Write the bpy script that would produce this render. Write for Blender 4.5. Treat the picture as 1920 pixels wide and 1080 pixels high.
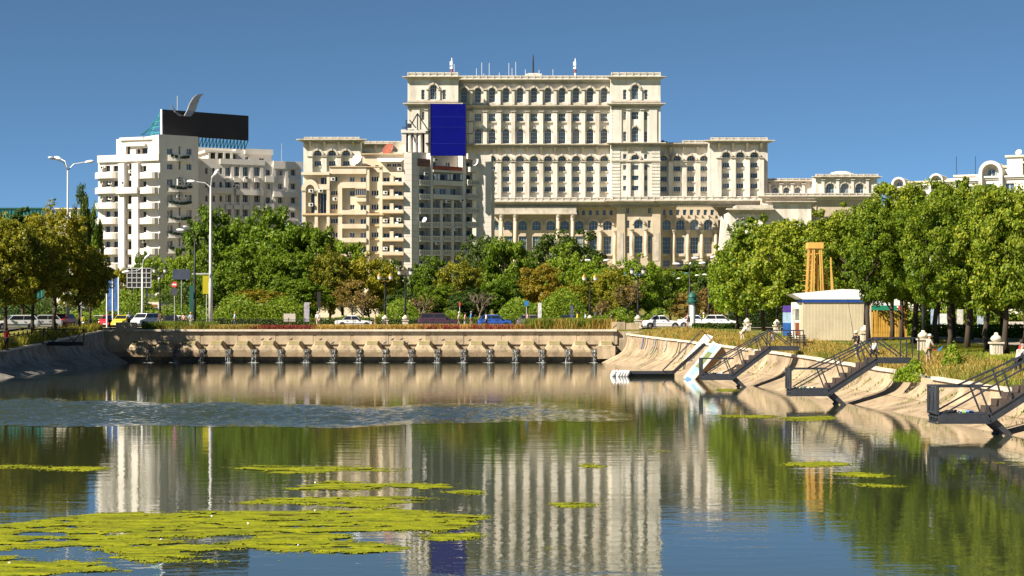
import bpy, bmesh, math, random
import numpy as np
from mathutils import Vector, Matrix, noise as mnoise
R = math.radians
for o in list(bpy.data.objects): bpy.data.objects.remove(o, do_unlink=True)
S = bpy.context.scene
COL = S.collection
# ------------------------------------------------------------------ camera
F, CX, HY, CZ = 3600.0, 960.0, 600.0, 4.5     # focal length in photo pixels, centre column, horizon row, height above water
cam = bpy.data.cameras.new('camera'); camo = bpy.data.objects.new('camera', cam); COL.objects.link(camo)
camo.location = (0, 0, CZ); camo.rotation_euler = (R(90), 0, 0)
cam.sensor_width = 36.0; cam.lens = F/1920*36.0
cam.shift_x = 0.0; cam.shift_y = (HY-540)/1920.0
cam.clip_start = 0.5; cam.clip_end = 8000
S.camera = camo
# ------------------------------------------------------------------ sky, sun, exposure
SUN_AZ, SUN_EL = 57.0, 40.0       # degrees to the left of straight behind the camera; elevation
W = bpy.data.worlds.new('World'); S.world = W; W.use_nodes = True
nt = W.node_tree; nt.nodes.clear()
sky = nt.nodes.new('ShaderNodeTexSky'); sky.sky_type = 'NISHITA'; sky.sun_disc = False
sx, sy = -math.sin(R(SUN_AZ)), -math.cos(R(SUN_AZ))
sky.sun_elevation = R(SUN_EL); sky.sun_rotation = math.atan2(sx, sy)
sky.altitude = 9000; sky.air_density = 1.0; sky.dust_density = 0.0; sky.ozone_density = 6.0
hs = nt.nodes.new('ShaderNodeHueSaturation'); hs.inputs['Saturation'].default_value = 0.93; hs.inputs['Hue'].default_value = 0.482; hs.inputs['Value'].default_value = 1.0
bg = nt.nodes.new('ShaderNodeBackground'); bg.inputs['Strength'].default_value = 0.05
wo = nt.nodes.new('ShaderNodeOutputWorld')
nt.links.new(sky.outputs[0], hs.inputs['Color']); nt.links.new(hs.outputs[0], bg.inputs[0]); nt.links.new(bg.outputs[0], wo.inputs[0])
sl = bpy.data.lights.new('sun', 'SUN'); sl.energy = 5.0; sl.angle = R(0.5); sl.color = (1.0, 0.91, 0.77)
so = bpy.data.objects.new('sun', sl); COL.objects.link(so)
sv = Vector((sx*math.cos(R(SUN_EL)), sy*math.cos(R(SUN_EL)), math.sin(R(SUN_EL))))
so.rotation_euler = sv.to_track_quat('Z', 'Y').to_euler(); so.location = (-60, -40, 80)
S.view_settings.view_transform = 'Standard'; S.view_settings.look = 'None'
S.view_settings.exposure = 1.15; S.view_settings.gamma = 1.0
S.view_settings.use_curve_mapping = False
S.render.engine = 'CYCLES'
S.cycles.max_bounces = 8; S.cycles.transparent_max_bounces = 12
# ------------------------------------------------------------------ helpers
def P(px, py, D): return Vector(((px-CX)*D/F, D, CZ+(HY-py)*D/F))
def Xp(px, D): return (px-CX)*D/F
def Zp(py, D): return CZ+(HY-py)*D/F
def lerp(a, b, t): return a+(b-a)*t
def interp(x, pts):
    if x <= pts[0][0]: return pts[0][1]
    for (a, va), (b, vb) in zip(pts, pts[1:]):
        if x <= b: return va+(vb-va)*(x-a)/(b-a)
    return pts[-1][1]
MATS = {}
def mat(name, col, rough=0.8, var=0.12, scale=0.6, metal=0.0, stretch=(1, 1, 1), bump=0.0, bscale=None, spec=0.3, col2=None, detail=6, stain=None, rnd=0.0):
    if name in MATS: return MATS[name]
    m = bpy.data.materials.new(name); m.use_nodes = True; t = m.node_tree; n = t.nodes; L = t.links
    b = n['Principled BSDF']; b.inputs['Roughness'].default_value = rough; b.inputs['Metallic'].default_value = metal
    b.inputs['Specular IOR Level'].default_value = spec
    c2 = col2 if col2 else tuple(min(1, c*(1+var)) for c in col); c1 = col if col2 else tuple(c*(1-var) for c in col)
    tc = n.new('ShaderNodeTexCoord'); mp = n.new('ShaderNodeMapping'); mp.inputs['Scale'].default_value = stretch
    L.new(tc.outputs['Object'], mp.inputs[0])
    nz = n.new('ShaderNodeTexNoise'); nz.inputs['Scale'].default_value = scale; nz.inputs['Detail'].default_value = detail; nz.inputs['Roughness'].default_value = 0.65
    L.new(mp.outputs[0], nz.inputs['Vector'])
    rp = n.new('ShaderNodeValToRGB'); rp.color_ramp.elements[0].position = 0.32; rp.color_ramp.elements[1].position = 0.68
    rp.color_ramp.elements[0].color = (*c1, 1); rp.color_ramp.elements[1].color = (*c2, 1)
    L.new(nz.outputs['Fac'], rp.inputs[0]); out = rp.outputs[0]
    if stain:      # (colour, scale, stretch, amount): streaks and dirt with a shape of their own
        sc, ssc, sst, amt = stain
        mp2 = n.new('ShaderNodeMapping'); mp2.inputs['Scale'].default_value = sst; L.new(tc.outputs['Object'], mp2.inputs[0])
        n2 = n.new('ShaderNodeTexNoise'); n2.inputs['Scale'].default_value = ssc; n2.inputs['Detail'].default_value = 8; n2.inputs['Roughness'].default_value = 0.7
        L.new(mp2.outputs[0], n2.inputs['Vector'])
        r2 = n.new('ShaderNodeValToRGB'); r2.color_ramp.elements[0].position = 0.48; r2.color_ramp.elements[1].position = 0.72
        r2.color_ramp.elements[0].color = (0, 0, 0, 1); r2.color_ramp.elements[1].color = (amt, amt, amt, 1)
        L.new(n2.outputs['Fac'], r2.inputs[0])
        mx = n.new('ShaderNodeMixRGB'); mx.inputs[2].default_value = (*sc, 1); L.new(r2.outputs[0], mx.inputs[0]); L.new(out, mx.inputs[1]); out = mx.outputs[0]
    if rnd:        # each piece slightly lighter or darker than its neighbours
        oi = n.new('ShaderNodeObjectInfo'); mr = n.new('ShaderNodeMapRange'); mr.inputs['To Min'].default_value = 1-rnd; mr.inputs['To Max'].default_value = 1+rnd*.5; L.new(oi.outputs['Random'], mr.inputs['Value'])
        vm = n.new('ShaderNodeVectorMath'); vm.operation = 'SCALE'; L.new(out, vm.inputs[0]); L.new(mr.outputs[0], vm.inputs['Scale']); out = vm.outputs[0]
    L.new(out, b.inputs['Base Color'])
    if bump:
        bn = n.new('ShaderNodeBump'); bn.inputs['Strength'].default_value = bump; bn.inputs['Distance'].default_value = 0.05
        n3 = n.new('ShaderNodeTexNoise'); n3.inputs['Scale'].default_value = bscale or scale*6; n3.inputs['Detail'].default_value = 4
        L.new(mp.outputs[0], n3.inputs['Vector']); L.new(n3.outputs['Fac'], bn.inputs['Height']); L.new(bn.outputs[0], b.inputs['Normal'])
    MATS[name] = m; return m
class MB:
    """collects shapes, then links them as one mesh object"""
    def __init__(s): s.v = []; s.f = []; s.smooth = False
    def add(s, vs, fs):
        k = len(s.v); s.v.extend([tuple(v) for v in vs]); s.f.extend([tuple(i+k for i in f) for f in fs])
    def hexa(s, p):   # p: 8 corners, bottom ring then top ring
        s.add(p, [(0, 3, 2, 1), (4, 5, 6, 7), (0, 1, 5, 4), (1, 2, 6, 5), (2, 3, 7, 6), (3, 0, 4, 7)])
    def box(s, x0, x1, y0, y1, z0, z1):
        s.hexa([(x0, y0, z0), (x1, y0, z0), (x1, y1, z0), (x0, y1, z0), (x0, y0, z1), (x1, y0, z1), (x1, y1, z1), (x0, y1, z1)])
    def tube(s, pts, rs, n=8, cap=True):
        pts = [Vector(p) for p in pts]
        if not isinstance(rs, (list, tuple)): rs = [rs]*len(pts)
        k = len(s.v); d0 = (pts[1]-pts[0]).normalized()
        a = d0.orthogonal().normalized()
        for i, p in enumerate(pts):
            d = (pts[min(i+1, len(pts)-1)]-pts[max(i-1, 0)]).normalized()
            a = (a-d*a.dot(d)); a = a.normalized() if a.length > 1e-6 else d.orthogonal().normalized(); b = d.cross(a)
            for j in range(n):
                t = 2*math.pi*j/n; s.v.append(tuple(p+(a*math.cos(t)+b*math.sin(t))*rs[i]))
        for i in range(len(pts)-1):
            for j in range(n): s.f.append((k+i*n+j, k+i*n+(j+1) % n, k+(i+1)*n+(j+1) % n, k+(i+1)*n+j))
        if cap: s.f.append(tuple(k+j for j in reversed(range(n)))); s.f.append(tuple(k+(len(pts)-1)*n+j for j in range(n)))
    def bar(s, a, b, w, h=None):   # square bar between two points
        a, b = Vector(a), Vector(b); h = h or w; d = (b-a).normalized()
        up = Vector((0, 0, 1)) if abs(d.z) < 0.95 else Vector((0, 1, 0))
        x = d.cross(up).normalized()*w/2; y = x.cross(d).normalized()*h/2
        s.hexa([a-x-y, a+x-y, b+x-y, b-x-y, a-x+y, a+x+y, b+x+y, b-x+y])
    def lathe(s, prof, c=(0, 0, 0), n=12):
        k = len(s.v)
        for r, z in prof:
            for j in range(n):
                t = 2*math.pi*j/n; s.v.append((c[0]+r*math.cos(t), c[1]+r*math.sin(t), c[2]+z))
        m = len(prof)
        for i in range(m-1):
            for j in range(n): s.f.append((k+i*n+j, k+i*n+(j+1) % n, k+(i+1)*n+(j+1) % n, k+(i+1)*n+j))
        s.f.append(tuple(k+j for j in reversed(range(n)))); s.f.append(tuple(k+(m-1)*n+j for j in range(n)))
    def prism(s, poly, y0, y1):    # polygon in x,z extruded along y
        n = len(poly); k = len(s.v)
        s.v.extend([(x, y0, z) for x, z in poly]); s.v.extend([(x, y1, z) for x, z in poly])
        s.f.append(tuple(k+i for i in range(n))); s.f.append(tuple(k+n+i for i in reversed(range(n))))
        for i in range(n): j = (i+1) % n; s.f.append((k+j, k+i, k+n+i, k+n+j))
    def mesh(s, name, m=None, smooth=None):
        me = bpy.data.meshes.new(name); me.from_pydata(s.v, [], s.f)
        if m: me.materials.append(m)
        if smooth if smooth is not None else s.smooth: me.polygons.foreach_set('use_smooth', [True]*len(me.polygons))
        me.update(); return me
    def build(s, name, m, parent=None, loc=None, rz=0, smooth=None):
        return obj(name, s.mesh(name, m, smooth), parent, loc, rz)
def fixn(me):
    bm = bmesh.new(); bm.from_mesh(me); bmesh.ops.recalc_face_normals(bm, faces=bm.faces); bm.to_mesh(me); bm.free()
FIXED = set()
def obj(name, me, parent=None, loc=None, rz=0):
    if me.name not in FIXED and len(me.polygons) < 60000 and not me.name.startswith('crown'):
        fixn(me); FIXED.add(me.name)
    o = bpy.data.objects.new(name, me); COL.objects.link(o)
    if parent: o.parent = parent
    if loc is not None: o.location = loc
    if rz: o.rotation_euler = (0, 0, rz)
    return o
def empty(name, loc=(0, 0, 0), rz=0, parent=None):
    o = bpy.data.objects.new(name, None); COL.objects.link(o); o.location = loc; o.rotation_euler = (0, 0, rz); o.empty_display_size = 0.3
    if parent: o.parent = parent
    return o
def tag(o, label=None, cat=None, group=None, kind=None):
    if label: o['label'] = label
    if cat: o['category'] = cat
    if group: o['group'] = group
    if kind: o['kind'] = kind
    return o
def copy_tree(o, parent=None):
    c = o.copy(); COL.objects.link(c); c.parent = parent
    for ch in list(o.children): copy_tree(ch, c)
    return c
class Face:
    """a wall plane: origin on the ground plan, direction along the wall; px/py place things by rays onto that plane"""
    def __init__(s, root, px, D, deg): s.root = root; s.c = Vector((Xp(px, D), D)); s.th = R(deg); s.t = Vector((math.cos(s.th), math.sin(s.th))); s.n = Vector((math.sin(s.th), -math.cos(s.th))); s.o = root.location
    def u(s, px): k = (px-CX)/F; return (k*s.c.y-s.c.x)/(s.t.x-k*s.t.y)
    def z(s, px, py): return Zp(py, s.c.y+s.u(px)*s.t.y)
    def pt(s, u, d, z): p = s.c+s.t*u+s.n*d; return Vector((p.x-s.o.x, p.y-s.o.y, z-s.o.z))
    def box(s, mb, u0, u1, d0, d1, z0, z1):
        mb.hexa([s.pt(u0, d1, z0), s.pt(u1, d1, z0), s.pt(u1, d0, z0), s.pt(u0, d0, z0), s.pt(u0, d1, z1), s.pt(u1, d1, z1), s.pt(u1, d0, z1), s.pt(u0, d0, z1)])
    def pbox(s, mb, x0, x1, y0, y1, d0, d1):   # pixel box: columns x0..x1, rows y0 (top)..y1
        xm = (x0+x1)/2; s.box(mb, s.u(x0), s.u(x1), d0, d1, s.z(xm, y1), s.z(xm, y0))
    def part(s, name, m, x0, x1, y0, y1, d0, d1): b = MB(); s.pbox(b, x0, x1, y0, y1, d0, d1); return b.build(name, m, s.root)
    def cornice(s, name, m, u0, u1, z0, z1, d0, proj, steps=3, ends=True):
        b = MB(); h = (z1-z0)/steps
        for i in range(steps):
            e = proj*(i+1)/steps; s.box(b, u0-(e if ends else 0), u1+(e if ends else 0), d0-0.2, d0+e, z0+h*i, z0+h*(i+1)-(0.002 if i < steps-1 else 0))
        return b.build(name, m, s.root)
def arch_pts(uc, w, zt, n=10):     # semicircle from left spring to right spring
    r = w/2; return [(uc-r*math.cos(math.pi*i/n), zt-r+r*math.sin(math.pi*i/n)) for i in range(n+1)]
def wall(face, name, m, u0, u1, z0, z1, ops, d=0.0, rev=0.6):
    """wall sheet with real openings and reveals; ops: (uc, width, z bottom, z top, arched)"""
    b = MB()
    us = sorted(set([u0, u1]+[o[0]-o[1]/2 for o in ops]+[o[0]+o[1]/2 for o in ops])); zs = sorted(set([z0, z1]+[o[2] for o in ops]+[o[3] for o in ops]))
    us = [u for u in us if u0-1e-6 <= u <= u1+1e-6]; zs = [z for z in zs if z0-1e-6 <= z <= z1+1e-6]
    for i in range(len(us)-1):
        uc = (us[i]+us[i+1])/2; oc = [o for o in ops if abs(uc-o[0]) < o[1]/2]; run = None
        for j in range(len(zs)-1):
            zc = (zs[j]+zs[j+1])/2; hole = any(o[2] < zc < o[3] for o in oc)
            if not hole and run is None: run = zs[j]
            if (hole or j == len(zs)-2) and run is not None:
                e = zs[j] if hole else zs[j+1]
                b.add([face.pt(us[i], d, run), face.pt(us[i+1], d, run), face.pt(us[i+1], d, e), face.pt(us[i], d, e)], [(0, 1, 2, 3)]); run = None
    for uc, w, zb, zt, ar in ops:
        r = w/2; L_, R_ = uc-r, uc+r; sp = zt-r if ar else zt
        ring = [(L_, zb)]+(arch_pts(uc, w, zt) if ar else [(L_, zt), (R_, zt)])+[(R_, zb)]
        for (a, za), (c, zc) in zip(ring, ring[1:]+ring[:1]):
            b.add([face.pt(a, d, za), face.pt(c, d, zc), face.pt(c, d-rev, zc), face.pt(a, d-rev, za)], [(0, 1, 2, 3)])
        if ar:
            ap = arch_pts(uc, w, zt)
            for (a, za), (c, zc) in zip(ap, ap[1:]):
                b.add([face.pt(a, d, za), face.pt(c, d, zc), face.pt(c, d, zt), face.pt(a, d, zt)], [(0, 1, 2, 3)])
    me = b.mesh(name, m); FIXED.add(me.name)
    bm = bmesh.new(); bm.from_mesh(me); bmesh.ops.remove_doubles(bm, verts=bm.verts, dist=1e-4); bm.to_mesh(me); bm.free()
    return obj(name, me, face.root)
WIN = {}
def window(face, uc, w, zb, zt, ar=False, cols=2, rows=2, d=-0.45, fm=None, gm=None, fw=0.16, name='window', half=False):
    """pane at the back of an opening with its frame and glazing bars; alike windows share their meshes"""
    fm = fm or M_frame; gm = gm or M_glass; h = zt-zb
    key = (round(w, 1), round(h, 1), ar, cols, rows, fm.name, gm.name, fw)
    if key not in WIN:
        w2 = key[0]; h2 = key[1]; g = MB(); r = w2/2
        ring = [(-r, 0)]+([(x, z) for x, z in arch_pts(0, w2, h2)] if ar else [(-r, h2), (r, h2)])+[(r, 0)]
        g.prism(ring, 0.0, 0.08); gme = g.mesh('window', gm)
        f = MB()
        for (a, za), (c, zc) in zip(ring, ring[1:]+ring[:1]): f.bar((a, -0.02, za), (c, -0.02, zc), fw, fw)
        for i in range(1, cols): x = -r+w2*i/cols; zz = h2-(r-math.sqrt(max(0, r*r-x*x)) if ar else 0); f.box(x-fw*.4, x+fw*.4, -0.06, -0.005, 0, zz)
        for j in range(1, rows): z = h2*j/rows; hw = r if not ar or z < h2-r else math.sqrt(max(0, r*r-(z-h2+r)**2)); f.box(-hw, hw, -0.064, -0.009, z-fw*.4, z+fw*.4)
        WIN[key] = (gme, f.mesh('window_frame', fm))
    gme, fme = WIN[key]
    o = obj(name, gme, face.root, face.pt(uc, d, zb), face.th); obj('frame', fme, o); return o
# ------------------------------------------------------------------ materials
M_glass = bpy.data.materials.new('window_glass'); M_glass.use_nodes = True
_b = M_glass.node_tree.nodes['Principled BSDF']; _b.inputs['Base Color'].default_value = (0.03, 0.06, 0.095, 1); _b.inputs['Roughness'].default_value = 0.06; _b.inputs['Specular IOR Level'].default_value = 0.8
_g = M_glass.node_tree; _oi = _g.nodes.new('ShaderNodeObjectInfo'); _rp = _g.nodes.new('ShaderNodeValToRGB'); _rp.color_ramp.elements[0].color = (0.03, 0.05, 0.07, 1); _rp.color_ramp.elements[1].color = (0.2, 0.22, 0.23, 1); _e = _rp.color_ramp.elements.new(.82); _e.color = (0.07, 0.12, 0.17, 1)
_g.links.new(_oi.outputs['Random'], _rp.inputs[0]); _g.links.new(_rp.outputs[0], _b.inputs['Base Color'])
M_glassd = mat('dark_glass', (0.02, 0.022, 0.025), 0.08, 0.3, spec=0.6)
M_frame = mat('window_frame_grey', (0.42, 0.42, 0.4), 0.6)
M_wframe = mat('window_frame_white', (0.74, 0.73, 0.7), 0.5)
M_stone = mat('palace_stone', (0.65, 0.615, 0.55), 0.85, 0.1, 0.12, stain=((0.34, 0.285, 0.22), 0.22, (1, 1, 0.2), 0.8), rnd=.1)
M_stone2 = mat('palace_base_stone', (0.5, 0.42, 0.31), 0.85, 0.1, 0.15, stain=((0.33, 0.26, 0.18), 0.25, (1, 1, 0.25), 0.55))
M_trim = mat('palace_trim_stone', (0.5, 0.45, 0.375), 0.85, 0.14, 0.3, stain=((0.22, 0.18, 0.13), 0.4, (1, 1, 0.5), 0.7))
M_white = mat('white_render', (0.66, 0.62, 0.56), 0.85, 0.06, 0.15, stain=((0.45, 0.4, 0.33), 0.5, (1, 1, 0.12), 0.4))
M_cream = mat('cream_render', (0.64, 0.555, 0.42), 0.85, 0.08, 0.15, stain=((0.45, 0.33, 0.2), 0.5, (1, 1, 0.15), 0.45))
M_cream2 = mat('pale_panel_concrete', (0.62, 0.58, 0.52), 0.85, 0.07, 0.3, stain=((0.4, 0.36, 0.3), 0.5, (1, 1, 0.15), 0.4))
M_ochre = mat('ochre_render', (0.54, 0.4, 0.24), 0.85, 0.1, 0.3)
M_conc = mat('tan_concrete', (0.47, 0.375, 0.255), 0.9, 0.12, 0.5, bump=0.3, bscale=6, stain=((0.16, 0.12, 0.075), 0.9, (1, 1, 0.35), 0.8), rnd=.15)  # tan concrete with dark streaks, for the dam wall and its end blocks
M_concd = mat('damp_concrete', (0.17, 0.145, 0.105), 0.8, 0.25, 0.8, bump=0.3, bscale=6, stain=((0.06, 0.055, 0.04), 1.2, (1, 1, 0.3), 0.8))
M_bank = mat('bank_concrete', (0.36, 0.275, 0.18), 0.9, 0.25, 0.6, bump=0.45, bscale=5, stain=((0.12, 0.075, 0.04), 0.75, (1, 1, 1.3), 0.85), rnd=.22)
M_bankd = mat('dirty_shaded_bank_concrete', (0.27, 0.25, 0.22), 0.9, 0.3, 0.7, bump=0.35, bscale=5, stain=((0.05, 0.048, 0.038), 0.8, (1, 1, 0.8), 0.9))  # dark stains, and the left bank's shade put into a darker base colour
M_cope = mat('coping_stone', (0.6, 0.53, 0.42), 0.85, 0.12, 1.0, bump=0.2, stain=((0.25, 0.22, 0.17), 1.3, (1, 1, 1), 0.5))
M_asph = mat('asphalt', (0.062, 0.058, 0.055), 0.9, 0.2, 0.7)
M_pave = mat('paving', (0.3, 0.26, 0.21), 0.9, 0.15, 0.8)
M_steel = mat('painted_dark_steel', (0.026, 0.032, 0.042), 0.45, 0.2, 2.0, spec=0.5, stain=((0.13, 0.08, 0.05), 2.5, (1, 1, 1), 0.3))
M_black = mat('black_iron', (0.02, 0.02, 0.022), 0.5, 0.2)
M_galv = mat('galvanised_pole', (0.5, 0.5, 0.49), 0.5, 0.15, 1.0, metal=0.2, stain=((0.3, 0.24, 0.18), 1.5, (1, 1, 0.2), 0.5))
M_green = mat('dark_green_paint', (0.02, 0.09, 0.065), 0.45, 0.1)
M_teal = mat('teal_steel', (0.03, 0.3, 0.25), 0.5, 0.1)
M_wood = mat('new_timber', (0.56, 0.33, 0.08), 0.7, 0.15, 2.0, stretch=(4, 4, 0.5))
M_bark = mat('bark', (0.06, 0.045, 0.032), 0.95, 0.35, 3.0, stretch=(3, 3, 0.6), bump=0.6, bscale=8)
M_whitep = mat('white_paint', (0.78, 0.78, 0.77), 0.45, 0.04)
M_gold = mat('gilded_metal', (0.5, 0.33, 0.05), 0.35, 0.1, metal=0.6)
M_lampg = mat('lamp_glass', (0.55, 0.53, 0.48), 0.2, 0.05)
M_board = mat('black_led_board', (0.022, 0.02, 0.022), 0.6, 0.15, 0.5)
M_blueb = mat('blue_board', (0.003, 0.005, 0.15), 0.7, 0.15, 0.3, spec=0.05)
M_ac = mat('air_conditioner_white', (0.68, 0.67, 0.63), 0.5, 0.05)
M_rust = mat('rusty_red', (0.28, 0.07, 0.04), 0.7, 0.2)
# ================================================================== SETTING
RW = [(-80, 20.0), (30, 20.0), (60, 19.8), (75, 19.4), (87, 19.0), (102.5, 18.2), (130, 16.5), (150, 14.6), (175, 12.2), (190, 10.7), (202.5, 9.4)]   # right waterline: distance, X
def rwx(D): return interp(D, RW)
RB = 2.9                                                     # bank foot to coping, metres
def rcz(D): return interp(D, [(0, 1.45), (87, 1.5), (102, 1.72), (130, 2.15), (150, 2.42), (195, 2.95), (206, 3.1)])
def rgz(D): return interp(D, [(0, 1.95), (95, 2.1), (136, 2.55), (150, 2.8), (200, 3.52), (214, 3.58)])
LX, LB = -40.0, 2.8
def lwx(D): return interp(D, [(0, -38.5), (147, -39.2), (190, -40.2), (203, -40.4)])
def lcz(D): return interp(D, [(0, 1.85), (150, 1.9), (161, 2.03), (200, 3.36), (206, 3.55)])
ZS = 3.6                                                     # street level behind the dam
def hillz(Y): return interp(Y, [(0, ZS), (430, ZS), (840, 24.0), (1100, 27.0), (2000, 18.0), (4500, 10.0)])
def strip_mesh(rows):      # rows of points -> grid
    b = MB(); n = len(rows[0])
    for r in rows: b.v.extend([tuple(p) for p in r])
    for i in range(len(rows)-1):
        for j in range(n-1): b.f.append((i*n+j, i*n+j+1, (i+1)*n+j+1, (i+1)*n+j))
    return b
Ds = [-80, -20, 20, 45]+[60+5*i for i in range(30)]; Ds = [d for d in Ds if d < 206]+[206.0]
g = MB()
offs = [0.0, 0.8, 2.2, 4.5, 9, 20, 45, 120, 1500]
rows = []
for D in Ds:
    c, q = rcz(D)-0.06, rgz(D); hs_ = [c, c+0.05, lerp(c, q, .5), q, q+.02, q+.03, q+.05, q+.1, q+.1]
    rows.append([(rwx(D)+RB+0.02+o, D, z) for o, z in zip(offs, hs_)])
s_ = strip_mesh(rows); g.add(s_.v, s_.f)
rows = []
for D in Ds:
    c = lcz(D)-0.06; q = max(c, lerp(c, ZS-.05, 0.0)); rows.append([(lwx(D)-LB-0.02-o, D, q+dz) for o, dz in zip(offs, [0, .02, .05, .1, .12, .15, .2, .2, .2])])
rows = [list(reversed(r)) for r in rows]
s_ = strip_mesh(rows); g.add(s_.v, s_.f)
rows = [[(X, 206.0, 1.5) for X in (-2500, -1200, -600, -300, -120, -60, -43, -20, 0, 12, 40, 80, 160, 300, 600, 1200, 2500)]]
for Y in [206.01, 214, 240, 300, 430, 500, 600, 700, 840, 1100, 1500, 2000, 3000, 4500]:
    rows.append([(X, Y, hillz(Y) if Y > 207 else 3.48) for X in (-2500, -1200, -600, -300, -120, -60, -43, -20, 0, 12, 40, 80, 160, 300, 600, 1200, 2500)])
s_ = strip_mesh(rows); g.add(s_.v, s_.f)
M_ground = mat('lawn_and_soil', (0.075, 0.105, 0.014), 0.95, 0.3, 0.35, col2=(0.23, 0.19, 0.04), bump=0.5, bscale=9)
ground = g.build('ground', M_ground); tag(ground, 'grassy ground on both banks running back to the palace hill', 'ground', kind='structure')
# --- water
wm = bpy.data.materials.new('canal_water'); wm.use_nodes = True; t = wm.node_tree; n = t.nodes; L = t.links
b = n['Principled BSDF']; b.inputs['Base Color'].default_value = (0.03, 0.038, 0.016, 1); b.inputs['Roughness'].default_value = 0.015; b.inputs['IOR'].default_value = 2.6; b.inputs['Specular IOR Level'].default_value = 0.5
tc = n.new('ShaderNodeTexCoord')
def nz(scale, st, det=3, rough=.5):
    mp = n.new('ShaderNodeMapping'); mp.inputs['Scale'].default_value = st; L.new(tc.outputs['Object'], mp.inputs[0])
    q = n.new('ShaderNodeTexNoise'); q.inputs['Scale'].default_value = scale; q.inputs['Detail'].default_value = det; q.inputs['Roughness'].default_value = rough; L.new(mp.outputs[0], q.inputs['Vector']); return q.outputs['Fac']
def mth(op, a, c=None, d=None):
    q = n.new('ShaderNodeMath'); q.operation = op
    for i, x in enumerate((a, c, d)):
        if x is None: continue
        if isinstance(x, (int, float)): q.inputs[i].default_value = x
        else: L.new(x, q.inputs[i])
    return q.outputs[0]
def sstep(x, a, c):
    q = n.new('ShaderNodeMapRange'); q.interpolation_type = 'SMOOTHSTEP'; q.inputs['From Min'].default_value = a; q.inputs['From Max'].default_value = c; L.new(x, q.inputs['Value']); return q.outputs[0]
sp = n.new('ShaderNodeSeparateXYZ'); L.new(tc.outputs['Object'], sp.inputs[0]); X_, Y_ = sp.outputs[0], sp.outputs[1]
# broken water below the spillway
spill = mth('MULTIPLY', sstep(Y_, 165, 202), 0.55)
fine = nz(3.0, (1, 1.0, 1), 3, .6); mid = nz(0.9, (0.55, 1.3, 1), 2)
rough_w = mth('MULTIPLY', spill, fine)
h = mth('ADD', mth('MULTIPLY', mid, 0.0045), mth('MULTIPLY', fine, 0.0018)); h = mth('ADD', h, mth('MULTIPLY', rough_w, 0.03))
bp = n.new('ShaderNodeBump'); bp.inputs['Strength'].default_value = 1.0; bp.inputs['Distance'].default_value = 1.0; L.new(h, bp.inputs['Height']); L.new(bp.outputs[0], b.inputs['Normal'])
wb = strip_mesh([[(X, Y, 0.0) for X in (-48, -30, -15, 0, 15, 28)] for Y in (-80, -20, 20, 60, 100, 150, 206)])
water = wb.build('water', wm); tag(water, 'still canal water mirroring the buildings', 'water', kind='structure')
# wind-ruffled patch across the canal about 78-110 m out: real wavelets
rng = np.random.default_rng(31); gx = np.arange(-41, 7, .11); gy = np.arange(76, 112, .075); X, Y = np.meshgrid(gx, gy); Hh = np.zeros(X.shape)
for k in range(26):
    wl = rng.uniform(.3, .85); th = rng.normal()*.75-math.pi/2; Hh += wl*np.sin((X*math.cos(th)+Y*math.sin(th))*2*math.pi/wl+rng.uniform(0, 6.28)+.8*np.sin(X*.3*rng.uniform(.5, 1.5)+Y*.2))
wobb = 2.2*np.sin(X*.21+.6)+1.4*np.sin(X*.47+2)+.8*np.sin(X*1.1); ramp = lambda v, a, c: np.clip((v-a)/(c-a), 0, 1)
yb = 80.5+.28*(X+40)*.35+wobb*.6; yt = 106-.16*(X+40)+wobb
env = ramp(Y, yb-1.5, yb+5)**.7*(1-ramp(Y, yt-7, yt+3))**.7*(1-ramp(X, -14, 6))*(.86+.14*np.sin(X*.5+Y*.35)*np.sin(Y*.6-X*.12))
Z = .004+env*(.06+np.clip(Hh*.0115, -.055, .09)); keep = env > .01
ny, nx = X.shape; V = np.stack([X, Y, Z], -1).reshape(-1, 3); ii = np.arange(ny*nx).reshape(ny, nx); Q = np.stack([ii[:-1, :-1], ii[:-1, 1:], ii[1:, 1:], ii[1:, :-1]], -1)[keep[:-1, :-1] & keep[1:, 1:]]
used = np.unique(Q); rem = -np.ones(len(V), int); rem[used] = np.arange(len(used)); me = bpy.data.meshes.new('ruffled_water'); V = V[used]; Q = rem[Q]
me.vertices.add(len(V)); me.vertices.foreach_set('co', V.astype(np.float32).ravel()); me.loops.add(Q.size); me.loops.foreach_set('vertex_index', Q.astype(np.int32).ravel()); me.polygons.add(len(Q)); me.polygons.foreach_set('loop_start', np.arange(0, Q.size, 4, dtype=np.int32)); me.polygons.foreach_set('loop_total', np.full(len(Q), 4, np.int32)); me.polygons.foreach_set('use_smooth', [True]*len(Q)); me.materials.append(wm); me.update(calc_edges=True); FIXED.add(me.name)
tag(obj('water', me), 'wind-ruffled band of water in the middle of the canal', 'water', kind='structure')
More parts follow.
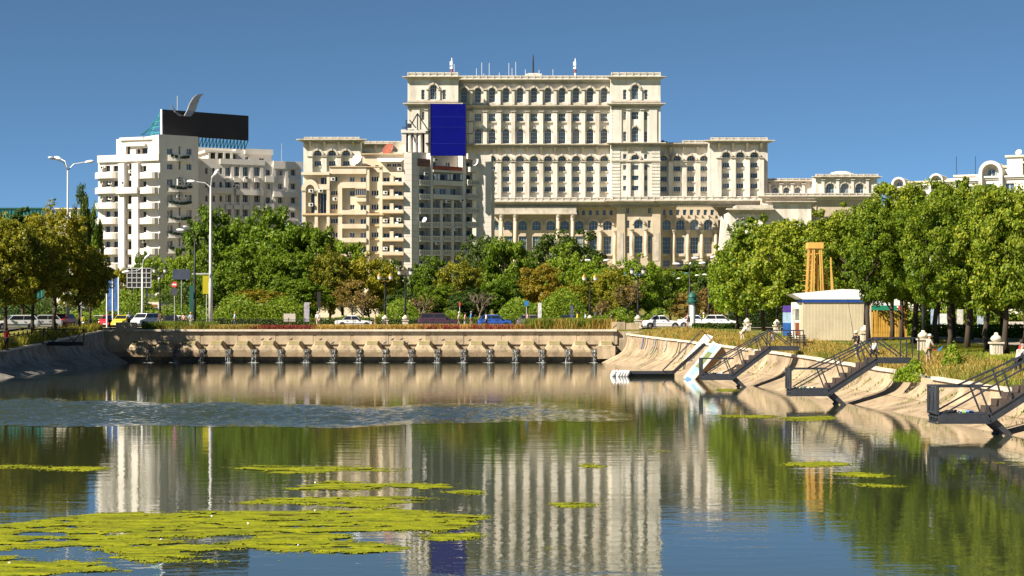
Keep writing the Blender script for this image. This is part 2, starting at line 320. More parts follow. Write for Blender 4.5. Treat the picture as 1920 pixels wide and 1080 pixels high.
# --- bank walls: slabs, coping stones, each piece its own mesh
def bank_profile(zc, foot=0.0, w=RB):     # (offset out from waterline, z), concave like a quarter pipe
    pr = [(-1.2, -0.42), (0, 0), (w*.36, zc*.17), (w*.6, zc*.285), (w*.76, zc*.40), (w*.86, zc*.54), (w*.915, zc*.70), (w*.94, zc*.86), (w*.945, zc-0.12)]
    return pr
def bank(name, label, xf, zf, sgn, Dlist, m, width):
    root = empty(name, (xf(100), 100, 0)); tag(root, label, 'wall')
    rr = random.Random(5)
    for D0, D1 in zip(Dlist, Dlist[1:]):
        gap = 0.025
        for lo, hi in ((0, 3), (3, 8)):
            b = MB(); dep = rr.uniform(0, .022); rows = []
            for D in (D0+gap/2, D1-gap/2):
                pr = bank_profile(zf(D), w=width)[lo:hi+1]
                if lo: pr = [(pr[0][0]+0.02, pr[0][1]+0.012)]+pr[1:]
                rows.append([Vector((xf(D)+sgn*(o+dep)-root.location.x, D-100, z)) for o, z in pr])
            k = len(rows[0])
            back = [[p+Vector((sgn*0.3, 0, -0.12)) for p in r] for r in rows]
            for r in rows+back: b.v.extend([tuple(p) for p in r])
            for j in range(k-1):
                b.f += [(j, j+1, k+j+1, k+j), (2*k+j, 3*k+j, 3*k+j+1, 2*k+j+1), (j, 2*k+j, 2*k+j+1, j+1), (k+j, k+j+1, 3*k+j+1, 3*k+j)]
            b.f += [(0, k, 3*k, 2*k), (k-1, 3*k-1, 4*k-1, 2*k-1)]
            b.build('slab', m, root)
        if rr.random() > 0.05:
            b = MB(); o0 = width*.90; za, zb = zf(D0), zf(D1); q = rr.uniform(-.015, .015)
            xa, xb = xf(D0)+sgn*o0-root.location.x+q, xf(D1)+sgn*o0-root.location.x+q; xa2, xb2 = xa+sgn*.42, xb+sgn*.42; e = .012; dz = rr.uniform(-.02, .02)
            lo_ = [(xa, D0-100+e, za-.135), (xa2, D0-100+e, za-.135), (xb2, D1-100-e, zb-.135), (xb, D1-100-e, zb-.135)]
            b.hexa([(x, y, z+dz) for x, y, z in lo_]+[(x, y, z+.15+dz) for x, y, z in lo_]); b.build('coping_stone', M_cope, root)
    # earth core behind the slabs
    b = MB(); rows = [[(xf(D)+sgn*(o+.16)-root.location.x, D-100, z-.1) for o, z in bank_profile(zf(D), w=width)] for D in Dlist]
    s_ = strip_mesh(rows); b.add(s_.v, s_.f); b.build('backing', M_concd, root)
    return root
DR = [44+2.4*i for i in range(66)]; DR = [d for d in DR if d < 201]+[202.4]
bank('canal_wall', 'sunlit curved concrete canal wall with stained slabs below the right lawn', rwx, rcz, 1, DR, M_bank, RB)
DL = [120+2.4*i for i in range(40)]; DL = [d for d in DL if d < 201.5]+[202.4]
bank('canal_wall', 'dark shaded concrete canal wall under the left trees', lwx, lcz, -1, DL, M_bankd, LB)
# graffiti on the far end of the right wall: painted streaks that follow the curve
rr = random.Random(11)
gcols = [(0.12, .14, .2), (.28, .16, .12), (.32, .3, .27), (.33, .26, .1), (.2, .2, .19), (.33, .25, .2), (.25, .25, .24), (.3, .25, .14), (.18, .15, .12)]
graf = empty('graffiti', (rwx(176), 176, 0)); tag(graf, 'row of multicoloured painted streaks on the curved wall left of the slide', 'graffiti')
for k in range(22):
    if rr.random() < .35: continue
    D = 192-k*1.15+rr.uniform(-.5, .5); wd = rr.uniform(.2, .85); lo = rr.choice([.6, .7, .76, .82, .82, .5])
    pr = [p for p in bank_profile(rcz(D)) if p[0] > RB*lo]; b = MB(); rows = []
    for DD in (D, D+wd): rows.append([(rwx(DD)+o-.05-rwx(176), DD-176, z+.035) for o, z in pr])
    if len(rows[0]) > 1: s_ = strip_mesh(rows); b.add(s_.v, s_.f); b.build('paint_streak', mat('graffiti_%d' % (k % 9), gcols[k % 9], .7, .25, 3), graf)
b = MB(); D = 133.5; pr = [p for p in bank_profile(rcz(155)) if p[0] > RB*.8]
s_ = strip_mesh([[(rwx(DD)+o-.05, DD, z+.04) for o, z in pr] for DD in (154.6, 155.0, 155.5)]); b.add(s_.v, s_.f)
tag(b.build('graffiti', mat('graffiti_teal', (.06, .3, .28), .7, .3, 3)), 'turquoise painted tag on the curved wall beside the farthest metal stair', 'graffiti')
# --- spillway dam
DY = 202.4; dam = empty('spillway_dam', (-16, DY, 0)); tag(dam, 'long sunlit concrete spillway wall with a row of water chutes', 'dam')
def dbox(name, m, x0, x1, y0, y1, z0, z1): b = MB(); b.box(x0+16, x1+16, y0, y1, z0, z1); return b.build(name, m, dam)
x_l, x_r = -45.5, 11.2
dbox('core', M_conc, x_l, 15.5, 2.75, 4.0, -0.5, 3.28)
xs = [x_l+.4+k*4.02 for k in range(15)]
for k, x in enumerate(xs[:-1]):
    dbox('wall_panel', M_conc, x+.08, min(x+4.02-.28, x_r), 2.6, 2.747, 1.9, 3.2)
    dbox('pilaster_strip', M_conc, x+4.02-.27, x+4.02+.07, 2.63, 2.747, 1.9, 3.2)
for k in range(9): dbox('coping_slab', M_cope, x_l+k*6.3, x_l+(k+1)*6.3-.02, 2.3, 4.0, 3.285, 3.5)
dbox('ledge', mat('weathered_concrete', (.27, .2, .125), .9, .25, .6, bump=.3, bscale=6, stain=((.1, .075, .045), .9, (1, 1, .35), .85)), x_l, 9.6, .55, 2.745, .62, 1.08)
dbox('wet_base', M_concd, x_l, 9.6, 1.5, 2.74, -.5, .617)
pitch = 49.1*DY/F; x0 = Xp(279, DY)-16*0
bm_ = MB()     # baffle block between two chutes: sloped flanks, flat raised crown
hw = pitch/2-.33
bm_.add([(-hw, 0.6, 1.08), (hw, .6, 1.08), (hw, 2.6, 1.08), (-hw, 2.6, 1.08), (-hw, .6, 1.32), (hw, .6, 1.32), (hw, 2.6, 1.42), (-hw, 2.6, 1.42),
         (-.58, .85, 1.86), (.58, .85, 1.86), (.58, 1.5, 2.24), (-.58, 1.5, 2.24), (.58, 2.6, 2.3), (-.58, 2.6, 2.3)],
        [(0, 1, 5, 4), (4, 5, 9, 8), (8, 9, 10, 11), (11, 10, 12, 13), (5, 6, 12, 10, 9), (7, 4, 8, 11, 13), (1, 2, 6, 5), (3, 0, 4, 7), (2, 3, 7, 13, 12, 6), (0, 3, 2, 1)])
blk = bm_.mesh('baffle_block', mat('block_concrete', (.4, .315, .205), .9, .2, .6, bump=.3, bscale=6, stain=((.13, .095, .055), 1.1, (1, 1, .35), .85), rnd=.2))
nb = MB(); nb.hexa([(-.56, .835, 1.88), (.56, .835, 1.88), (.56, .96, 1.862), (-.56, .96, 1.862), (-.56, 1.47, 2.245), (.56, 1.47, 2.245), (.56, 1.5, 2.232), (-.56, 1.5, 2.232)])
M_dpanel = mat('dark_panel_concrete', (.19, .15, .06), .9, .35, 2.0, col2=(.27, .24, .13)); nch = nb.mesh('dark_panel', M_dpanel)  # darker olive-brown panel on the sloping face of each block
cb = MB(); cb.box(-.33, .33, .42, 2.6, 1.082, 1.4); cb.box(-.33, -.26, .44, 2.6, 1.402, 1.5); cb.box(.26, .33, .44, 2.6, 1.402, 1.5); chn = cb.mesh('chute', M_concd)
M_fall = bpy.data.materials.new('falling_water'); M_fall.use_nodes = True
t2 = M_fall.node_tree; b2 = t2.nodes['Principled BSDF']; b2.inputs['Roughness'].default_value = .25
tc2 = t2.nodes.new('ShaderNodeTexCoord'); mp2 = t2.nodes.new('ShaderNodeMapping'); mp2.inputs['Scale'].default_value = (7, 7, 1.6); n2 = t2.nodes.new('ShaderNodeTexNoise'); n2.inputs['Scale'].default_value = 2.2; n2.inputs['Detail'].default_value = 4
r2 = t2.nodes.new('ShaderNodeValToRGB'); r2.color_ramp.elements[0].position = .5; r2.color_ramp.elements[1].position = .68; r2.color_ramp.elements[0].color = (.025, .028, .025, 1); r2.color_ramp.elements[1].color = (.62, .64, .66, 1)
oi2 = t2.nodes.new('ShaderNodeObjectInfo'); ad2 = t2.nodes.new('ShaderNodeVectorMath'); ad2.operation = 'ADD'
t2.links.new(tc2.outputs['Object'], ad2.inputs[0]); t2.links.new(oi2.outputs['Location'], ad2.inputs[1]); t2.links.new(ad2.outputs[0], mp2.inputs[0]); t2.links.new(mp2.outputs[0], n2.inputs['Vector']); t2.links.new(n2.outputs['Fac'], r2.inputs[0]); t2.links.new(r2.outputs[0], b2.inputs['Base Color'])
M_foam = mat('foam', (.42, .44, .44), .6, .2, 3)
falls = []
for v in range(4):
    fb = MB(); rr = random.Random(v)
    for q in range(9):
        xx = -.22+.055*q; w = rr.uniform(.012, .03); y = rr.uniform(-.03, .05); kx = rr.uniform(-.05, .05)
        pts = [(xx, .47, 1.33), (xx, .40+y, 1.3), (xx+kx*.3, .28+y, 1.1), (xx+kx*.6, .2+y, .7), (xx+kx, .16+y, 0.01)]
        fb.tube(pts, [w*.8, w, w, w*1.2, w*1.5], 5)
    falls.append(fb.mesh('water_spill', M_fall))
fo = MB(); rr = random.Random(3); ring = []
for j in range(14): a = 2*math.pi*j/14; q = rr.uniform(.6, 1.15); ring.append((.62*q*math.cos(a), .1+.3*q*math.sin(a)))
fo.v = [(0, .1, .035)]+[(x, y, .004) for x, y in ring]; fo.f = [(0, 1+j, 1+(j+1) % 14) for j in range(14)]; foam = fo.mesh('foam', M_foam)
for k in range(18):
    xc = Xp(279, DY)+k*pitch+16
    obj('chute', chn, dam, (xc, 0, 0))
    sp_ = obj('water_spill', falls[k % 4], dam, (xc, 0, 0)); f_ = obj('foam', foam, sp_, (0, 0, 0)); f_.scale = (1+.15*math.sin(k*2.1), 1, 1)
    for s in ([-1] if k == 0 else [])+[1]:
        xx = xc+s*pitch/2
        if xx-16 < 10.6:
            bo = obj('baffle_block', blk, dam, (xx, 0, 0)); obj('dark_panel', nch, bo)
dbox('end_block', M_conc, 9.0, 10.9, .3, 2.7, .4, 1.75)
# cracked corner pieces of wall right of the dam
for (a, c, lab) in ((1146, 1172, 'square weathered concrete block at the right end of the dam'), (1173, 1198, 'low weathered parapet piece beside the concrete block at the right end of the dam')):
    b = MB(); b.box(Xp(a, 207), Xp(c, 207)-.02, 206.3, 207.6, 3.2, 4.3 if a == 1146 else 4.18); tag(b.build('parapet_block', M_conc), lab, 'parapet')
b = MB(); b.box(Xp(222, 206), Xp(256, 206), 204.6, 206.3, 3.2, 4.25); tag(b.build('parapet_block', M_conc), 'dark concrete block at the left end of the dam', 'parapet')
# --- streets
def sheet(name, m, pts, kind='structure', label=None, cat=None):
    b = MB(); b.v = [tuple(p) for p in pts]; b.f = [tuple(range(len(pts)))]; o = b.build(name, m); tag(o, label or name, cat or name.split('_')[0], kind=kind); return o
sheet('pavement', M_pave, [(-70, 208.6, ZS+.06), (90, 208.6, ZS+.06), (90, 214.3, ZS+.06), (-70, 214.3, ZS+.06)], label='pavement behind the dam railing')
b = MB(); b.box(-70, 90, 214.3, 214.55, ZS-.1, ZS+.07); tag(b.build('kerb', M_cope), 'kerb along the street behind the dam', 'kerb', kind='structure')
sheet('road', M_asph, [(-70, 214.55, ZS+.012), (90, 214.55, ZS+.012), (90, 233, ZS+.012), (-70, 233, ZS+.012)], label='asphalt street crossing behind the dam', cat='road')
b = MB()
for k in range(26): b.box(-68+k*6, -65+k*6, 223.2, 223.35, ZS+.017, ZS+.019)
tag(b.build('lane_marking', M_whitep), 'dashed white lane line on the street behind the dam', 'marking', kind='structure')
rows = [[(X, D, lcz(D)+.24) for X in (-64, -51.5)] for D in Ds if D > 0]; s_ = strip_mesh(rows); tag(s_.build('road', M_asph), 'asphalt street along the left bank under the trees', 'road', kind='structure')
rows = [[(X, Y, hillz(Y)+.02) for X in (-64, -44)] for Y in (233, 260, 300, 430)]; s_ = strip_mesh(rows); tag(s_.build('road', M_asph), 'street continuing left behind the crossing', 'road', kind='structure')
rows = [[(X, Y, hillz(Y)+.02) for X in (18, 32)] for Y in (233, 300, 430, 500, 600)]; s_ = strip_mesh(rows); tag(s_.build('road', M_asph), 'boulevard running back from the crossing towards the palace', 'road', kind='structure')
rows = [[(rwx(D)+RB+16+o, D, rgz(D)+.12) for o in (0, 5)] for D in Ds if D > 40]; s_ = strip_mesh(rows); tag(s_.build('path', M_pave), 'paved promenade behind the right lawn', 'path', kind='structure')
# ================================================================== PALACE
PD = 900.0
pal = empty('palace', (Xp(1000, PD), PD, 22.0)); tag(pal, 'huge pale stone palace with tiered colonnaded facades rising behind the trees', 'palace')
PF = Face(pal, 960, PD, 0)          # main recessed plane
u_, z_ = PF.u, lambda y: Zp(y, PD)
def pw(name, m, x0, x1, y0, y1, ops, d, rev=.9):
    return wall(PF, name, m, u_(x0), u_(x1), z_(y1), z_(y0), [(u_(x), w/4.0, z_(yb), z_(yt), ar) for x, w, yt, yb, ar in ops], d, rev)
def pwin(ops, d, cols=3, rows=3, gm=None):
    for x, w, yt, yb, ar in ops: window(PF, u_(x), w/4.0, z_(yb), z_(yt), ar, cols, rows, d-.8, fw=.2, gm=gm)
def pbox(name, m, x0, x1, y0, y1, d0, d1): return PF.part(name, m, x0, x1, y0, y1, d0, d1)
def pcorn(name, m, x0, x1, y0, y1, d, proj, steps=3): return PF.cornice(name, m, u_(x0), u_(x1), z_(y1), z_(y0), d, proj, steps)
def pilaster(x, w, y0, y1, d, dep=1.0, cap=True, m=None):
    b = MB(); PF.pbox(b, x-w/2, x+w/2, y0+(1.8 if cap else 0), y1, d-.1, d+dep); o = b.build('pilaster', m or M_stone, pal)
    if cap:
        b = MB(); PF.pbox(b, x-w/2-.6, x+w/2+.6, y0+1.3, y0+2.6, d-.1, d+dep+.2); PF.pbox(b, x-w/2-1.3, x+w/2+1.3, y0, y0+1.3, d-.1, d+dep+.5); b.build('capital', M_trim, o)
    return o
def hood(x, w, yt, yc, d, wid=2.2, dep=.55):     # moulded arch ring round an arched opening; yc = springing row
    b = MB(); r0, r1 = w/2/4, (w/2+wid)/4; n = 12; zc = z_(yc); k = 0
    for i in range(n+1):
        a = math.pi*i/n
        for r in (r0, r1):
            for dd in (d-.05, d+dep): b.v.append(tuple(PF.pt(u_(x)-r*math.cos(a), dd, zc+r*math.sin(a))))
    for i in range(n): q = 4*i; b.f += [(q+1, q+3, q+7, q+5), (q+2, q+6, q+7, q+3), (q, q+1, q+5, q+4)]
    b.f += [(0, 2, 3, 1), (4*n, 4*n+1, 4*n+3, 4*n+2)]
    o = b.build('arch_moulding', M_trim, pal); kb = MB(); PF.pbox(kb, x-.9, x+.9, yc-w/2-wid-.6, yc-w/2+.6, d, d+dep+.35); kb.build('keystone', M_trim, o); return o
def balustrade(x0, x1, y0, y1, d, step=13.0):
    b = MB(); PF.pbox(b, x0, x1, y0, y0+(y1-y0)*.28, d-.8, d); PF.pbox(b, x0, x1, y1-(y1-y0)*.25, y1, d-.8, d)
    PF.pbox(b, x0, x1, y0+(y1-y0)*.28, y1-(y1-y0)*.25, d-.6, d-.35)
    o = b.build('balustrade', M_stone, pal); k = max(1, round((x1-x0)/step))
    for i in range(k+1): x = x0+(x1-x0)*i/k; b = MB(); PF.pbox(b, x-1.1, x+1.1, y0-.4, y1, d-.95, d+.15); b.build('balustrade_pier', M_trim, o)
def bracket(x, y0, y1, d, w=2.6, dep=1.8):
    b = MB(); u0, u1 = u_(x-w/2), u_(x+w/2); za, zb = z_(y1), z_(y0)
    b.hexa([PF.pt(u0, d+.25, za), PF.pt(u1, d+.25, za), PF.pt(u1, d-.1, za), PF.pt(u0, d-.1, za), PF.pt(u0, d+dep, zb), PF.pt(u1, d+dep, zb), PF.pt(u1, d-.1, zb), PF.pt(u0, d-.1, zb)]); b.build('bracket', M_trim, pal)
def dentils(x0, x1, y0, y1, d, dep=.8, step=3.2):
    b = MB(); x = x0+1
    while x < x1: PF.pbox(b, x, x+step*.5, y0, y1, d-.1, d+dep); x += step
    b.build('dentil_row', M_trim, pal)
def column(x, w, y0, y1, d):
    c = PF.pt(u_(x), d, z_(y1)); r = w/8.0; h = z_(y0)-z_(y1)
    b = MB(); b.smooth = True; b.lathe([(r*1.25, 0), (r*1.25, h*.03), (r, h*.05), (r*1.02, h*.4), (r*.88, h*.88)], c, 12); o = b.build('column', M_stone2, pal)
    b = MB(); b.lathe([(r*.9, h*.88), (r*1.05, h*.9), (r*1.0, h*.93), (r*1.5, h*.975), (r*1.6, h)], c, 10); b.build('capital', M_trim, o)
B = [870+26.25*i for i in range(11)]            # bay centres of the tower
# backing masses
pbox('core', M_stone, 768, 1233, 150, 505, -60, -1.6)
pbox('core', M_stone, 575, 768, 274, 505, -60, -1.6); pbox('core', M_stone, 1233, 1432, 274, 505, -60, -1.6)
pbox('core', M_stone, 1415, 1628, 345, 505, -50, 1.4)
PV = 8.0                                        # how far the pavilions stand forward
# --- top storey of the tower
ops = [(x, 11, 165, 191.5, True) for x in B]
pw('wall', M_stone, 858, 1146, 153, 199, ops, 0); pwin(ops, 0, 3, 4)
for x in B: hood(x, 14, 160, 172, 0, 3.6, 1.7)
for i in range(12): pilaster(B[0]-13.1+26.25*i, 5.4, 168, 197, 0, 1.8)
pbox('sill_band', M_trim, 858, 1146, 193, 197, -.1, .9)
for xc, (a, c) in ((814, (766, 860)), (1189, (1144, 1236))):
    ops = [(xc, 11.5, 163, 190, True)]; o2 = [(xc-19.5, 6, 172, 190, False), (xc+20, 6, 172, 190, False)]
    pw('wall', M_stone, a, c, 151, 199, ops+o2, PV); pwin(ops, PV, 3, 4); pwin(o2, PV, 2, 3)
    hood(xc, 15, 160, 170, PV, 3.2, .8); pilaster(xc-11, 3, 171, 191, PV, .6); pilaster(xc+11, 3, 171, 191, PV, .6)
    pbox('side_return', M_stone, a, a+.6, 151, 381, -30, PV-.01); pbox('side_return', M_stone, c-.6, c, 151, 381, -30, PV-.01)
    pbox('sill_band', M_trim, a, c, 192, 195, PV-.1, PV+.6)
    pcorn('cornice', M_trim, a, c, 148, 153, PV, 2.4, 4); balustrade(a+1, c-1, 140.5, 147.8, PV+1.4)
    pcorn('cornice', M_trim, a, c, 197.5, 203, PV, 2.2, 3); dentils(a, c, 203.4, 206.5, PV, 1.0)
pcorn('cornice', M_trim, 861, 1143, 149, 155, 0, 2.6, 4); balustrade(861, 1143, 142.5, 148.8, 1.6); dentils(861, 1143, 155.4, 158, 0, 1.0)
pcorn('cornice', M_trim, 861, 1143, 198, 203, 0, 2.2, 3); dentils(861, 1143, 203.4, 206.5, 0, 1.0)
b = MB(); PF.pbox(b, 985, 1016, 138, 142.4, -8, 0); PF.pbox(b, 990, 1010, 136.5, 138, -7, -1); b.build('flag_base', M_stone, pal)
# --- second storey of the tower
o1 = [(x, 12.5, 213, 227, False) for x in B[1:]]; o2 = [(x, 12, 241.4, 268.6, True) for x in B[1:]]
pw('wall', M_stone, 858, 1146, 203, 274, o1+o2, 0); pwin(o1, 0, 3, 2); pwin(o2, 0, 3, 4)
for x in B[1:]: hood(x, 13, 241, 247.5, 0, 2.2, .6); pbox('sill', M_trim, x-8, x+8, 228, 230.3, -.1, .8); pbox('sill', M_trim, x-8, x+8, 269.2, 271.5, -.1, .9)
for i in range(12): pilaster(B[0]-13.1+26.25*i, 7.5, 209, 272, 0, 2.2)
for xc, (a, c) in ((814, (766, 860)), (1189, (1144, 1236))):
    o1 = [(xc, 12.5, 213, 227, False)]; o2 = [(xc, 12, 241, 268.6, True)]; o3 = [(xc+s*19.5, 5.5, yt, yb, False) for s in (-1, 1) for yt, yb in ((213, 228), (250, 268))]
    pw('wall', M_stone, a, c, 203, 274, o1+o2+o3, PV); pwin(o1, PV, 3, 2); pwin(o2, PV, 3, 4); pwin(o3, PV, 2, 3)
    hood(xc, 13, 241, 247, PV, 2.2, .6)
    for s in (-1, 1): pilaster(xc+s*12.5, 6, 209, 272, PV, 1.1); pilaster(xc+s*33, 15, 206, 272, PV, .5, False)
    for k in range(10): pbox('rustication_course', M_stone, a+1, xc-42+14.5*0+2, 208+6.4*k, 212.6+6.4*k, PV-.1, PV+.28) if k % 1 == 0 and xc > 1000 else None
pcorn('cornice', M_trim, 861, 1143, 270.5, 275, 0, 2.8, 3); 
for xc, (a, c) in ((814, (766, 860)), (1189, (1144, 1236))): pcorn('cornice', M_trim, a, c, 270.5, 275, PV, 2.4, 3); dentils(a, c, 275.3, 278.5, PV, 1.1)
dentils(861, 1143, 275.3, 278.5, 0, 1.4)
# --- third tier: lunettes over three rows of office windows, full width
def tier3(bays, x0, x1, d, dy=0.0, pil=True, lo=375):
    o0 = [(x, 13, 290.8+dy, 301.8+dy, True) for x in bays]; o0 = [(x, w, yb-6.6-4.2, yb, True) for x, w, yt, yb, ar in o0]
    o1 = [(x, 12.6, y+dy, y+8.6+dy, False) for x in bays for y in (312, 331.5, 350.5)]
    pw('wall', M_stone, x0, x1, 273+dy, lo, o0+o1, d); pwin(o0, d, 3, 2); pwin(o1, d, 3, 1)
    for x in bays:
        hood(x, 16.5, 290, 301+dy, d, 3.4, 2.0)
        for y in (312, 331.5, 350.5): pbox('sill', M_trim, x-7.2, x+7.2, y+9.2+dy, y+11.2+dy, d-.1, d+.55)
    if pil:
        xs = [bays[0]-13.1]+[x+13.1 for x in bays]
        for x in xs:
            if x0-4 < x < x1+4: pilaster(x, 8.2, 303+dy, 373, d, 2.4); bracket(x, 277+dy, 289+dy, d, 4.0, 3.0)
tier3(B[2:], 924, 1146, 0)
xc = 1189; a, c = 1144, 1236
o1 = [(xc, 12.6, y, y+8.6, False) for y in (312, 331.5, 350.5)]+[(xc+s*19.5, 6, y, y+9, False) for s in (-1, 1) for y in (291.5, 312, 331.5, 350.5)]; o0 = [(xc, 13, 291, 301.8, True)]
pw('wall', M_stone, a, c, 273, 375, o0+o1, PV); pwin(o0, PV, 3, 2); pwin(o1, PV, 3, 1); hood(xc, 16.5, 290, 301, PV, 3.2, .8); pbox('string_course', M_trim, a, c, 303, 305.5, PV-.1, PV+.7)
for s in (-1, 1): pilaster(xc+s*12.5, 7, 305, 373, PV, 1.1); bracket(xc+s*12.5, 279, 289, PV, 4, 2.0)
for k in range(15): pbox('rustication_course', M_stone, a+1, a+17, 280+6.2*k, 284.6+6.2*k, PV-.1, PV+.28); pbox('rustication_course', M_stone, c-17, c-1, 280+6.2*k, 284.6+6.2*k, PV-.1, PV+.28)
tier3([1243.5+25.6*i for i in range(4)][:3]+[1319], 1236, 1330, 1.0)
pcorn('cornice', M_trim, 1238, 1328, 269, 274, 1.0, 2.8, 3); balustrade(1280, 1328, 264, 268.8, 2.2); dentils(1238, 1328, 274.4, 277.4, 1.0, 1.4)
RP = 12.0
tier3([1355.6, 1381.6, 1407.7], 1326, 1433, RP, -3.0)
pbox('side_return', M_stone, 1432.2, 1433, 268, 381, -40, RP-.01); pbox('side_return', M_stone, 1326, 1326.8, 268, 381, -2, RP-.01); pbox('roof_slab', M_stone, 1327, 1432, 270, 273, -40, RP-.2)
pcorn('cornice', M_trim, 1327, 1432, 268, 273, RP, 3.2, 3); balustrade(1328, 1431, 263, 267.8, RP+1.6); dentils(1327, 1432, 273.3, 276, RP, 1.6)
b = MB()
for i in range(14): x = 1334+i*7.2; PF.pbox(b, x, x+.35, 260, 263, RP-3, RP-2.9)
PF.pbox(b, 1334, 1428, 260, 260.4, RP-3, RP-2.9); b.build('roof_railing', M_black, pal)
b = MB(); PF.pbox(b, 1238, 1252, 264, 270, -6, -3); PF.pbox(b, 1256, 1275, 266, 270, -6, -3); PF.pbox(b, 1242, 1246, 261.5, 264, -5, -4); PF.pbox(b, 1238, 1290, 266.2, 266.7, -2, -1.9); b.build('roof_plant', M_black, pal)
# --- left wing seen over the apartment block
tier3([600.6, 627.2, 653.5], 574, 680, RP, -6.0, True, 420)
pbox('side_return', M_stone, 679.2, 680, 266, 430, -2, RP-.01); pbox('side_return', M_stone, 574, 574.8, 266, 430, -40, RP-.01); pbox('roof_slab', M_stone, 575, 679, 268, 271, -40, RP-.2)
pcorn('cornice', M_trim, 575, 679, 266, 271.5, RP, 3.2, 3); balustrade(577, 677, 262, 265.8, RP+1.6); dentils(575, 679, 271.8, 274.5, RP, 1.6)
tier3([692+25.6*i for i in range(3)], 680, 768, 1.0, -3)
pcorn('cornice', M_trim, 681, 766, 269.5, 274, 1.0, 2.8, 3); balustrade(681, 766, 265.5, 269.3, 2.2); dentils(681, 766, 274.4, 277.4, 1.0, 1.4)
# --- belt and ground storeys
pcorn('cornice', M_trim, 926, 1145, 378, 388, 1.5, 5.5, 4); balustrade(926, 1145, 371.5, 377.8, 6.0)
pcorn('cornice', M_trim, 1146, 1236, 378, 388, PV+1, 4.0, 4); balustrade(1146, 1236, 371.5, 377.8, PV+4)
pcorn('cornice', M_trim, 1238, 1436, 378, 388, RP-1, 4.0, 4); balustrade(1238, 1436, 371.5, 377.8, RP+2)
dentils(926, 1145, 388.4, 391, 1.5, 3); dentils(1146, 1236, 388.4, 391, PV+1, 2); dentils(1238, 1436, 388.4, 391, RP-1, 2)
# left portico of the base
so_ = [(x, 6.5, 393.5, 403.5, True) for x in (1082, 1094, 1107, 1120, 1133, 1146)]
ao = [(x, 16, 414, 431.5, True) for x in (927, 953, 980, 1006, 1032.5, 1059, 1086, 1112.5, 1139)]
to = [(x, 14.5, 443, 476, False) for x in (927, 953, 980, 1006, 1032.5, 1059, 1086, 1112.5, 1139)]
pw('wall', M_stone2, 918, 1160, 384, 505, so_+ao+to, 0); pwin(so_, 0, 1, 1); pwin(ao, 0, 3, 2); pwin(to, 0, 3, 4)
for x, w, yt, yb, ar in ao: hood(x, 18, 413, 422, 0, 3.2, .8); pbox('sill', M_trim, x-8, x+8, 477, 480, -.1, .9)
b = MB(); PF.pbox(b, 926, 1080, 388.5, 402, .3, 5.2); PF.pbox(b, 925, 1081, 400.4, 402.8, .3, 5.6); b.build('portico_entablature', M_trim, pal)
for x in (940, 966, 1046, 1073): column(x, 7, 402.8, 505, 4.2)
for x in (1099, 1125.5, 1152): column(x, 6.5, 432, 498, 1.2)
xc = 1195; a, c = 1160, 1240
so_ = [(xc+s*20, 5.5, yt, yb, False) for s in (-1, 1) for yt, yb in ((392, 402), (415, 429), (444, 476))]; ao = [(xc, 16, 414, 430, True)]; to = [(xc, 15, 444, 475, False)]
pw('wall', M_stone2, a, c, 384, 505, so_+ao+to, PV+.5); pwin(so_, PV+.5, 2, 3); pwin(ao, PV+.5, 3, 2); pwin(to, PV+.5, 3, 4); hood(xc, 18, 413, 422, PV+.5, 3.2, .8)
pbox('side_return', M_stone2, a, a+.6, 384, 505, -2, PV+.48); pbox('side_return', M_stone2, c-.6, c, 384, 505, -2, PV+.48)
for s in (-1, 1): column(xc+s*13, 6.5, 432, 482, PV+2.2); pilaster(xc+s*33, 15, 390, 503, PV+.5, .8, False, M_stone2); pbox('pilaster_panel', M_trim, xc+s*33-4.5, xc+s*33+4.5, 438, 490, PV+1.25, PV+1.5)
b = MB(); 
for r, dd in ((1.7, .25), (1.1, .5)):
    b.prism([(r*math.cos(2*math.pi*i/16), r*math.sin(2*math.pi*i/16)) for i in range(16)], -dd, 0)
b.build('medallion', M_trim, pal, PF.pt(u_(1199), PV+.5, z_(395)))
X4 = [1248.5, 1274.6, 1300.6, 1326.5]
so_ = [(1244+12.9*i, 6.5, 393.8, 404, False) for i in range(8)]; ao = [(x, 15.5, 413, 431.5, True) for x in X4]; to = [(x, 14.5, 445.5, 475.5, False) for x in X4]+[(x, 12, 489, 500, False) for x in X4]
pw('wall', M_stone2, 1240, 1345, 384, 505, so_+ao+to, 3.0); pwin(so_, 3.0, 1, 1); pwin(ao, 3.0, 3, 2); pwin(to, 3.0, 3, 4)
for x in X4: hood(x, 17.5, 413, 421, 3.0, 3.4, .9); pbox('sill', M_trim, x-8.5, x+8.5, 476.2, 481, 2.9, 4.0)
for x in (1261.5, 1287.5, 1313.5, 1340): column(x, 6.8, 432, 497, 4.6)
for i in range(9): bracket(1250.5+12.9*i-13, 404.5, 409, 3.0, 2.2, 1.0)
# --- low wing on the right
def lowing(bays, x0, x1, d, yt, yb, w, ytop):
    ops = [(x, w, yt, yb, True) for x in bays]; pw('wall', M_stone, x0, x1, ytop+6, 380, ops, d); pwin(ops, d, 3, 3)
    for x in bays: hood(x, w+1.5, yt, yt+w/2, d, 2.0, .6); pbox('sill', M_trim, x-w/2-1.5, x+w/2+1.5, yb+.6, yb+2.2, d-.1, d+.6)
    xs = [bays[0]-(bays[1]-bays[0])/2]+[x+(bays[1]-bays[0])/2 for x in bays]
    for x in xs: pilaster(x, 5, ytop+9, 373, d, .9)
    pcorn('cornice', M_trim, x0, x1, ytop+4, ytop+8, d, 2.0, 3); balustrade(x0, x1, ytop, ytop+3.8, d+1.2)
lowing([1448.5, 1469.3, 1490], 1420, 1518, 9.0, 354, 371, 10.5, 337.5)
lowing([1542, 1569, 1596], 1516, 1628, 22.0, 350.5, 368, 14.5, 333.5)
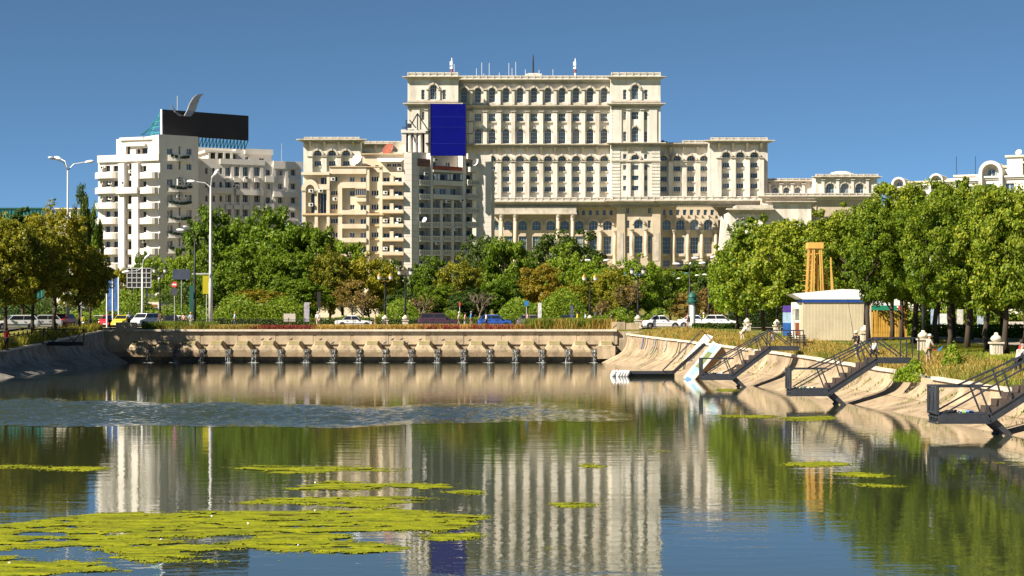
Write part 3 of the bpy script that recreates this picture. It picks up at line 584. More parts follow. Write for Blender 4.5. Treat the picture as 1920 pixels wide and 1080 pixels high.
pbox('side_return', M_stone, 1627.3, 1628, 339, 505, -30, 21.98); pbox('side_return', M_stone, 1516, 1516.7, 339, 505, 0, 21.98); pbox('roof_slab', M_stone, 1517, 1627, 340, 343, -30, 21.8); pbox('roof_slab', M_stone, 1421, 1516, 342, 345, -30, 8.8)
b = MB(); b.lathe([(9, 0), (8.9, .5), (5, 1.5), (4.6, 2.0), (2.5, 2.5), (0.3, 2.6)], PF.pt(u_(1572), 8, z_(334)), 20); b.build('low_dome', M_stone, pal)
pcorn('cornice', M_trim, 1418, 1628, 373, 378, 22, 2.5, 3); balustrade(1420, 1628, 368.5, 372.8, 24)
pbox('wall', M_stone2, 1418, 1628, 378.2, 505, 0, 21.5)
# ornate side portico in front
SD = 30.0
pbox('wall', M_stone, 1352, 1415, 405, 505, 12, SD); pcorn('cornice', M_trim, 1360, 1422, 398, 406, SD, 3, 3); pbox('wall', M_stone, 1418, 1505, 388, 440, 12, SD-4); pcorn('cornice', M_trim, 1430, 1505, 384, 388.4, SD-4, 2, 3)
pbox('entablature', M_trim, 1366, 1432, 392, 397.5, SD-12, SD+2)
for i in range(8): column(1366+i*8.6, 3.6, 397.5, 409, SD+.8)
for i, (x, y) in enumerate(((1356, 447), (1348, 470), (1350, 492))): pcorn('string_course', M_trim, x, 1420, y-3, y, SD, 2.2, 2)
oo = [(1369, 5, 418, 434, True), (1379, 7, 416, 436, True), (1390, 5, 418, 434, True)]
for x, w, yt, yb, ar in oo: window(PF, u_(x), w/4, z_(yb), z_(yt), True, 2, 2, SD+.02); hood(x, w+1, yt, yt+w/2, SD, 1.6, .5)
b = MB(); b.prism([(-4.5, -9), (-3.2, 6.5), (-1.2, 3.0), (.5, -2), (1.8, -9)], -2.0, 1.5); b.build('buttress', M_stone, pal, PF.pt(u_(1352), SD, z_(438)))
# --- roof aerials
for x, yt, r, m in ((846.5, 105, .5, M_whitep), (1079.5, 106, .5, M_whitep), (1000, 98, .42, M_black)):
    yb = 143 if x != 1000 else 137; c = PF.pt(u_(x), -6, z_(yb)); h = z_(yt)-z_(yb)
    b = MB(); b.tube([c, c+Vector((0, 0, h*.72)), c+Vector((0, 0, h))], [r, r*.8, r*.35], 6); o = b.build('mast', m, pal)
    if x != 1000:
        b = MB()
        for q in (.45, .62, .72): b.box(c.x-1.0, c.x+.3, c.y-.6, c.y+.6, c.z+h*q, c.z+h*q+.9)
        b.build('antenna_dish', M_whitep, o); b = MB(); b.tube([c+Vector((0, 0, h*.25)), c+Vector((0, 0, h*.42))], r*1.08, 6); b.build('red_band', M_rust, o)
for x, yt in ((779, 134), (851, 118), (893, 126), (903, 115), (917, 116), (936, 134), (954, 116), (960, 126), (967, 114), (985, 128), (1011, 129), (1037, 128), (907, 136)):
    c = PF.pt(u_(x), -4, z_(143)); b = MB(); b.tube([c, c+Vector((0, 0, z_(yt)-z_(143)))], .12, 4); b.build('whip_aerial', M_whitep, pal)
# ================================================================== APARTMENT BLOCKS
def wins(face, ops, d, cols=2, rows=1, gm=None, fm=None, fw=.09, dd=.4):
    for x, w, yt, yb in ops:
        uu = face.u(x); ww = face.u(x+w/2)-face.u(x-w/2); window(face, uu, ww, face.z(x, yb), face.z(x, yt), False, cols, rows, d-dd, fm or M_wframe, gm, fw)
def fwall(face, name, m, x0, x1, y0, y1, ops, d=0.0, rev=.5):
    xm = (x0+x1)/2
    return wall(face, name, m, face.u(x0), face.u(x1), face.z(xm, y1), face.z(xm, y0), [(face.u(x), face.u(x+w/2)-face.u(x-w/2), face.z(x, yb), face.z(x, yt), False) for x, w, yt, yb in ops], d, rev)
AC = None
def ac(face, px, py, d):
    global AC
    if AC is None:
        b = MB(); b.box(-.42, .42, -.32, 0, 0, .62); me = b.mesh('air_conditioner', M_ac)
        b = MB(); b.prism([(.1+.22*math.cos(2*math.pi*i/12), .31+.22*math.sin(2*math.pi*i/12)) for i in range(12)], -.35, -.321); AC = (me, b.mesh('fan_grille', M_black))
    o = obj('air_conditioner', AC[0], face.root, face.pt(face.u(px), d, face.z(px, py)-.3), face.th); obj('fan_grille', AC[1], o)
def dish(face, px, py, d, r, m, name='satellite_dish', aim=(-.5, -.7, .45)):
    c = face.pt(face.u(px), d, face.z(px, py)); b = MB(); a = Vector(aim).normalized(); e1 = a.orthogonal().normalized(); e2 = a.cross(e1); n = 14; b.v.append(tuple(c))
    for k in (1, 2):
        for j in range(n): t = 2*math.pi*j/n; q = r*k/2; b.v.append(tuple(c+(e1*math.cos(t)+e2*math.sin(t))*q+a*(q*q/r*.35)))
    b.f = [(0, 1+j, 1+(j+1) % n) for j in range(n)]+[(1+j, 1+n+j, 1+n+(j+1) % n, 1+(j+1) % n) for j in range(n)]
    o = b.build(name, m, face.root, smooth=True); b = MB(); b.bar(c-a*.05, c+Vector((0, 0, -r*1.3)), .09); b.bar(c, c+a*r*.8, .05); b.build('dish_mount', M_galv, o); return o
# ---------------- block on the left with the black roof board
LD = 375.0
lb = empty('apartment_block', (Xp(300, LD), LD, 0)); tag(lb, 'white apartment block with rounded balconies and a black board on its roof', 'apartment block')
LF = Face(lb, 300, LD, -22); RF = Face(lb, 300, LD, 38)
LT = [323.6+28.5*i for i in range(8)]        # balcony parapet tops
ops = []
for i in range(8):
    y = LT[i]
    ops += [(202, 9, y-13, y-2), (218, 11, y-13, y-2), (271, 7, y-13, y-2), (245, 12, y-14, y+4)]
    if i == 0: ops.pop()
ops += [(245, 8, 307, 330)]
fwall(LF, 'wall', M_white, 184, 300, 290, 560, ops, 0, .6); wins(LF, ops, 0, 1, 1, M_glassd, fw=.08)
for i in range(8):
    y = LT[i]
    for (a, c) in ((181, 227), (264, 299)):
        b = MB(); u0, u1 = LF.u(a), LF.u(c); z1, z0 = LF.z((a+c)/2, y), LF.z((a+c)/2, y+11.5); n = 10
        prf = []
        for k in range(n+1):
            q = k/n; prf.append((lerp(u0, u1, q), .35+1.15*(1-abs(2*q-1)**4)))
        for lo, hi, th in ((z0, z1, .14),):
            for k in range(n):
                (ua, da), (ub, db) = prf[k], prf[k+1]
                b.hexa([LF.pt(ua, da, lo), LF.pt(ub, db, lo), LF.pt(ub, db-th, lo), LF.pt(ua, da-th, lo), LF.pt(ua, da, hi), LF.pt(ub, db, hi), LF.pt(ub, db-th, hi), LF.pt(ua, da-th, hi)])
        pl = [LF.pt(u, dd-.1, z0+.01) for u, dd in prf]+[LF.pt(u1, -.02, z0+.01), LF.pt(u0, -.02, z0+.01)]; k = len(pl)
        b.add(pl+[p+Vector((0, 0, .18)) for p in pl], [tuple(reversed(range(k))), tuple(range(k, 2*k))]+[(j, (j+1) % k, k+(j+1) % k, k+j) for j in range(k)])
        for uu in (u0, u1): LF.box(b, uu-.07, uu+.07, -.05, .42, z0, z1)
        b.build('balcony', M_white, lb)
    if i in (1,): LF.part('balcony', M_white, 226, 265, y, y+11.5, -.05, 1.7)
    elif i: LF.part('loggia_parapet', M_white, 239, 251, y+2, y+11, -.3, .35)
    if i < 5:
        for px in ((192, 209) if i in (1, 2) else ((193,) if i == 0 else ())): ac(LF, px, y-9, .3)
LF.part('pilaster', M_white, 227, 238, 307, 560, -.1, 1.0); LF.part('pilaster', M_white, 252, 264, 307, 560, -.1, 1.0)
ac(LF, 247, 322, .2); ac(LF, 238, 344, 1.3); ac(LF, 273, 452, .3)
b = MB(); LF.pbox(b, 185, 300, 290, 303, .02, .5); b.build('parapet', M_white, lb)
ops = [(232, 8, 272, 289), (251, 9, 278, 289), (262, 14, 276, 289)]
fwall(LF, 'wall', M_white, 210, 300, 258, 291, ops, -1.5, .8); wins(LF, ops, -1.5, 1, 1, M_glassd, fw=.08, dd=.7)
LF.part('roof_edge', M_white, 218, 300, 255.5, 261, -1.6, -1.1); LF.part('penthouse_pier', M_white, 280, 295, 260, 286, -1.5, -1.15); LF.part('penthouse_canopy', M_white, 232, 266, 268, 273, -1.5, -.9)
# shaded corner tower
R1 = [(318.5, 10.5, y, y+11) for y in [278+28.8*i for i in range(9)]]+[(354.5, 9.5, y, y+11) for y in [279+28.8*i for i in range(9)]]+[(336.5, 4, y-4, y+11) for y in [278+28.8*i for i in range(9)]]
fwall(RF, 'wall', M_white, 300, 372, 254, 560, R1, 0, .4); wins(RF, R1, 0, 2, 1, None, M_wframe, .1)
M_plants = mat('balcony_plants', (.03, .05, .03), .9, .5, 5)
for i in range(8):
    if i == 1: continue
    y = 291+28.8*i; b = MB(); u0, u1 = RF.u(314), RF.u(359); z1, z0 = RF.z(336, y), RF.z(336, y+12); n = 8
    for k in range(n):
        qa, qb = k/n, (k+1)/n; ua, ub = lerp(u0, u1, qa), lerp(u0, u1, qb); da, db = .25+.75*math.sin(math.pi*qa), .25+.75*math.sin(math.pi*qb)
        b.hexa([RF.pt(ua, da, z0), RF.pt(ub, db, z0), RF.pt(ub, 0, z0), RF.pt(ua, 0, z0), RF.pt(ua, da, z1-.5*math.sin(math.pi*(qa+qb)/2)), RF.pt(ub, db, z1-.5*math.sin(math.pi*(qa+qb)/2)), RF.pt(ub, 0, z1-.5), RF.pt(ua, 0, z1-.5)])
    o = b.build('balcony', M_white, lb); b = MB(); rr = random.Random(i)
    for k in range(26): uu = lerp(u0+.3, u1-.3, rr.random()); q = (uu-u0)/(u1-u0); s = rr.uniform(.12, .3); RF.box(b, uu-s, uu+s, .2+.7*math.sin(math.pi*q)-.2, .35+.7*math.sin(math.pi*q), z1-.55*math.sin(math.pi*q)-.2, z1-.45*math.sin(math.pi*q)+rr.uniform(0, .3))
    b.build('balcony_plants', M_plants, o)
for px, py in ((333, 339), (345, 339), (333, 345), (345, 345), (332, 368), (344, 368)): ac(RF, px, py, .45)
b = MB(); RF.box(b, RF.u(300)+.02, RF.u(372), -13, -.55, 0, RF.z(336, 254.3)); b.build('core', M_white, lb)
b = MB(); LF.box(b, LF.u(184.5), LF.u(299), -14, -.62, 0, LF.z(240, 290.5)); LF.box(b, LF.u(211), LF.u(299), -12, -2.35, LF.z(240, 290), LF.z(240, 258.5)); b.build('core', M_white, lb)
# long receding wing
WF = Face(lb, 372, 389.0, 24)
xs1 = [387, 400.5, 414]; xs2 = [427.5, 443, 460, 482]; xs3 = [502.5, 525.5, 549.5]
ops = []
for j, y in enumerate((317, 343, 369, 396, 422, 449)):
    ops += [(x, 5, y-2, y+9) for x in xs1]+[(x, 10, y-4, y+13 if j == 0 else y+10) for x in xs2]+[(x, 8.5, y+1, y+12) for x in xs3]
fwall(WF, 'wall', M_white, 372, 565, 300, 560, ops, 0, .9); wins(WF, ops, 0, 2, 1, None, M_wframe, .1, .8)
WF.part('parapet', M_white, 412, 496, 299, 309, -.05, .4); WF.part('parapet', M_white, 512, 566, 303, 317, -.05, .4)
for y in (356, 410): WF.part('balcony', M_white, 440, 491, y, y+10.5, .02, 1.1); WF.part('balcony', M_white, 392, 434, y-4, y+7, .02, .9); WF.part('balcony', M_white, 511, 558, y+4, y+14, .02, 1.0)
for y in (332, 383): 
    for x in (428, 443, 461, 482): WF.part('balcony', M_white, x-6, x+6, y+2, y+10, .02, .7)
    WF.part('balcony', M_white, 496, 512, y-1, y+10, .02, .8); WF.part('balcony', M_white, 540, 562, y+2, y+12, .02, .6)
for x in (435.5, 451.5, 471, 490, 513, 537): WF.part('pier', M_white, x-3, x+3, 309, 560, -.05, .3)
ac(WF, 459, 334, .8); ac(WF, 435, 350, .8); ac(WF, 441, 350, .8)
fwall(WF, 'wall', M_white, 452, 520, 277, 301, [(473, 6, 291, 299), (501, 9, 294, 300)], -4, .5); wins(WF, [(473, 6, 291, 299), (501, 9, 294, 300)], -4, 2, 1, M_glassd)
WF.part('roof_edge', M_white, 468, 521, 277, 287, -4.1, -3.3); WF.part('penthouse_wall', M_white, 376, 458, 272, 301, -9, -7)
b = MB()
for i in range(4): WF.pbox(b, 392+14*i, 396+14*i, 286, 300, -6.9, -.5)
WF.pbox(b, 386, 452, 282, 286, -7, -.6); b.build('terrace_pergola', M_white, lb)
b = MB(); WF.box(b, WF.u(372), WF.u(564.5), -14, -.95, 0, WF.z(468, 300.5)); WF.box(b, WF.u(453), WF.u(519), -12, -4.6, WF.z(486, 301), WF.z(486, 277.5)); b.build('core', M_white, lb)
# roof board
BF = Face(lb, 305, 379.0, 38); zt, zb = BF.z(305, 205), BF.z(305, 253)
b = MB(); BF.box(b, 0, BF.u(466), -.5, 0, zb, zt); bo = b.build('black_board', M_board, lb)
b = MB(); BF.box(b, -.25, -.01, -.5, .05, zb, zt); b.build('board_edge', M_whitep, bo)
for k in range(14):
    b = MB(); ua = BF.u(466)*(.42+.58*k/14); ub = BF.u(466)*(.42+.58*(k+1)/14)
    b.bar(BF.pt(ua, -.2, zb-1.9), BF.pt(ua, -.2, zb), .18); b.bar(BF.pt(ua, -.2, zb-1.9), BF.pt(ub, -.2, zb), .13); b.build('support_strut', M_teal, bo)
b = MB()
for k in range(4):
    b.bar(BF.pt(-.1-k*0, -.5-k*1.0, zt-k*1.3-.3), BF.pt(-.1, -5.5-k*.2, zb-.3-k*.05), .12); 
for k in range(5): b.bar(BF.pt(-.1, -.6, zt-k*1.1), BF.pt(-.1, -.6-k*1.1, zt-k*1.1), .1)
for k in range(3): b.bar(BF.pt(-.3-k*.9, -.6, zt-1.2-k*1.4), BF.pt(-3.6-.4*k, -1.2, zb-.2), .12); b.bar(BF.pt(-.2, -.6, zb+1+k), BF.pt(-2.2+.5*k, -1.0, zb+.8+k), .1)
b.build('support_frame', M_teal, bo)
b = MB(); prof = [(318, 197), (326, 211), (336, 218), (347, 218), (354, 208), (358, 195), (363, 184), (369, 178.5), (376.5, 177)]; wd = [.1, .35, .9, 1.6, 2.0, 1.9, 1.6, 1.2, .5]
for (x, y), w in zip(prof, wd):
    u = BF.u(x); z = BF.z(x, y)
    for dd, q in ((.3, -w*.35), (.3, w*.55), (.75, -w*.35), (.75, w*.55)): b.v.append(tuple(BF.pt(u+q, dd+.6*abs(z-zt)/6, z)))
for i in range(len(prof)-1): q = 4*i; b.f += [(q, q+1, q+5, q+4), (q+2, q+6, q+7, q+3), (q, q+4, q+6, q+2), (q+1, q+3, q+7, q+5)]
b.f += [(0, 2, 3, 1), (q+4, q+5, q+7, q+6)]
b.build('swoosh_sculpture', mat('grey_metal_sheet', (.3, .3, .33), .45, .1, metal=.5), bo)
b = MB()
for x, y in (): c = BF.pt(BF.u(x), -2, BF.z(x, 222)); b.tube([c, c+Vector((0, 0, BF.z(x, y)-BF.z(x, 222)))], .1, 5); b.box(c.x-.2, c.x+.3, c.y-.12, c.y+.12, c.z+.6, c.z+.8)
pass
for x, y in ((342, 178), (375, 183), (460, 217)):
    b = MB(); c = BF.pt(BF.u(x), -2, BF.z(x, 222)); b.tube([c, c+Vector((0, 0, BF.z(x, y)-BF.z(x, 222)))], .1, 5); b.build('roof_aerial', M_galv, lb)
c = WF.pt(WF.u(536), -3, WF.z(536, 303)); b = MB(); b.tube([c, c+Vector((0, 0, 4))], .05, 4); b.build('roof_aerial', M_galv, lb)
# ---------------- middle block with the blue board
MD = 360.0
mb_ = empty('apartment_block', (Xp(772, MD), MD, 0)); tag(mb_, 'cream apartment block with stacked balconies in front of the palace', 'apartment block')
AF = Face(mb_, 772, MD, 0); SF = Face(mb_, 772, MD, 37)
pit = 26.2
rowsA = [330+pit*i for i in range(8)]
ops = []
for i, y in enumerate(rowsA):
    ops += [(625.5, 13, y, y+9.5), (702.5, 13.5, y, y+10), (659.5, 9, y+1, y+10), (680.5, 11, y+1, y+11)]
    ops += [(724, 13, y+2, y+15), (746, 14, y+2, y+15)]
ops = [o for o in ops]
opsA = ops+[(590, 17, 362, 399), (605, 12, 362, 399), (607, 14, 332, 345)]
fwall(AF, 'wall', M_cream, 567, 757, 322, 560, opsA, -.9, .7)
wins(AF, [o for o in opsA if o[0] in (625.5, 702.5)], -.9, 3, 1, M_glassd, M_wframe, .11, .25); wins(AF, [o for o in opsA if o[0] in (659.5, 680.5)], -.9, 2, 1, None, M_wframe, .1, .3); wins(AF, [o for o in opsA if o[0] in (724, 746, 590, 605, 607)], -.9, 2, 1, M_glassd, M_wframe, .08, .65)
# piers in front of the wall
for x0, x1, y0 in ((566.5, 573, 357), (590, 596, 357), (612.5, 618, 322), (634, 641.5, 345), (687, 692.5, 315), (711.5, 717, 315)): AF.part('pier', M_cream, x0, x1, y0, 560, -.95, .05)
AF.part('capital', M_cream, 565.5, 574, 355.5, 358.5, -.9, .2); AF.part('capital', M_cream, 589, 597, 355.5, 358.5, -.9, .2)
# big arch at the left end
b = MB(); n = 14; xc, yc = 581.5, 357; r0, r1 = 8.6*MD/F, 16.5*MD/F
for i in range(n+1):
    a = math.pi*i/n
    for r in (r0, r1):
        for dd in (-.8, .25): b.v.append(tuple(AF.pt(AF.u(xc)-r*math.cos(a), dd, Zp(yc, MD)+r*1.25*math.sin(a))))
for i in range(n): q = 4*i; b.f += [(q+1, q+3, q+7, q+5), (q+2, q+6, q+7, q+3), (q, q+1, q+5, q+4), (q, q+4, q+6, q+2)]
b.f += [(0, 2, 3, 1), (4*n, 4*n+1, 4*n+3, 4*n+2)]; b.build('arch', M_cream, mb_)
AF.part('parapet', M_cream, 565, 618, 323, 328, -.9, .3); AF.part('parapet', M_cream, 596, 618, 345.5, 355.5, -.9, .1); AF.part('string_course', M_ochre, 566, 757, 400, 403.5, -.9, .25)
AF.part('parapet', M_cream, 618, 687, 313.5, 326, -.9, .15); AF.part('parapet', M_cream, 641.5, 687, 341.5, 352.5, -.9, .1); AF.part('roof_edge', M_ochre, 617, 718, 312, 313.6, -1, .35)
for y in (394, 420, 446, 472): AF.part('balcony', M_cream, 641.6, 687, y, y+8.5, -.95, .35)
AF.part('balcony', M_cream, 668, 686.9, 371, 378, -.9, .5); AF.part('glazed_balcony', M_glass, 667, 686.8, 355.5, 367, -.85, .4)
b = MB(); 
for k in range(6): AF.pbox(b, 666.6+k*4, 667.2+k*4, 353.5, 369, .35, .5)
AF.pbox(b, 666.6, 687, 353, 354.5, .3, .52); AF.pbox(b, 666.6, 687, 366.5, 369, .3, .52); b.build('balcony_glazing_bars', M_ochre, mb_)
for i, y in enumerate(rowsA):
    if i: AF.part('spandrel', M_ochre if i > 2 else M_cream, 692.6, 711.4, y+12, y+15, -.92, -.6)
    o = AF.part('balcony', M_cream, 717.1, 757, y+11, y+16.5, -.95, .9); AF.part('slab', M_ochre, 717.1, 757, y+16.6, y+18, -.95, .95)
    AF.part('balcony_wall', M_cream, 731, 738, y-1, y+11, -.95, .5); AF.part('balcony_pot', M_whitep, 741, 747, y+8.3, y+11, .4, .7)
    if i % 2: ac(AF, 722, y+5, -.3)
for px, py in ((628, 373), (583, 358), (583, 384), (624, 336), (749, 317), (601, 358), (720, 345), (748, 412)): ac(AF, px, py, .2 if px != 628 else -.2)
# penthouse
ops = [(690, 7, 308, 313.5), (705.5, 6.5, 308, 313.5), (728, 8, 304.5, 311), (738, 8, 304.5, 311), (747, 7, 304.5, 311)]
fwall(AF, 'wall', M_cream, 678, 757, 288, 325, ops, -2, .4); wins(AF, ops, -2, 2, 1, M_glassd, M_wframe, .09, .3)
b = MB(); b.hexa([AF.pt(AF.u(711), -.2, Zp(303, MD)), AF.pt(AF.u(752), -.2, Zp(303, MD)), AF.pt(AF.u(757), -2, Zp(296, MD)), AF.pt(AF.u(706), -2, Zp(296, MD)), AF.pt(AF.u(711), -.2, Zp(302, MD)), AF.pt(AF.u(752), -.2, Zp(302, MD)), AF.pt(AF.u(757), -2, Zp(295, MD)), AF.pt(AF.u(706), -2, Zp(295, MD))]); b.build('awning', M_whitep, mb_)
AF.part('roof_edge', M_ochre, 676, 757, 286.3, 288.2, -2.2, -1.5)
dish(AF, 670, 300, -.6, 1.15, M_whitep); dish(AF, 728, 278.5, -3, 1.25, M_rust); dish(AF, 744, 277.5, -3, 1.45, mat('beige_dish', (.5, .44, .34), .6), aim=(.15, -.8, .5))
# corner pier and shaded face
for k in range(26): AF.part('pier_panel', M_cream2, 757.2, 772, 286+10.5*k, 296.2+10.5*k, -1, .12)
b = MB(); AF.box(b, AF.u(567), AF.u(757), -14, -1.65, 0, Zp(323, MD)); AF.box(b, AF.u(679), AF.u(772)-.05, -12, -2.45, 0, Zp(286.8, MD)); AF.box(b, AF.u(757.3), AF.u(771.9), -2.4, -1, 0, Zp(286.2, MD)); b.build('core', M_cream, mb_)
cols = [(795.5, 19, 786, 806), (817.5, 12, 810.5, 824.5), (837.5, 14, 830, 845), (857.5, 13, 851, 865), (882.5, 18, 872.5, 893)]
rowsS = [337.5+pit*i for i in range(8)]
ops = []
for j, (xc, w, a, c) in enumerate(cols):
    for i, y in enumerate(rowsS): ops.append((xc, w*.82, y-10.5, y+8))
ops += [(793, 16, 300, 311), (820, 8, 303, 314), (847, 8, 303, 314), (882, 14, 303, 311)]
fwall(SF, 'wall', M_cream2, 772.5, 893, 287, 560, ops, -1.3, .3); wins(SF, ops, -1.3, 2, 1, None, M_wframe, .12, .25)
for k in range(26): SF.part('pier_panel', M_cream2, 772.4, 785.5, 287+10.5*k, 297.2+10.5*k, -1.3, 0)
for x0, x1 in ((806.5, 810.5), (866, 872), ): SF.part('pier', M_cream2, x0, x1, 287, 560, -1.3, .25)
for x0, x1 in ((825, 829.5), (845.8, 850.5)): SF.part('pier', M_cream2, x0, x1, 376, 560, -1.3, .15)
for j, (xc, w, a, c) in enumerate(cols):
    for i, y in enumerate(rowsS):
        if j in (1, 2, 3) and i < 2:
            if j == 2: SF.part('balcony', M_cream2, 811, 865.8, y+1.5, y+10.5, -1.2, .3)
            continue
        b = MB(); SF.pbox(b, a, c, y, y+1.6, -.1, .32 if j < 4 else .9); SF.pbox(b, a, c, y+8.6, y+11, -1.2, .32 if j < 4 else .9); k = 6 if j in (0, 4) else 5; dd = .25 if j < 4 else .85
        for q in range(k+1): x = lerp(a+.4, c-.4, q/k); SF.pbox(b, x-.7, x+.7, y+1.6, y+8.6, dd-.15, dd)
        SF.pbox(b, a, c, y+1.6, y+8.6, dd-.32, dd-.22)
        if j == 4: SF.pbox(b, a, a+1, y, y+10.9, -1.2, dd); SF.pbox(b, c-1, c, y, y+10.9, -1.2, dd)
        b.build('balcony', M_cream2, mb_)
SF.part('balcony', M_cream2, 810, 866, 320, 324, -1.3, .5); SF.part('balcony', M_cream2, 876, 896, 314, 323, -1.3, 1.0); SF.part('parapet', M_cream2, 873, 897, 289, 299, -1.3, .8)
b = MB(); SF.pbox(b, 783, 807, 298, 312, -.5, 0.1); b.build('glazed_balcony', mat('brown_glazing', (.16, .07, .04), .3, .5, 1.5), mb_)
b = MB(); SF.pbox(b, 812, 866, 312, 320, .1, .2); b.build('red_balcony_screen', M_rust, mb_)
for px, py in ((815, 300), (797, 326), (864, 376), (837, 378), (818, 456), (852, 430)): ac(SF, px, py, .1)
rr = random.Random(4); cl = [(.55, .65, .8), (.7, .7, .72), (.03, .04, .08), (.1, .15, .3)]
for k in range(9):
    px = 813+k*6; b = MB(); SF.pbox(b, px, px+3.5, 327, 337, .36, .4); b.build('drying_laundry', mat('laundry_%d' % (k % 4), cl[k % 4], .9), mb_)
dish(SF, 888, 306, .9, .75, M_whitep); dish(SF, 793, 413, .6, .55, M_whitep)
b = MB(); SF.box(b, SF.u(772.6), SF.u(893), -12, -1.62, 0, SF.z(830, 287.5)); b.build('core', M_cream2, mb_)
FF = Face(mb_, 893, SF.c.y+SF.u(893)*SF.t.y, 0)
for k in range(22): FF.part('fin_panel', M_cream2, 893, 921, 291+9.0*k, 299.8+9.0*k, -.8, .4)
FF.part('fin_core', M_cream2, 893.2, 920.6, 291.5, 560, -8, -.82); FF.part('back_wing', M_cream2, 921, 926, 315, 560, -16, -6)
# roof lantern room and frame beside the blue board
TF = Face(mb_, 760, 365, 0)
for i in range(12): TF.part('rusticated_pier', M_cream2, 753, 761.5, 245+3.9*i, 248.6+3.9*i, -3, 0)
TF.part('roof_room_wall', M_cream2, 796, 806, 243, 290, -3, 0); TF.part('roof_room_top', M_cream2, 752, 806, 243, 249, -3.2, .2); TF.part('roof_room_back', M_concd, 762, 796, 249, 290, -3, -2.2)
for x in (768.5, 778, 787.5): b = MB(); c = TF.pt(TF.u(x), -.5, Zp(290, 365)); b.lathe([(.42, 0), (.42, 4.2), (.36, 4.4)], c, 10); b.build('roof_column', M_cream2, mb_)
b = MB()
for a, c, e, f in ((768, 225, 780, 240), (783, 213, 802, 243), (783, 213, 772, 232), (783, 213, 783, 243), (804, 195, 804, 290), (762, 243, 762, 225), (805, 206, 811, 206), (805, 231, 811, 231), (798, 247, 811, 247), (798, 269, 811, 269), (770, 249, 774, 262)): b.bar(TF.pt(TF.u(a), .2, Zp(c, 365)), TF.pt(TF.u(e), .2, Zp(f, 365)), .22)
TF.pbox(b, 764, 772, 232, 240, 0, .5); b.build('roof_steelwork', M_steel, mb_)
b = MB()
for k in range(6): TF.pbox(b, 753+k*2, 753.4+k*2, 236, 243, -2, -1.9)
TF.pbox(b, 753, 764, 236, 236.7, -2, -1.9); b.build('roof_railing', M_black, mb_)
TB = Face(mb_, 807, 361.5, 4)
b = MB(); 
bo = TB.part('blue_board', M_blueb, 807, 873, 194.5, 292, -.35, 0)
for y in (219, 238, 269): TB.part('board_seam', mat('blue_seam', (.014, .02, .3), .6), 807.5, 872.5, y, y+.6, .003, .04).parent = bo
for x in (806.6, 872.8): TB.part('board_edge', M_black, x, x+.9, 194, 292.4, -.4, .06).parent = bo
b = MB()
for y in (206, 228, 251, 272): b.bar(TB.pt(TB.u(873), -.2, TB.z(873, y)), TB.pt(TB.u(886), -.6, TB.z(873, y-1)), .12); TB.pbox(b, 884.5, 886.5, y-2.5, y, -.8, -.3)
TB.pbox(b, 873.8, 875, 200, 292, -1.5, -1.2); b.build('board_lamp', M_black, bo)
for o in list(bo.children): o.matrix_parent_inverse = Matrix.Identity(4); o.location = (0, 0, 0)
# ---------------- cream blocks on the right, seen over the near trees
def rblock(px0, px1, ytop, D, deg, label, arches, extra=()):
    root = empty('apartment_block', (Xp(px0, D), D, 0)); tag(root, label, 'apartment block', 'cream blocks behind the right-hand trees'); f = Face(root, px0, D, deg); w = f.u(px1); zt = f.z(px0, ytop)
    b = MB(); f.box(b, 0, w, -14, -.5, 3, zt-.05); b.build('core', M_white, root)
    n = max(2, int(w/3.2)); ops = []
    for i in range(n):
        for j in range(7): ops.append((w*(i+.5)/n, 1.5, zt-3.2*j-3.0, zt-3.2*j-1.2, False))
    wall(f, 'wall', M_white, 0, w, 4, zt, ops, 0, .45)
    for o in ops[:n*7]: window(f, o[0], o[1], o[2], o[3], False, 2, 1, -.35, M_wframe, None, .1)
    f.cornice('cornice', M_white, 0, w, zt-.5, zt+.1, 0, .5, 2)
    for j in range(1, 6): b = MB(); f.box(b, w*.1, w*.9, .02, .9, zt-3.2*j-.9, zt-3.2*j+.0); b.build('balcony', M_white, root)
    for uc, ww, hh in arches:        # barrel-vaulted dormers
        b = MB(); k = 12; r = ww/2; pr = [(-r, -2.2)]+[(-r*math.cos(math.pi*i/k), hh-r+r*math.sin(math.pi*i/k)) for i in range(k+1)]+[(r, -2.2)]
        ri = r*.72; pi_ = [(ri, -2.2)]+[(ri*math.cos(math.pi*i/k), hh-r+ri*math.sin(math.pi*i/k)) for i in range(k+1)]+[(-ri, -2.2)]
        m_ = len(pr); po = list(reversed(pi_))
        for dd in (.9, -6): b.v += [tuple(f.pt(w*uc+x, dd, zt+z)) for x, z in pr]
        for dd in (.9, -.6): b.v += [tuple(f.pt(w*uc+x, dd, zt+z)) for x, z in po]
        for i in range(m_-1): b.f += [(i, i+1, m_+i+1, m_+i), (2*m_+i+1, 2*m_+i, 3*m_+i, 3*m_+i+1), (i+1, i, 2*m_+i, 2*m_+i+1)]
        b.f += [tuple(3*m_+i for i in range(m_))]
        o = b.build('vaulted_dormer', M_white, root); window(f, w*uc, ri*1.0, zt-1.6, zt+hh-r+ri*.5, True, 2, 2, -.5)
    for x0, x1, yt, d0, d1 in extra: b = MB(); f.box(b, w*x0, w*x1, d0, d1, zt-1, zt+yt); b.build('roof_block', M_white, root); b = MB(); f.box(b, w*x0-.3, w*x1+.3, d0-.1, d1+.3, zt+yt, zt+yt+.35); b.build('roof_block_cap', M_cream, root)
    return root, f
rblock(1676, 1748, 351, 430, -24, 'distant cream block with a small arched dormer, leftmost over the right-hand trees', [(.14, 3.2, 2.2)], ((.22, .95, 1.0, -8, -2),))
r_, f_ = rblock(1744, 1840, 340, 385, -24, 'cream block with one arched dormer and two aerials above the right-hand trees', [(.13, 2.8, 1.5)], ((.45, 1.0, .9, -9, -2), (.28, .5, .3, -9, -3)))
b = MB()
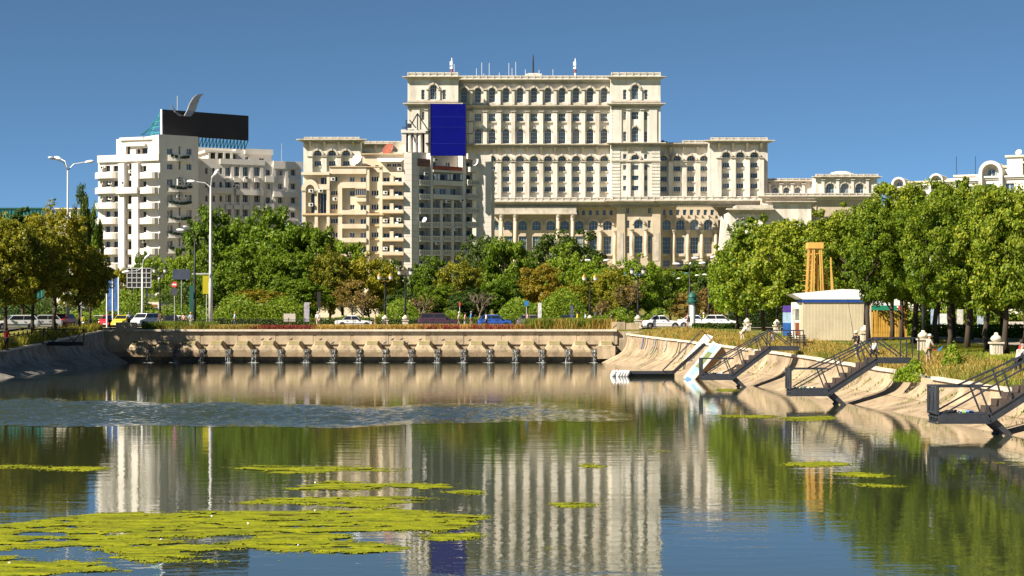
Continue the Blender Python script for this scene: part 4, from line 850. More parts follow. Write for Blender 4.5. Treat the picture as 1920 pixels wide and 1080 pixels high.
for x in (1786, 1822): c = f_.pt(f_.u(x), -4, f_.z(x, 330)); b.tube([c, c+Vector((0, 0, 4.2))], .06, 4)
b.build('roof_aerial', M_black, r_)
r_, f_ = rblock(1836, 1990, 332, 330, -24, 'cream block with a tall arched gable and roof room at the right edge', [(.15, 4.0, 2.7)], ((.2, .36, 1.6, -9, -1.5), (.33, .52, 3.3, -10, -1.0), (.54, 1.0, 2.2, -10, -1)))
dish(f_, 1905, 284, -3, .6, M_galv)
# ---------------- far left
gb = empty('office_building', (Xp(20, 470), 470, 3)); tag(gb, 'low green glass office block behind the left trees', 'building'); gf = Face(gb, -60, 470, 0)
b = MB(); gf.box(b, 0, gf.u(80), -12, 0, 3, Zp(392, 470)); b.build('glass_wall', mat('green_glass', (.03, .2, .18), .15, .2, .3, spec=.8), gb)
for k in range(22): b = MB(); u = gf.u(80)*k/21; gf.box(b, u-.15, u+.15, .01, .2, 3, Zp(390, 470)); b.build('mullion', M_green, gb)
b = MB(); gf.box(b, -.2, gf.u(80)+.2, -12, .3, Zp(392, 470)+.01, Zp(389.5, 470)); b.build('roof', M_green, gb)
hb = empty('house', (Xp(125, 420), 420, 3)); tag(hb, 'small white house behind the lamp post at left', 'house'); hf = Face(hb, 104, 420, 0)
wall(hf, 'wall', M_white, 0, hf.u(150), 3, Zp(392, 420), [(1.5, 1.2, Zp(402, 420), Zp(396, 420), False), (4, 1.2, Zp(402, 420), Zp(396, 420), False)], 0, .3)
for uu in (1.5, 4): window(hf, uu, 1.2, Zp(402, 420), Zp(396, 420), False, 2, 1, -.2, M_wframe)
b = MB(); hf.box(b, .05, hf.u(150), -8, -.32, 3, Zp(392.2, 420)); b.build('core', M_white, hb); b = MB(); hf.box(b, -.3, hf.u(150)+.3, -8, .4, Zp(392, 420), Zp(390, 420)); b.build('roof', M_cream, hb)
# ================================================================== TREES AND PLANTS
def leafmat(name, c0, c1, c2, tr=.35):
    m = bpy.data.materials.new(name); m.use_nodes = True; t = m.node_tree; n = t.nodes; L = t.links; b = n['Principled BSDF']; b.inputs['Roughness'].default_value = .5; b.inputs['Specular IOR Level'].default_value = .22
    ge = n.new('ShaderNodeNewGeometry'); oi = n.new('ShaderNodeObjectInfo'); tc = n.new('ShaderNodeTexCoord'); nz_ = n.new('ShaderNodeTexNoise'); nz_.inputs['Scale'].default_value = .55; nz_.inputs['Detail'].default_value = 2
    L.new(tc.outputs['Object'], nz_.inputs['Vector'])
    a = n.new('ShaderNodeMath'); a.operation = 'MULTIPLY_ADD'; a.inputs[1].default_value = .55; L.new(ge.outputs['Random Per Island'], a.inputs[0])
    a2 = n.new('ShaderNodeMath'); a2.operation = 'MULTIPLY_ADD'; a2.inputs[1].default_value = .9; a2.inputs[2].default_value = -.25; L.new(nz_.outputs['Fac'], a2.inputs[0]); L.new(a2.outputs[0], a.inputs[2])
    a3 = n.new('ShaderNodeMath'); a3.operation = 'MULTIPLY_ADD'; a3.inputs[1].default_value = .25; a3.use_clamp = True; L.new(oi.outputs['Random'], a3.inputs[0]); L.new(a.outputs[0], a3.inputs[2])
    rp = n.new('ShaderNodeValToRGB'); e = rp.color_ramp.elements; e[0].position = .1; e[0].color = (*c0, 1); e[1].position = .95; e[1].color = (*c2, 1); k = e.new(.55); k.color = (*c1, 1)
    L.new(a3.outputs[0], rp.inputs[0]); L.new(rp.outputs[0], b.inputs['Base Color'])
    tl = n.new('ShaderNodeBsdfTranslucent'); L.new(rp.outputs[0], tl.inputs['Color']); mx = n.new('ShaderNodeMixShader'); mx.inputs[0].default_value = tr
    L.new(b.outputs[0], mx.inputs[1]); L.new(tl.outputs[0], mx.inputs[2]); L.new(mx.outputs[0], n['Material Output'].inputs[0]); return m
ML = {'linden': leafmat('linden_leaves', (.042, .09, .005), (.125, .195, .008), (.34, .36, .03)),
      'green': leafmat('green_leaves', (.042, .09, .005), (.105, .18, .008), (.24, .3, .02)),
      'bright': leafmat('light_green_leaves', (.08, .14, .008), (.18, .27, .014), (.3, .38, .03)),
      'dark': leafmat('dark_green_leaves', (.022, .05, .009), (.05, .09, .012), (.1, .14, .02)),
      'autumn': leafmat('autumn_leaves', (.09, .1, .01), (.2, .18, .013), (.38, .24, .02)),
      'olive': leafmat('olive_yellow_leaves', (.075, .095, .008), (.19, .2, .013), (.44, .36, .02)),
      'brown': leafmat('withered_leaves', (.11, .075, .02), (.22, .15, .035), (.34, .25, .05))}
def leaf_cloud(pts, nrm, size, rng, asp=.62):
    """one diamond leaf of four corners per point"""
    N = len(pts); r = rng.normal(size=(N, 3)); nr = nrm+r*.75; nr /= np.linalg.norm(nr, axis=1)[:, None]
    a = np.cross(nr, rng.normal(size=(N, 3))); a /= np.linalg.norm(a, axis=1)[:, None]+1e-9; b = np.cross(nr, a)
    s = size*rng.uniform(.65, 1.35, (N, 1)); v = np.empty((N, 4, 3)); v[:, 0] = pts-a*s*.5; v[:, 1] = pts+b*s*asp*.5+a*s*.05; v[:, 2] = pts+a*s*.55; v[:, 3] = pts-b*s*asp*.5+a*s*.05; return v.reshape(-1, 3)
def quads_mesh(name, v, m):
    N = len(v)//4; me = bpy.data.meshes.new(name); me.vertices.add(len(v)); me.vertices.foreach_set('co', v.astype(np.float32).ravel())
    me.loops.add(len(v)); me.loops.foreach_set('vertex_index', np.arange(len(v), dtype=np.int32)); me.polygons.add(N); me.polygons.foreach_set('loop_start', np.arange(0, len(v), 4, dtype=np.int32)); me.polygons.foreach_set('loop_total', np.full(N, 4, np.int32))
    me.materials.append(m); me.update(calc_edges=True); FIXED.add(me.name); return me
def crown_mesh(seed, m, n_cl=70, per=170, leaf=.09, clr=.2, shape='round', low=.0):
    """unit crown: x,y in -1..1, z in 0..2; clumps of leaves spread through the volume with gaps between"""
    rng = np.random.default_rng(seed); C = []
    while len(C) < n_cl:
        p = rng.uniform(-1, 1, 3); r = (np.abs(p)**2.5).sum()**.4
        lim = 1.0-.12*math.sin(p[0]*5+seed)-.1*math.sin(p[2]*6+p[1]*4+seed)
        if shape == 'cone': lim *= 1.0; p[0] *= .5+.5*max(0, 1-(p[2]+1)/2)**.4; p[1] *= .5+.5*max(0, 1-(p[2]+1)/2)**.4
        if r > lim or r < .42 or (rng.random() > (r/lim)**1.3): continue
        C.append(p*.86)
    for k in range(n_cl//7): d_ = rng.normal(size=3); d_[2] = abs(d_[2])*.9-.25; d_ /= np.linalg.norm(d_); C.append(d_*rng.uniform(.9, 1.06))
    C = np.array(C); pts = []; nr = []
    for c in C:
        far_ = np.linalg.norm(c) > .88; k = int(per*rng.uniform(.6, 1.3)*(.4 if far_ else 1)); d = rng.normal(size=(k, 3)); d /= np.linalg.norm(d, axis=1)[:, None]; rad = clr*rng.uniform(.7, 1.35)*(.62 if far_ else 1)
        q = c+d*(rad*rng.uniform(.35, 1.0, (k, 1))**.6)*np.array([1, 1, .72]); pts.append(q); o = c/ (np.linalg.norm(c)+.2); nr.append(d*.7+o*.55+np.array([0, 0, .35]))
    pts = np.concatenate(pts); nr = np.concatenate(nr); v = leaf_cloud(pts, nr, leaf, rng); v[:, 2] += 1; return quads_mesh('crown_%d' % seed, v, m)
def trunk_mesh(seed, bend=.05, limbs=7, fork=.32):
    """unit trunk: z 0..1 up to the middle of the crown, radius about .02; limbs reach into the crown"""
    rr = random.Random(seed); b = MB(); b.smooth = True; pts = [Vector((0, 0, 0))]; x = y = 0
    for k in range(1, 7): x += rr.uniform(-bend, bend)*.5; y += rr.uniform(-bend, bend)*.5; pts.append(Vector((x, y, k/6)))
    b.tube(pts, [.03, .023, .021, .019, .016, .012, .006], 9)
    for k in range(limbs):
        t = rr.uniform(fork, .85); i = min(5, int(t*6)); p = pts[i].lerp(pts[i+1], t*6-i); a = 2*math.pi*(k/limbs)+rr.uniform(-.4, .4); l = rr.uniform(.16, .3); up = rr.uniform(.14, .3)
        q1 = p+Vector((math.cos(a)*l*.5, math.sin(a)*l*.5, up*.45)); q2 = p+Vector((math.cos(a)*l, math.sin(a)*l, up)); b.tube([p, q1, q2], [.011, .008, .003], 6)
    me = b.mesh('trunk', M_bark, True); return me
CR = {}
def crowns(kind, cls):
    key = (kind, cls)
    if key not in CR:
        prm = {'near': dict(n_cl=190, per=210, leaf=.049, clr=.155), 'mid': dict(n_cl=130, per=170, leaf=.064, clr=.175), 'far': dict(n_cl=110, per=150, leaf=.072, clr=.19), 'thin': dict(n_cl=60, per=60, leaf=.075, clr=.17), 'cone': dict(n_cl=90, per=110, leaf=.09, clr=.2, shape='cone')}[cls]
        CR[key] = [crown_mesh(100*len(CR)+k+1, ML[kind], **prm) for k in range(3 if cls == 'near' else 2)]
    return CR[key]
TR = [trunk_mesh(k) for k in range(4)]
tcount = [0]
def tree(px, top, wpx, D, kind, cls, label, zg=None, cb=.28, group=None, lean=0, name='tree', gx=None):
    """px column of the trunk, row of the top, crown width in pixels, distance; cb = crown base as a share of the height"""
    tcount[0] += 1; k = tcount[0]; s = D/F; zg = (rgz(D) if px > 1150 and D < 206 else (lcz(D)+.1 if px < 215 and D < 206 else hillz(D))) if zg is None else zg
    zt = Zp(top, D); H = zt-zg; root = empty(name, (Xp(px, D), D, zg-.05), 0); tag(root, label, 'tree', group)
    w = wpx*s/2*1.1; c0 = H*cb; hz = (H-c0)/2*1.02
    t = obj('trunk', TR[k % 4], root); t.scale = (H*.72*.95, H*.72*.95, (c0+hz)*1.05); t.rotation_euler = (0, lean, k*1.3)
    cr = crowns(kind, cls); o = obj('crown', cr[k % len(cr)], root, (0 if gx is None else gx*s, 0, c0-.02)); o.scale = (w, w*random.Random(k).uniform(.85, 1.05), hz); o.rotation_euler = (0, 0, k*2.399)
    return root
G1 = 'lindens along the right bank'; G2 = 'trees across the street behind the dam'; G3 = 'plane trees along the left bank'; G4 = 'tall trees in the park below the apartment blocks'
NB = [ # right bank, nearest rows first: trunk column, top row, crown width, distance, kind
 (1888, 345, 170, 118, 'linden', 'near', 'broad linden at the right edge with the brightest leaf undersides', .30),
 (1852, 362, 150, 127, 'linden', 'near', 'linden rising just behind the pedestal without a pole', .33),
 (1813, 345, 160, 132, 'linden', 'near', 'linden with a straight pale trunk in the middle of the lawn', .34),
 (1778, 372, 160, 121, 'linden', 'near', 'linden on the lawn to the right of the man in the white cap', .36),
 (1757, 350, 150, 144, 'linden', 'near', 'linden just right of the lamp post pedestal on the lawn', .33),
 (1821, 352, 150, 152, 'linden', 'near', 'linden in the back row behind the middle of the lawn', .34),
 (1713, 338, 185, 146, 'linden', 'near', 'tall dark linden with a thick trunk right of the bamboo fence', .34),
 (1787, 368, 140, 158, 'linden', 'near', 'slim back row linden seen between two nearer trunks', .36),
 (1691, 372, 150, 156, 'linden', 'near', 'linden growing at the right end of the bamboo fence', .34),
 (1672, 380, 150, 150, 'linden', 'near', 'linden in front of the bamboo fence', .36),
 (1628, 370, 150, 141, 'linden', 'near', 'leaning linden at the right corner of the beige kiosk', .36),
 (1590, 382, 140, 172, 'linden', 'near', 'linden behind the beige kiosk', .36),
 (1921, 350, 150, 140, 'linden', 'near', 'linden cut by the right picture edge', .3),
 (1473, 404, 150, 178, 'linden', 'mid', 'linden to the left of the timber tower', .30),
 (1432, 408, 140, 190, 'linden', 'mid', 'linden between the white cars and the beige kiosk', .28),
 (1402, 430, 120, 196, 'bright', 'mid', 'light green linden right above the white hatchback', .26),
 (1380, 462, 90, 200, 'bright', 'mid', 'small light green tree nearest the parked white cars', .28),
 (1545, 408, 130, 186, 'linden', 'mid', 'linden whose crown frames the timber tower from behind', .3)]
for px, top, w, D, k, c, lab, cb in NB: tree(px, top-(12 if px > 1700 else 0), w*1.1, D, k, c, lab, None, cb-(.12 if px > 1440 else .16), G1, lean=(.1 if px == 1628 else 0), gx=(30 if px == 1628 else None))
LBT = [(12, 405, 150, 176, 'olive', 'mid', 'yellowing plane tree at the left picture edge'), (-40, 395, 140, 182, 'olive', 'mid', 'plane tree cut by the left picture edge'), (62, 412, 130, 181, 'olive', 'mid', 'yellowing plane tree above the white car on the left bank'),
 (104, 386, 130, 190, 'olive', 'mid', 'tallest plane tree on the left bank, above the metal balcony'), (148, 452, 110, 194, 'olive', 'mid', 'low drooping plane tree nearest the dam on the left bank'), (40, 396, 130, 200, 'dark', 'mid', 'dark tree behind the plane trees at left'), (170, 470, 70, 199, 'olive', 'mid', 'small yellowing tree at the end of the left bank row'), (-95, 400, 150, 168, 'olive', 'mid', 'unseen plane tree added left of the frame to shade the bank'), (-140, 400, 150, 158, 'olive', 'mid', 'second unseen plane tree added left of the frame to shade the bank'), (-190, 405, 160, 150, 'olive', 'mid', 'third unseen plane tree added left of the frame to shade the bank'), (-290, 405, 170, 138, 'olive', 'mid', 'fourth unseen plane tree added left of the frame to shade the bank'), (-390, 405, 170, 128, 'olive', 'mid', 'fifth unseen plane tree added left of the frame to shade the bank')]  # trees beyond the left frame edge are unseen, added to shade the bank
for px, top, w, D, k, c, lab in LBT: tree(px, top, w, D, k, c, lab, None, .27, G3)
tree(153, 347, 46, 340, 'dark', 'cone', 'slender dark poplar left of the white apartment block', None, .12, None)
tree(178, 388, 40, 350, 'green', 'cone', 'shorter conical tree touching the white apartment block at left', None, .12, None)
BK = [ # park trees far behind the street
 (398, 384, 110, 300, 'green', 'far', 'tall green tree whose top reaches the white block, behind the pale lamp pole'), (455, 392, 120, 310, 'green', 'far', 'tall green tree under the shaded wing of the white block'), (520, 384, 150, 290, 'green', 'far', 'largest dense green tree between the two apartment blocks'), (575, 402, 110, 285, 'green', 'far', 'rounded green tree at the left foot of the cream block'),
 (640, 440, 90, 300, 'bright', 'far', 'light green tree in front of the cream block balconies'), (690, 478, 110, 275, 'olive', 'mid', 'yellow speckled tree below the cream block balconies'), (725, 484, 80, 290, 'green', 'far', 'green tree at the foot of the corner pier of the cream block'), (620, 466, 80, 270, 'olive', 'mid', 'olive tree left of the yellow speckled one'),
 (810, 478, 80, 285, 'green', 'far', 'low green tree under the shaded balconies'), (862, 486, 90, 262, 'olive', 'mid', 'olive yellow tree behind the maroon car'), (905, 436, 100, 300, 'dark', 'far', 'dark upright tree right of the shaded balconies'), (945, 430, 90, 290, 'green', 'far', 'tall bright topped tree at the left edge of the palace base'),
 (1062, 426, 140, 420, 'dark', 'far', 'broad dark green oak in front of the palace portico'), (1062, 458, 80, 280, 'bright', 'mid', 'light green tree in front of the dark oak'), (1010, 492, 90, 268, 'autumn', 'mid', 'yellow orange tree right of the blue hatchback'), (1110, 484, 90, 270, 'bright', 'mid', 'light green tree left of the two white globe lamps'),
 (1195, 478, 120, 262, 'bright', 'mid', 'light green tree with a bare centre above the white saloon'), (1150, 500, 80, 255, 'olive', 'mid', 'olive tinged tree behind the dark blue car'), (1235, 492, 70, 280, 'green', 'mid', 'green tree at the left side of the boulevard'), (1255, 500, 80, 420, 'green', 'far', 'far green tree below the palace steps at left of the boulevard'), (1310, 488, 100, 460, 'green', 'far', 'far green tree closing the boulevard under the palace'), (1350, 482, 80, 440, 'dark', 'far', 'far dark tree on the right of the boulevard'),
 (985, 470, 70, 330, 'green', 'far', 'green tree partly hidden left of the dark oak'), (770, 500, 70, 300, 'dark', 'far', 'dark tree behind the street lantern by the corner pier'), (660, 520, 90, 250, 'brown', 'thin', 'sparse withered tree left of the white saloon by the dam'), (300, 478, 80, 300, 'bright', 'far', 'light green tree in front of the white block corner'), (350, 470, 80, 290, 'bright', 'far', 'light green tree behind the no entry sign'), (430, 500, 90, 262, 'green', 'mid', 'bushy green tree just right of the pale lamp pole'), (490, 540, 110, 250, 'autumn', 'mid', 'low orange leaved tree behind the dam railing'), (560, 515, 110, 256, 'green', 'mid', 'dense green tree behind the advertising stand'), (265, 470, 50, 320, 'green', 'far', 'narrow green tree beside the scaffold sign'), (1285, 545, 60, 330, 'brown', 'mid', 'small rusty tree behind the advertising column'), (1335, 535, 60, 340, 'brown', 'mid', 'small rusty tree right of the advertising column'), (220, 500, 60, 300, 'olive', 'far', 'olive tree behind the tall blue banner'),
 (400, 455, 90, 285, 'green', 'mid', 'green tree low in front of the tall one by the pale pole'), (470, 450, 110, 275, 'green', 'mid', 'green tree filling the middle of the park in front of the shaded wing'), (540, 460, 110, 272, 'green', 'mid', 'green tree filling the park left of the olive tree'), (880, 540, 80, 250, 'dark', 'mid', 'dark shrubby tree behind the pedestrians'), (940, 520, 90, 256, 'green', 'mid', 'green tree right behind the blue hatchback'), (760, 545, 80, 250, 'dark', 'mid', 'dark bushy tree left of the maroon car'), (820, 530, 80, 254, 'green', 'mid', 'green tree right behind the maroon car'), (1075, 530, 80, 250, 'olive', 'mid', 'yellowing tree behind the blue street sign')]
for px, top, w, D, k, c, lab in BK: tree(px, top, w, D, k, c, lab, None, .14 if c != 'thin' else .3, G2 if D < 275 else G4)
# bare street trees
def bare_tree(px, top, D, label, seed, leafy=0):
    rr = random.Random(seed); zg = hillz(D); H = Zp(top, D)-zg; root = empty('bare_tree', (Xp(px, D), D, zg)); tag(root, label, 'tree', 'leafless street trees'); b = MB(); b.smooth = True; tips = []
    def br(p, d, l, r, lev):
        q = p+d*l; m_ = p.lerp(q, .5)+Vector((rr.uniform(-1, 1), rr.uniform(-1, 1), 0))*l*.06; b.tube([p, m_, q], [r, r*.85, r*.65], 6 if lev < 2 else 4); tips.append(q)
        if lev < 4:
            for k in range(3 if lev else 5):
                a = rr.uniform(0, 2*math.pi); t = rr.uniform(.35, .75); e = d.orthogonal().normalized(); e = Matrix.Rotation(a, 3, d) @ e; br(q if k < 2 else p.lerp(q, rr.uniform(.6, 1)), (d*(1-t*.45)+e*t+Vector((0, 0, .12))).normalized(), l*rr.uniform(.55, .78), r*.58, lev+1)
    br(Vector((0, 0, 0)), Vector((0, 0, 1)), H*.3, .14, 0); o = b.build('trunk', mat('pale_bark', (.2, .15, .11), .9, .2), root)
    if leafy:
        rng = np.random.default_rng(seed); T = np.array([list(t) for t in tips[5:]]); pts = T[rng.integers(0, len(T), leafy)]+rng.normal(size=(leafy, 3))*.28; obj('crown', quads_mesh('crown_b%d' % seed, leaf_cloud(pts, np.tile([0, 0, 1.0], (leafy, 1)), .3, rng), ML['brown']), root)
bare_tree(681, 520, 236, 'bare street tree with tangled twigs beside the white saloon', 21, 500); bare_tree(900, 525, 236, 'pale leafless tree above the pedestrians and the blue hatchback', 25, 0); bare_tree(790, 535, 238, 'thin leafless tree left of the maroon car', 29, 160); bare_tree(1178, 500, 238, 'half bare tree in front of the light green one above the white saloon', 33, 420); bare_tree(1130, 545, 240, 'low half bare tree behind the dark blue car', 37, 260)
# bushes and hedges
def blob_bush(name, label, c, dims, kind, n, leaf, seed, cat='bush', group=None):
    rng = np.random.default_rng(seed); d = rng.normal(size=(n, 3)); d /= np.linalg.norm(d, axis=1)[:, None]; q = d*rng.uniform(.55, 1, (n, 1))**.5*(1+.22*np.sin(d[:, :1]*5+seed)+.15*np.sin(d[:, 2:]*7)); q *= np.array(dims)/2; q[:, 2] = np.abs(q[:, 2])*1.9*.5*2/1.9
    root = empty(name, c); tag(root, label, cat, group); obj('crown', quads_mesh('crown_bush%d' % seed, leaf_cloud(q, d+np.array([0, 0, .5]), leaf, rng), ML[kind]), root)
    b = MB()
    for k in range(5): a = k*1.257; b.tube([(0, 0, 0), (math.cos(a)*dims[0]*.15, math.sin(a)*dims[1]*.15, dims[2]*.28), (math.cos(a)*dims[0]*.28, math.sin(a)*dims[1]*.28, dims[2]*.42)], [.03, .02, .008], 5)
    b.build('stem', M_bark, root); return root
blob_bush('bush', 'bright green bush overhanging the wall beside the middle metal stair', (20.9, 100.0, 1.3), (1.9, 1.7, 2.0), 'bright', 2600, .13, 1)
blob_bush('bush', 'tall weedy bush right behind the middle metal stair', (23.2, 101, 1.7), (1.6, 1.4, 2.8), 'bright', 1500, .13, 2)
def hedge(label, x0, x1, y0, y1, z, h, kind, n, seed, group=None):
    rng = np.random.default_rng(seed); p = rng.uniform(0, 1, (n, 3)); f = rng.integers(0, 3, n); p[f == 0, 1] = 0; p[f == 1, 2] = 1; p[f == 2, 1] = rng.uniform(0, .5, (f == 2).sum()); nr = np.zeros((n, 3)); nr[f == 0, 1] = -1; nr[f == 1, 2] = 1; nr[f == 2, 2] = .5
    p = p*np.array([x1-x0, y1-y0, h])+np.array([0, 0, 0])+rng.normal(size=(n, 3))*.06; root = empty('hedge', (x0, y0, z)); tag(root, label, 'hedge', group)
    obj('foliage', quads_mesh('crown_h%d' % seed, leaf_cloud(p, nr, .17, rng), ML[kind]), root)
    b = MB(); b.box(.15, x1-x0-.15, .15, y1-y0-.1, 0, h-.18); b.build('inner_twigs', mat('hedge_core', (.012, .022, .006), .95), root)
hedge('clipped dark hedge in front of the parked white cars', Xp(1298, 203), Xp(1385, 203), 202.5, 204, rgz(203), .5, 'dark', 4200, 3)
hedge('long low hedge along the street between the cars and the park', -58, -8, 234, 235.2, ZS, 1.1, 'green', 16000, 4); hedge('low hedge behind the street cars in the middle', -7.5, 17, 234, 235.2, ZS, 1.1, 'green', 8000, 5)
hedge('dark hedge across the boulevard mouth behind the white cars', 27, 52, 240, 241.2, ZS, 2.3, 'dark', 9000, 9)
hedge('low hedge behind the lawn trees on the right', Xp(1700, 162), Xp(1935, 162), 162, 163.2, rgz(162)+.05, 1.0, 'green', 6500, 6)
# dense undergrowth under the park trees: nobody could count it
rng = np.random.default_rng(77); n = 90000; X = rng.uniform(-62, 19, n); Y = rng.uniform(237, 262, n); hmax = 2.2+1.3*np.sin(X*.35)+1.0*np.sin(X*.9+1.7)+.8*np.sin(X*.13+.5)
Z = ZS+rng.uniform(0, 1, n)**.8*np.clip(hmax, .6, 6)
o = obj('undergrowth', quads_mesh('crown_under', leaf_cloud(np.stack([X, Y, Z], 1), np.tile([0, -.6, .6], (n, 1)), .3, rng), ML['green'])); tag(o, 'dense mixed shrubs under the park trees behind the street', 'shrubs', kind='stuff')
n = 26000; rng = np.random.default_rng(79); X = rng.uniform(-92, -46, n); Y = rng.uniform(266, 276, n); Z = ZS+rng.uniform(0, 1, n)**.8*np.clip(4.2+1.2*np.sin(X*.5)+np.sin(X*1.3), 1, 7)
o = obj('undergrowth', quads_mesh('crown_under3', leaf_cloud(np.stack([X, Y, Z], 1), np.tile([0, -.6, .6], (n, 1)), .34, rng), ML['dark'])); tag(o, 'dark shrubs behind the left street', 'shrubs', kind='stuff')
n = 42000; rng = np.random.default_rng(78); X = rng.uniform(24, 78, n); Y = rng.uniform(206, 232, n); k_ = X > (Y*.125+1); hm = 1.6+1.1*np.sin(X*.4)+.9*np.sin(X*.83+1.7); Z = rgz(206)+rng.uniform(0, 1, n)**.8*np.clip(hm, .5, 5)
q_ = np.stack([X, Y, Z], 1)[X > 33]; o = obj('undergrowth', quads_mesh('crown_under2', leaf_cloud(q_, np.tile([0, -.6, .6], (len(q_), 1)), .4, rng), ML['linden'])); tag(o, 'shrubs and low growth behind the lindens on the right', 'shrubs', kind='stuff')
for px, top, w, D, lab in ((1560, 420, 150, 205, 'linden far behind the timber tower'), (1640, 400, 150, 200, 'back row linden behind the bamboo fence'), (1700, 395, 150, 192, 'back row linden behind the thick dark trunk'), (1760, 400, 150, 198, 'back row linden behind the lawn lamp post'), (1820, 395, 150, 190, 'back row linden behind the middle of the lawn, by the blue-grey panel'), (1880, 390, 160, 196, 'back row linden behind the pedestal without a pole'), (1930, 395, 150, 188, 'back row linden at the right edge'), (1500, 430, 120, 212, 'back row linden left of the timber tower')): tree(px, top, w, D, 'linden', 'mid', lab, 3.3, .14, G1)
# grasses: blades as thin triangles
def grass(name, label, pts, hgt, col, seed, w=.02, cat='grass', lean=.35):
    rng = np.random.default_rng(seed); N = len(pts); a = rng.uniform(0, 2*math.pi, N); h = hgt*rng.uniform(.45, 1.25, N); ww = w*rng.uniform(.6, 1.4, N); dx, dy = np.cos(a), np.sin(a); l = lean*h*rng.uniform(-1, 1, (2, N))
    v = np.empty((N, 4, 3)); v[:, 0] = pts-np.stack([dx*ww, dy*ww, 0*ww+.02], 1); v[:, 1] = pts+np.stack([dx*ww, dy*ww, 0*ww-.02], 1); tip = pts+np.stack([l[0], l[1], h], 1); v[:, 2] = tip+np.stack([dx*ww, dy*ww, 0*ww], 1)*.5; v[:, 3] = tip-np.stack([dx*ww, dy*ww, 0*ww], 1)*.5
    o = obj(name, quads_mesh('crown_'+name+str(seed), v.reshape(-1, 3), col)); tag(o, label, cat, kind='stuff'); return o
MG = {'dry': leafmat('dry_grass', (.17, .14, .03), (.33, .26, .055), (.48, .38, .12), .3), 'gold': leafmat('golden_grass', (.25, .16, .03), (.42, .28, .055), (.55, .4, .12), .3), 'red': leafmat('red_groundcover', (.1, .02, .015), (.26, .05, .04), (.4, .14, .06), .3), 'lawn': leafmat('lawn_grass', (.06, .1, .008), (.15, .19, .015), (.36, .3, .04), .3), 'weed': leafmat('weeds', (.06, .1, .01), (.14, .2, .02), (.27, .3, .04), .35)}
def right_pts(n, d0, d1, o0, o1, seed, clump=0.0):
    rng = np.random.default_rng(seed); D = d0+(d1-d0)*rng.uniform(0, 1, n); O = rng.uniform(o0, o1, n)
    if clump: k = int(n/60)+1; ci = rng.integers(0, k, n); cd = d0+(d1-d0)*rng.uniform(0, 1, k); co = rng.uniform(o0, o1, k); D = cd[ci]+rng.normal(size=n)*clump; O = np.clip(co[ci]+rng.normal(size=n)*clump*.7, .05, o1+1); D = np.clip(D, d0, d1)
    P_ = np.empty((n, 3))
    for i in range(n):
        d, o = D[i], O[i]; c, q = rcz(d)-.06, rgz(d); P_[i] = (rwx(d)+RB+.05+o, d, interp(o, [(0, c), (.8, c+.05), (2.2, (c+q)/2), (4.5, q), (20, q+.03)]))
    return P_
grass('dry_grass', 'tall dry grass along the top of the right canal wall', right_pts(26000, 66, 200, .15, 3.6, 1, .5), .4, MG['dry'], 1, .018, lean=.8)
grass('dry_grass', 'golden seeding grass patches near the slide and stairs on the right', right_pts(16000, 96, 198, .2, 4.0, 2, .5), .45, MG['gold'], 2, .02, lean=.8)
grass('weeds', 'green weeds among the dry grass above the right canal wall', right_pts(10000, 66, 198, .2, 5.5, 3, .4), .42, MG['weed'], 3, .022, lean=.8)
rng = np.random.default_rng(55); n = 2600; D = 66+2.4*np.round(rng.uniform(0, 55, n))-.4+rng.normal(size=n)*.05; t_ = rng.uniform(0, 1, n)**.6; P_ = np.array([(rwx(d)+interp(t, [(0, .3), (.5, RB*.6), (1, RB*.9)])-.02, d, interp(t, [(0, .03), (.5, rcz(d)*.285), (1, rcz(d)*.66)])) for d, t in zip(D, t_)]); sel = np.sin(np.round(D/2.4)*7.3) > .1
grass('weeds', 'weeds sprouting from the joints of the right canal wall', P_[sel], .14, MG['weed'], 21, .02, lean=.9)
grass('lawn_grass', 'short lawn grass under the lindens', right_pts(42000, 80, 170, 3.0, 17, 4), .13, MG['lawn'], 4, .03)
rng = np.random.default_rng(8)
def strip_pts(n, px0, px1, y0, y1, z, seed, clump=.4):
    rng = np.random.default_rng(seed); k = n//70+1; ci = rng.integers(0, k, n); cx = rng.uniform(Xp(px0, 206), Xp(px1, 206), k); cy = rng.uniform(y0, y1, k); return np.stack([cx[ci]+rng.normal(size=n)*clump, np.clip(cy[ci]+rng.normal(size=n)*clump*.5, y0, y1), np.full(n, z)], 1)
grass('golden_grass', 'golden grass strip on top of the dam right of centre', strip_pts(9000, 590, 790, 206.3, 208.3, 3.44, 1), .5, MG['gold'], 11, .03, lean=.7)
grass('red_groundcover', 'reddish groundcover on top of the dam left of centre', strip_pts(7000, 470, 600, 206.3, 208.3, 3.44, 2), .45, MG['red'], 12, .035, lean=.7)
grass('red_groundcover', 'mixed red and golden growth on the dam in front of the pedestrians', strip_pts(6000, 780, 1010, 206.3, 208.3, 3.44, 3), .5, MG['red'], 13, .03); grass('golden_grass', 'golden grass on the dam below the pedestrians', strip_pts(7000, 780, 1150, 206.3, 208.3, 3.44, 4), .55, MG['gold'], 14, .03)
grass('weeds', 'tall green weeds on the right end of the dam', strip_pts(4200, 985, 1145, 206.3, 208.3, 3.44, 5, .3), 1.1, MG['weed'], 15, .03); grass('dry_grass', 'tall golden weeds on the right end of the dam', strip_pts(4000, 1000, 1150, 206.3, 208.3, 3.44, 6, .3), 1.0, MG['gold'], 16, .03)
grass('dry_grass', 'dry brownish grass on the left part of the dam', strip_pts(9000, 300, 480, 206.3, 208.3, 3.44, 7), .5, MG['dry'], 17, .03); grass('weeds', 'green weeds on the left end of the dam', strip_pts(2600, 270, 400, 206.3, 208.3, 3.44, 8, .3), .8, MG['weed'], 18, .03)
n = 9000; rng = np.random.default_rng(9); D = rng.uniform(150, 203, n); O = np.abs(rng.normal(size=n))*1.1+.1
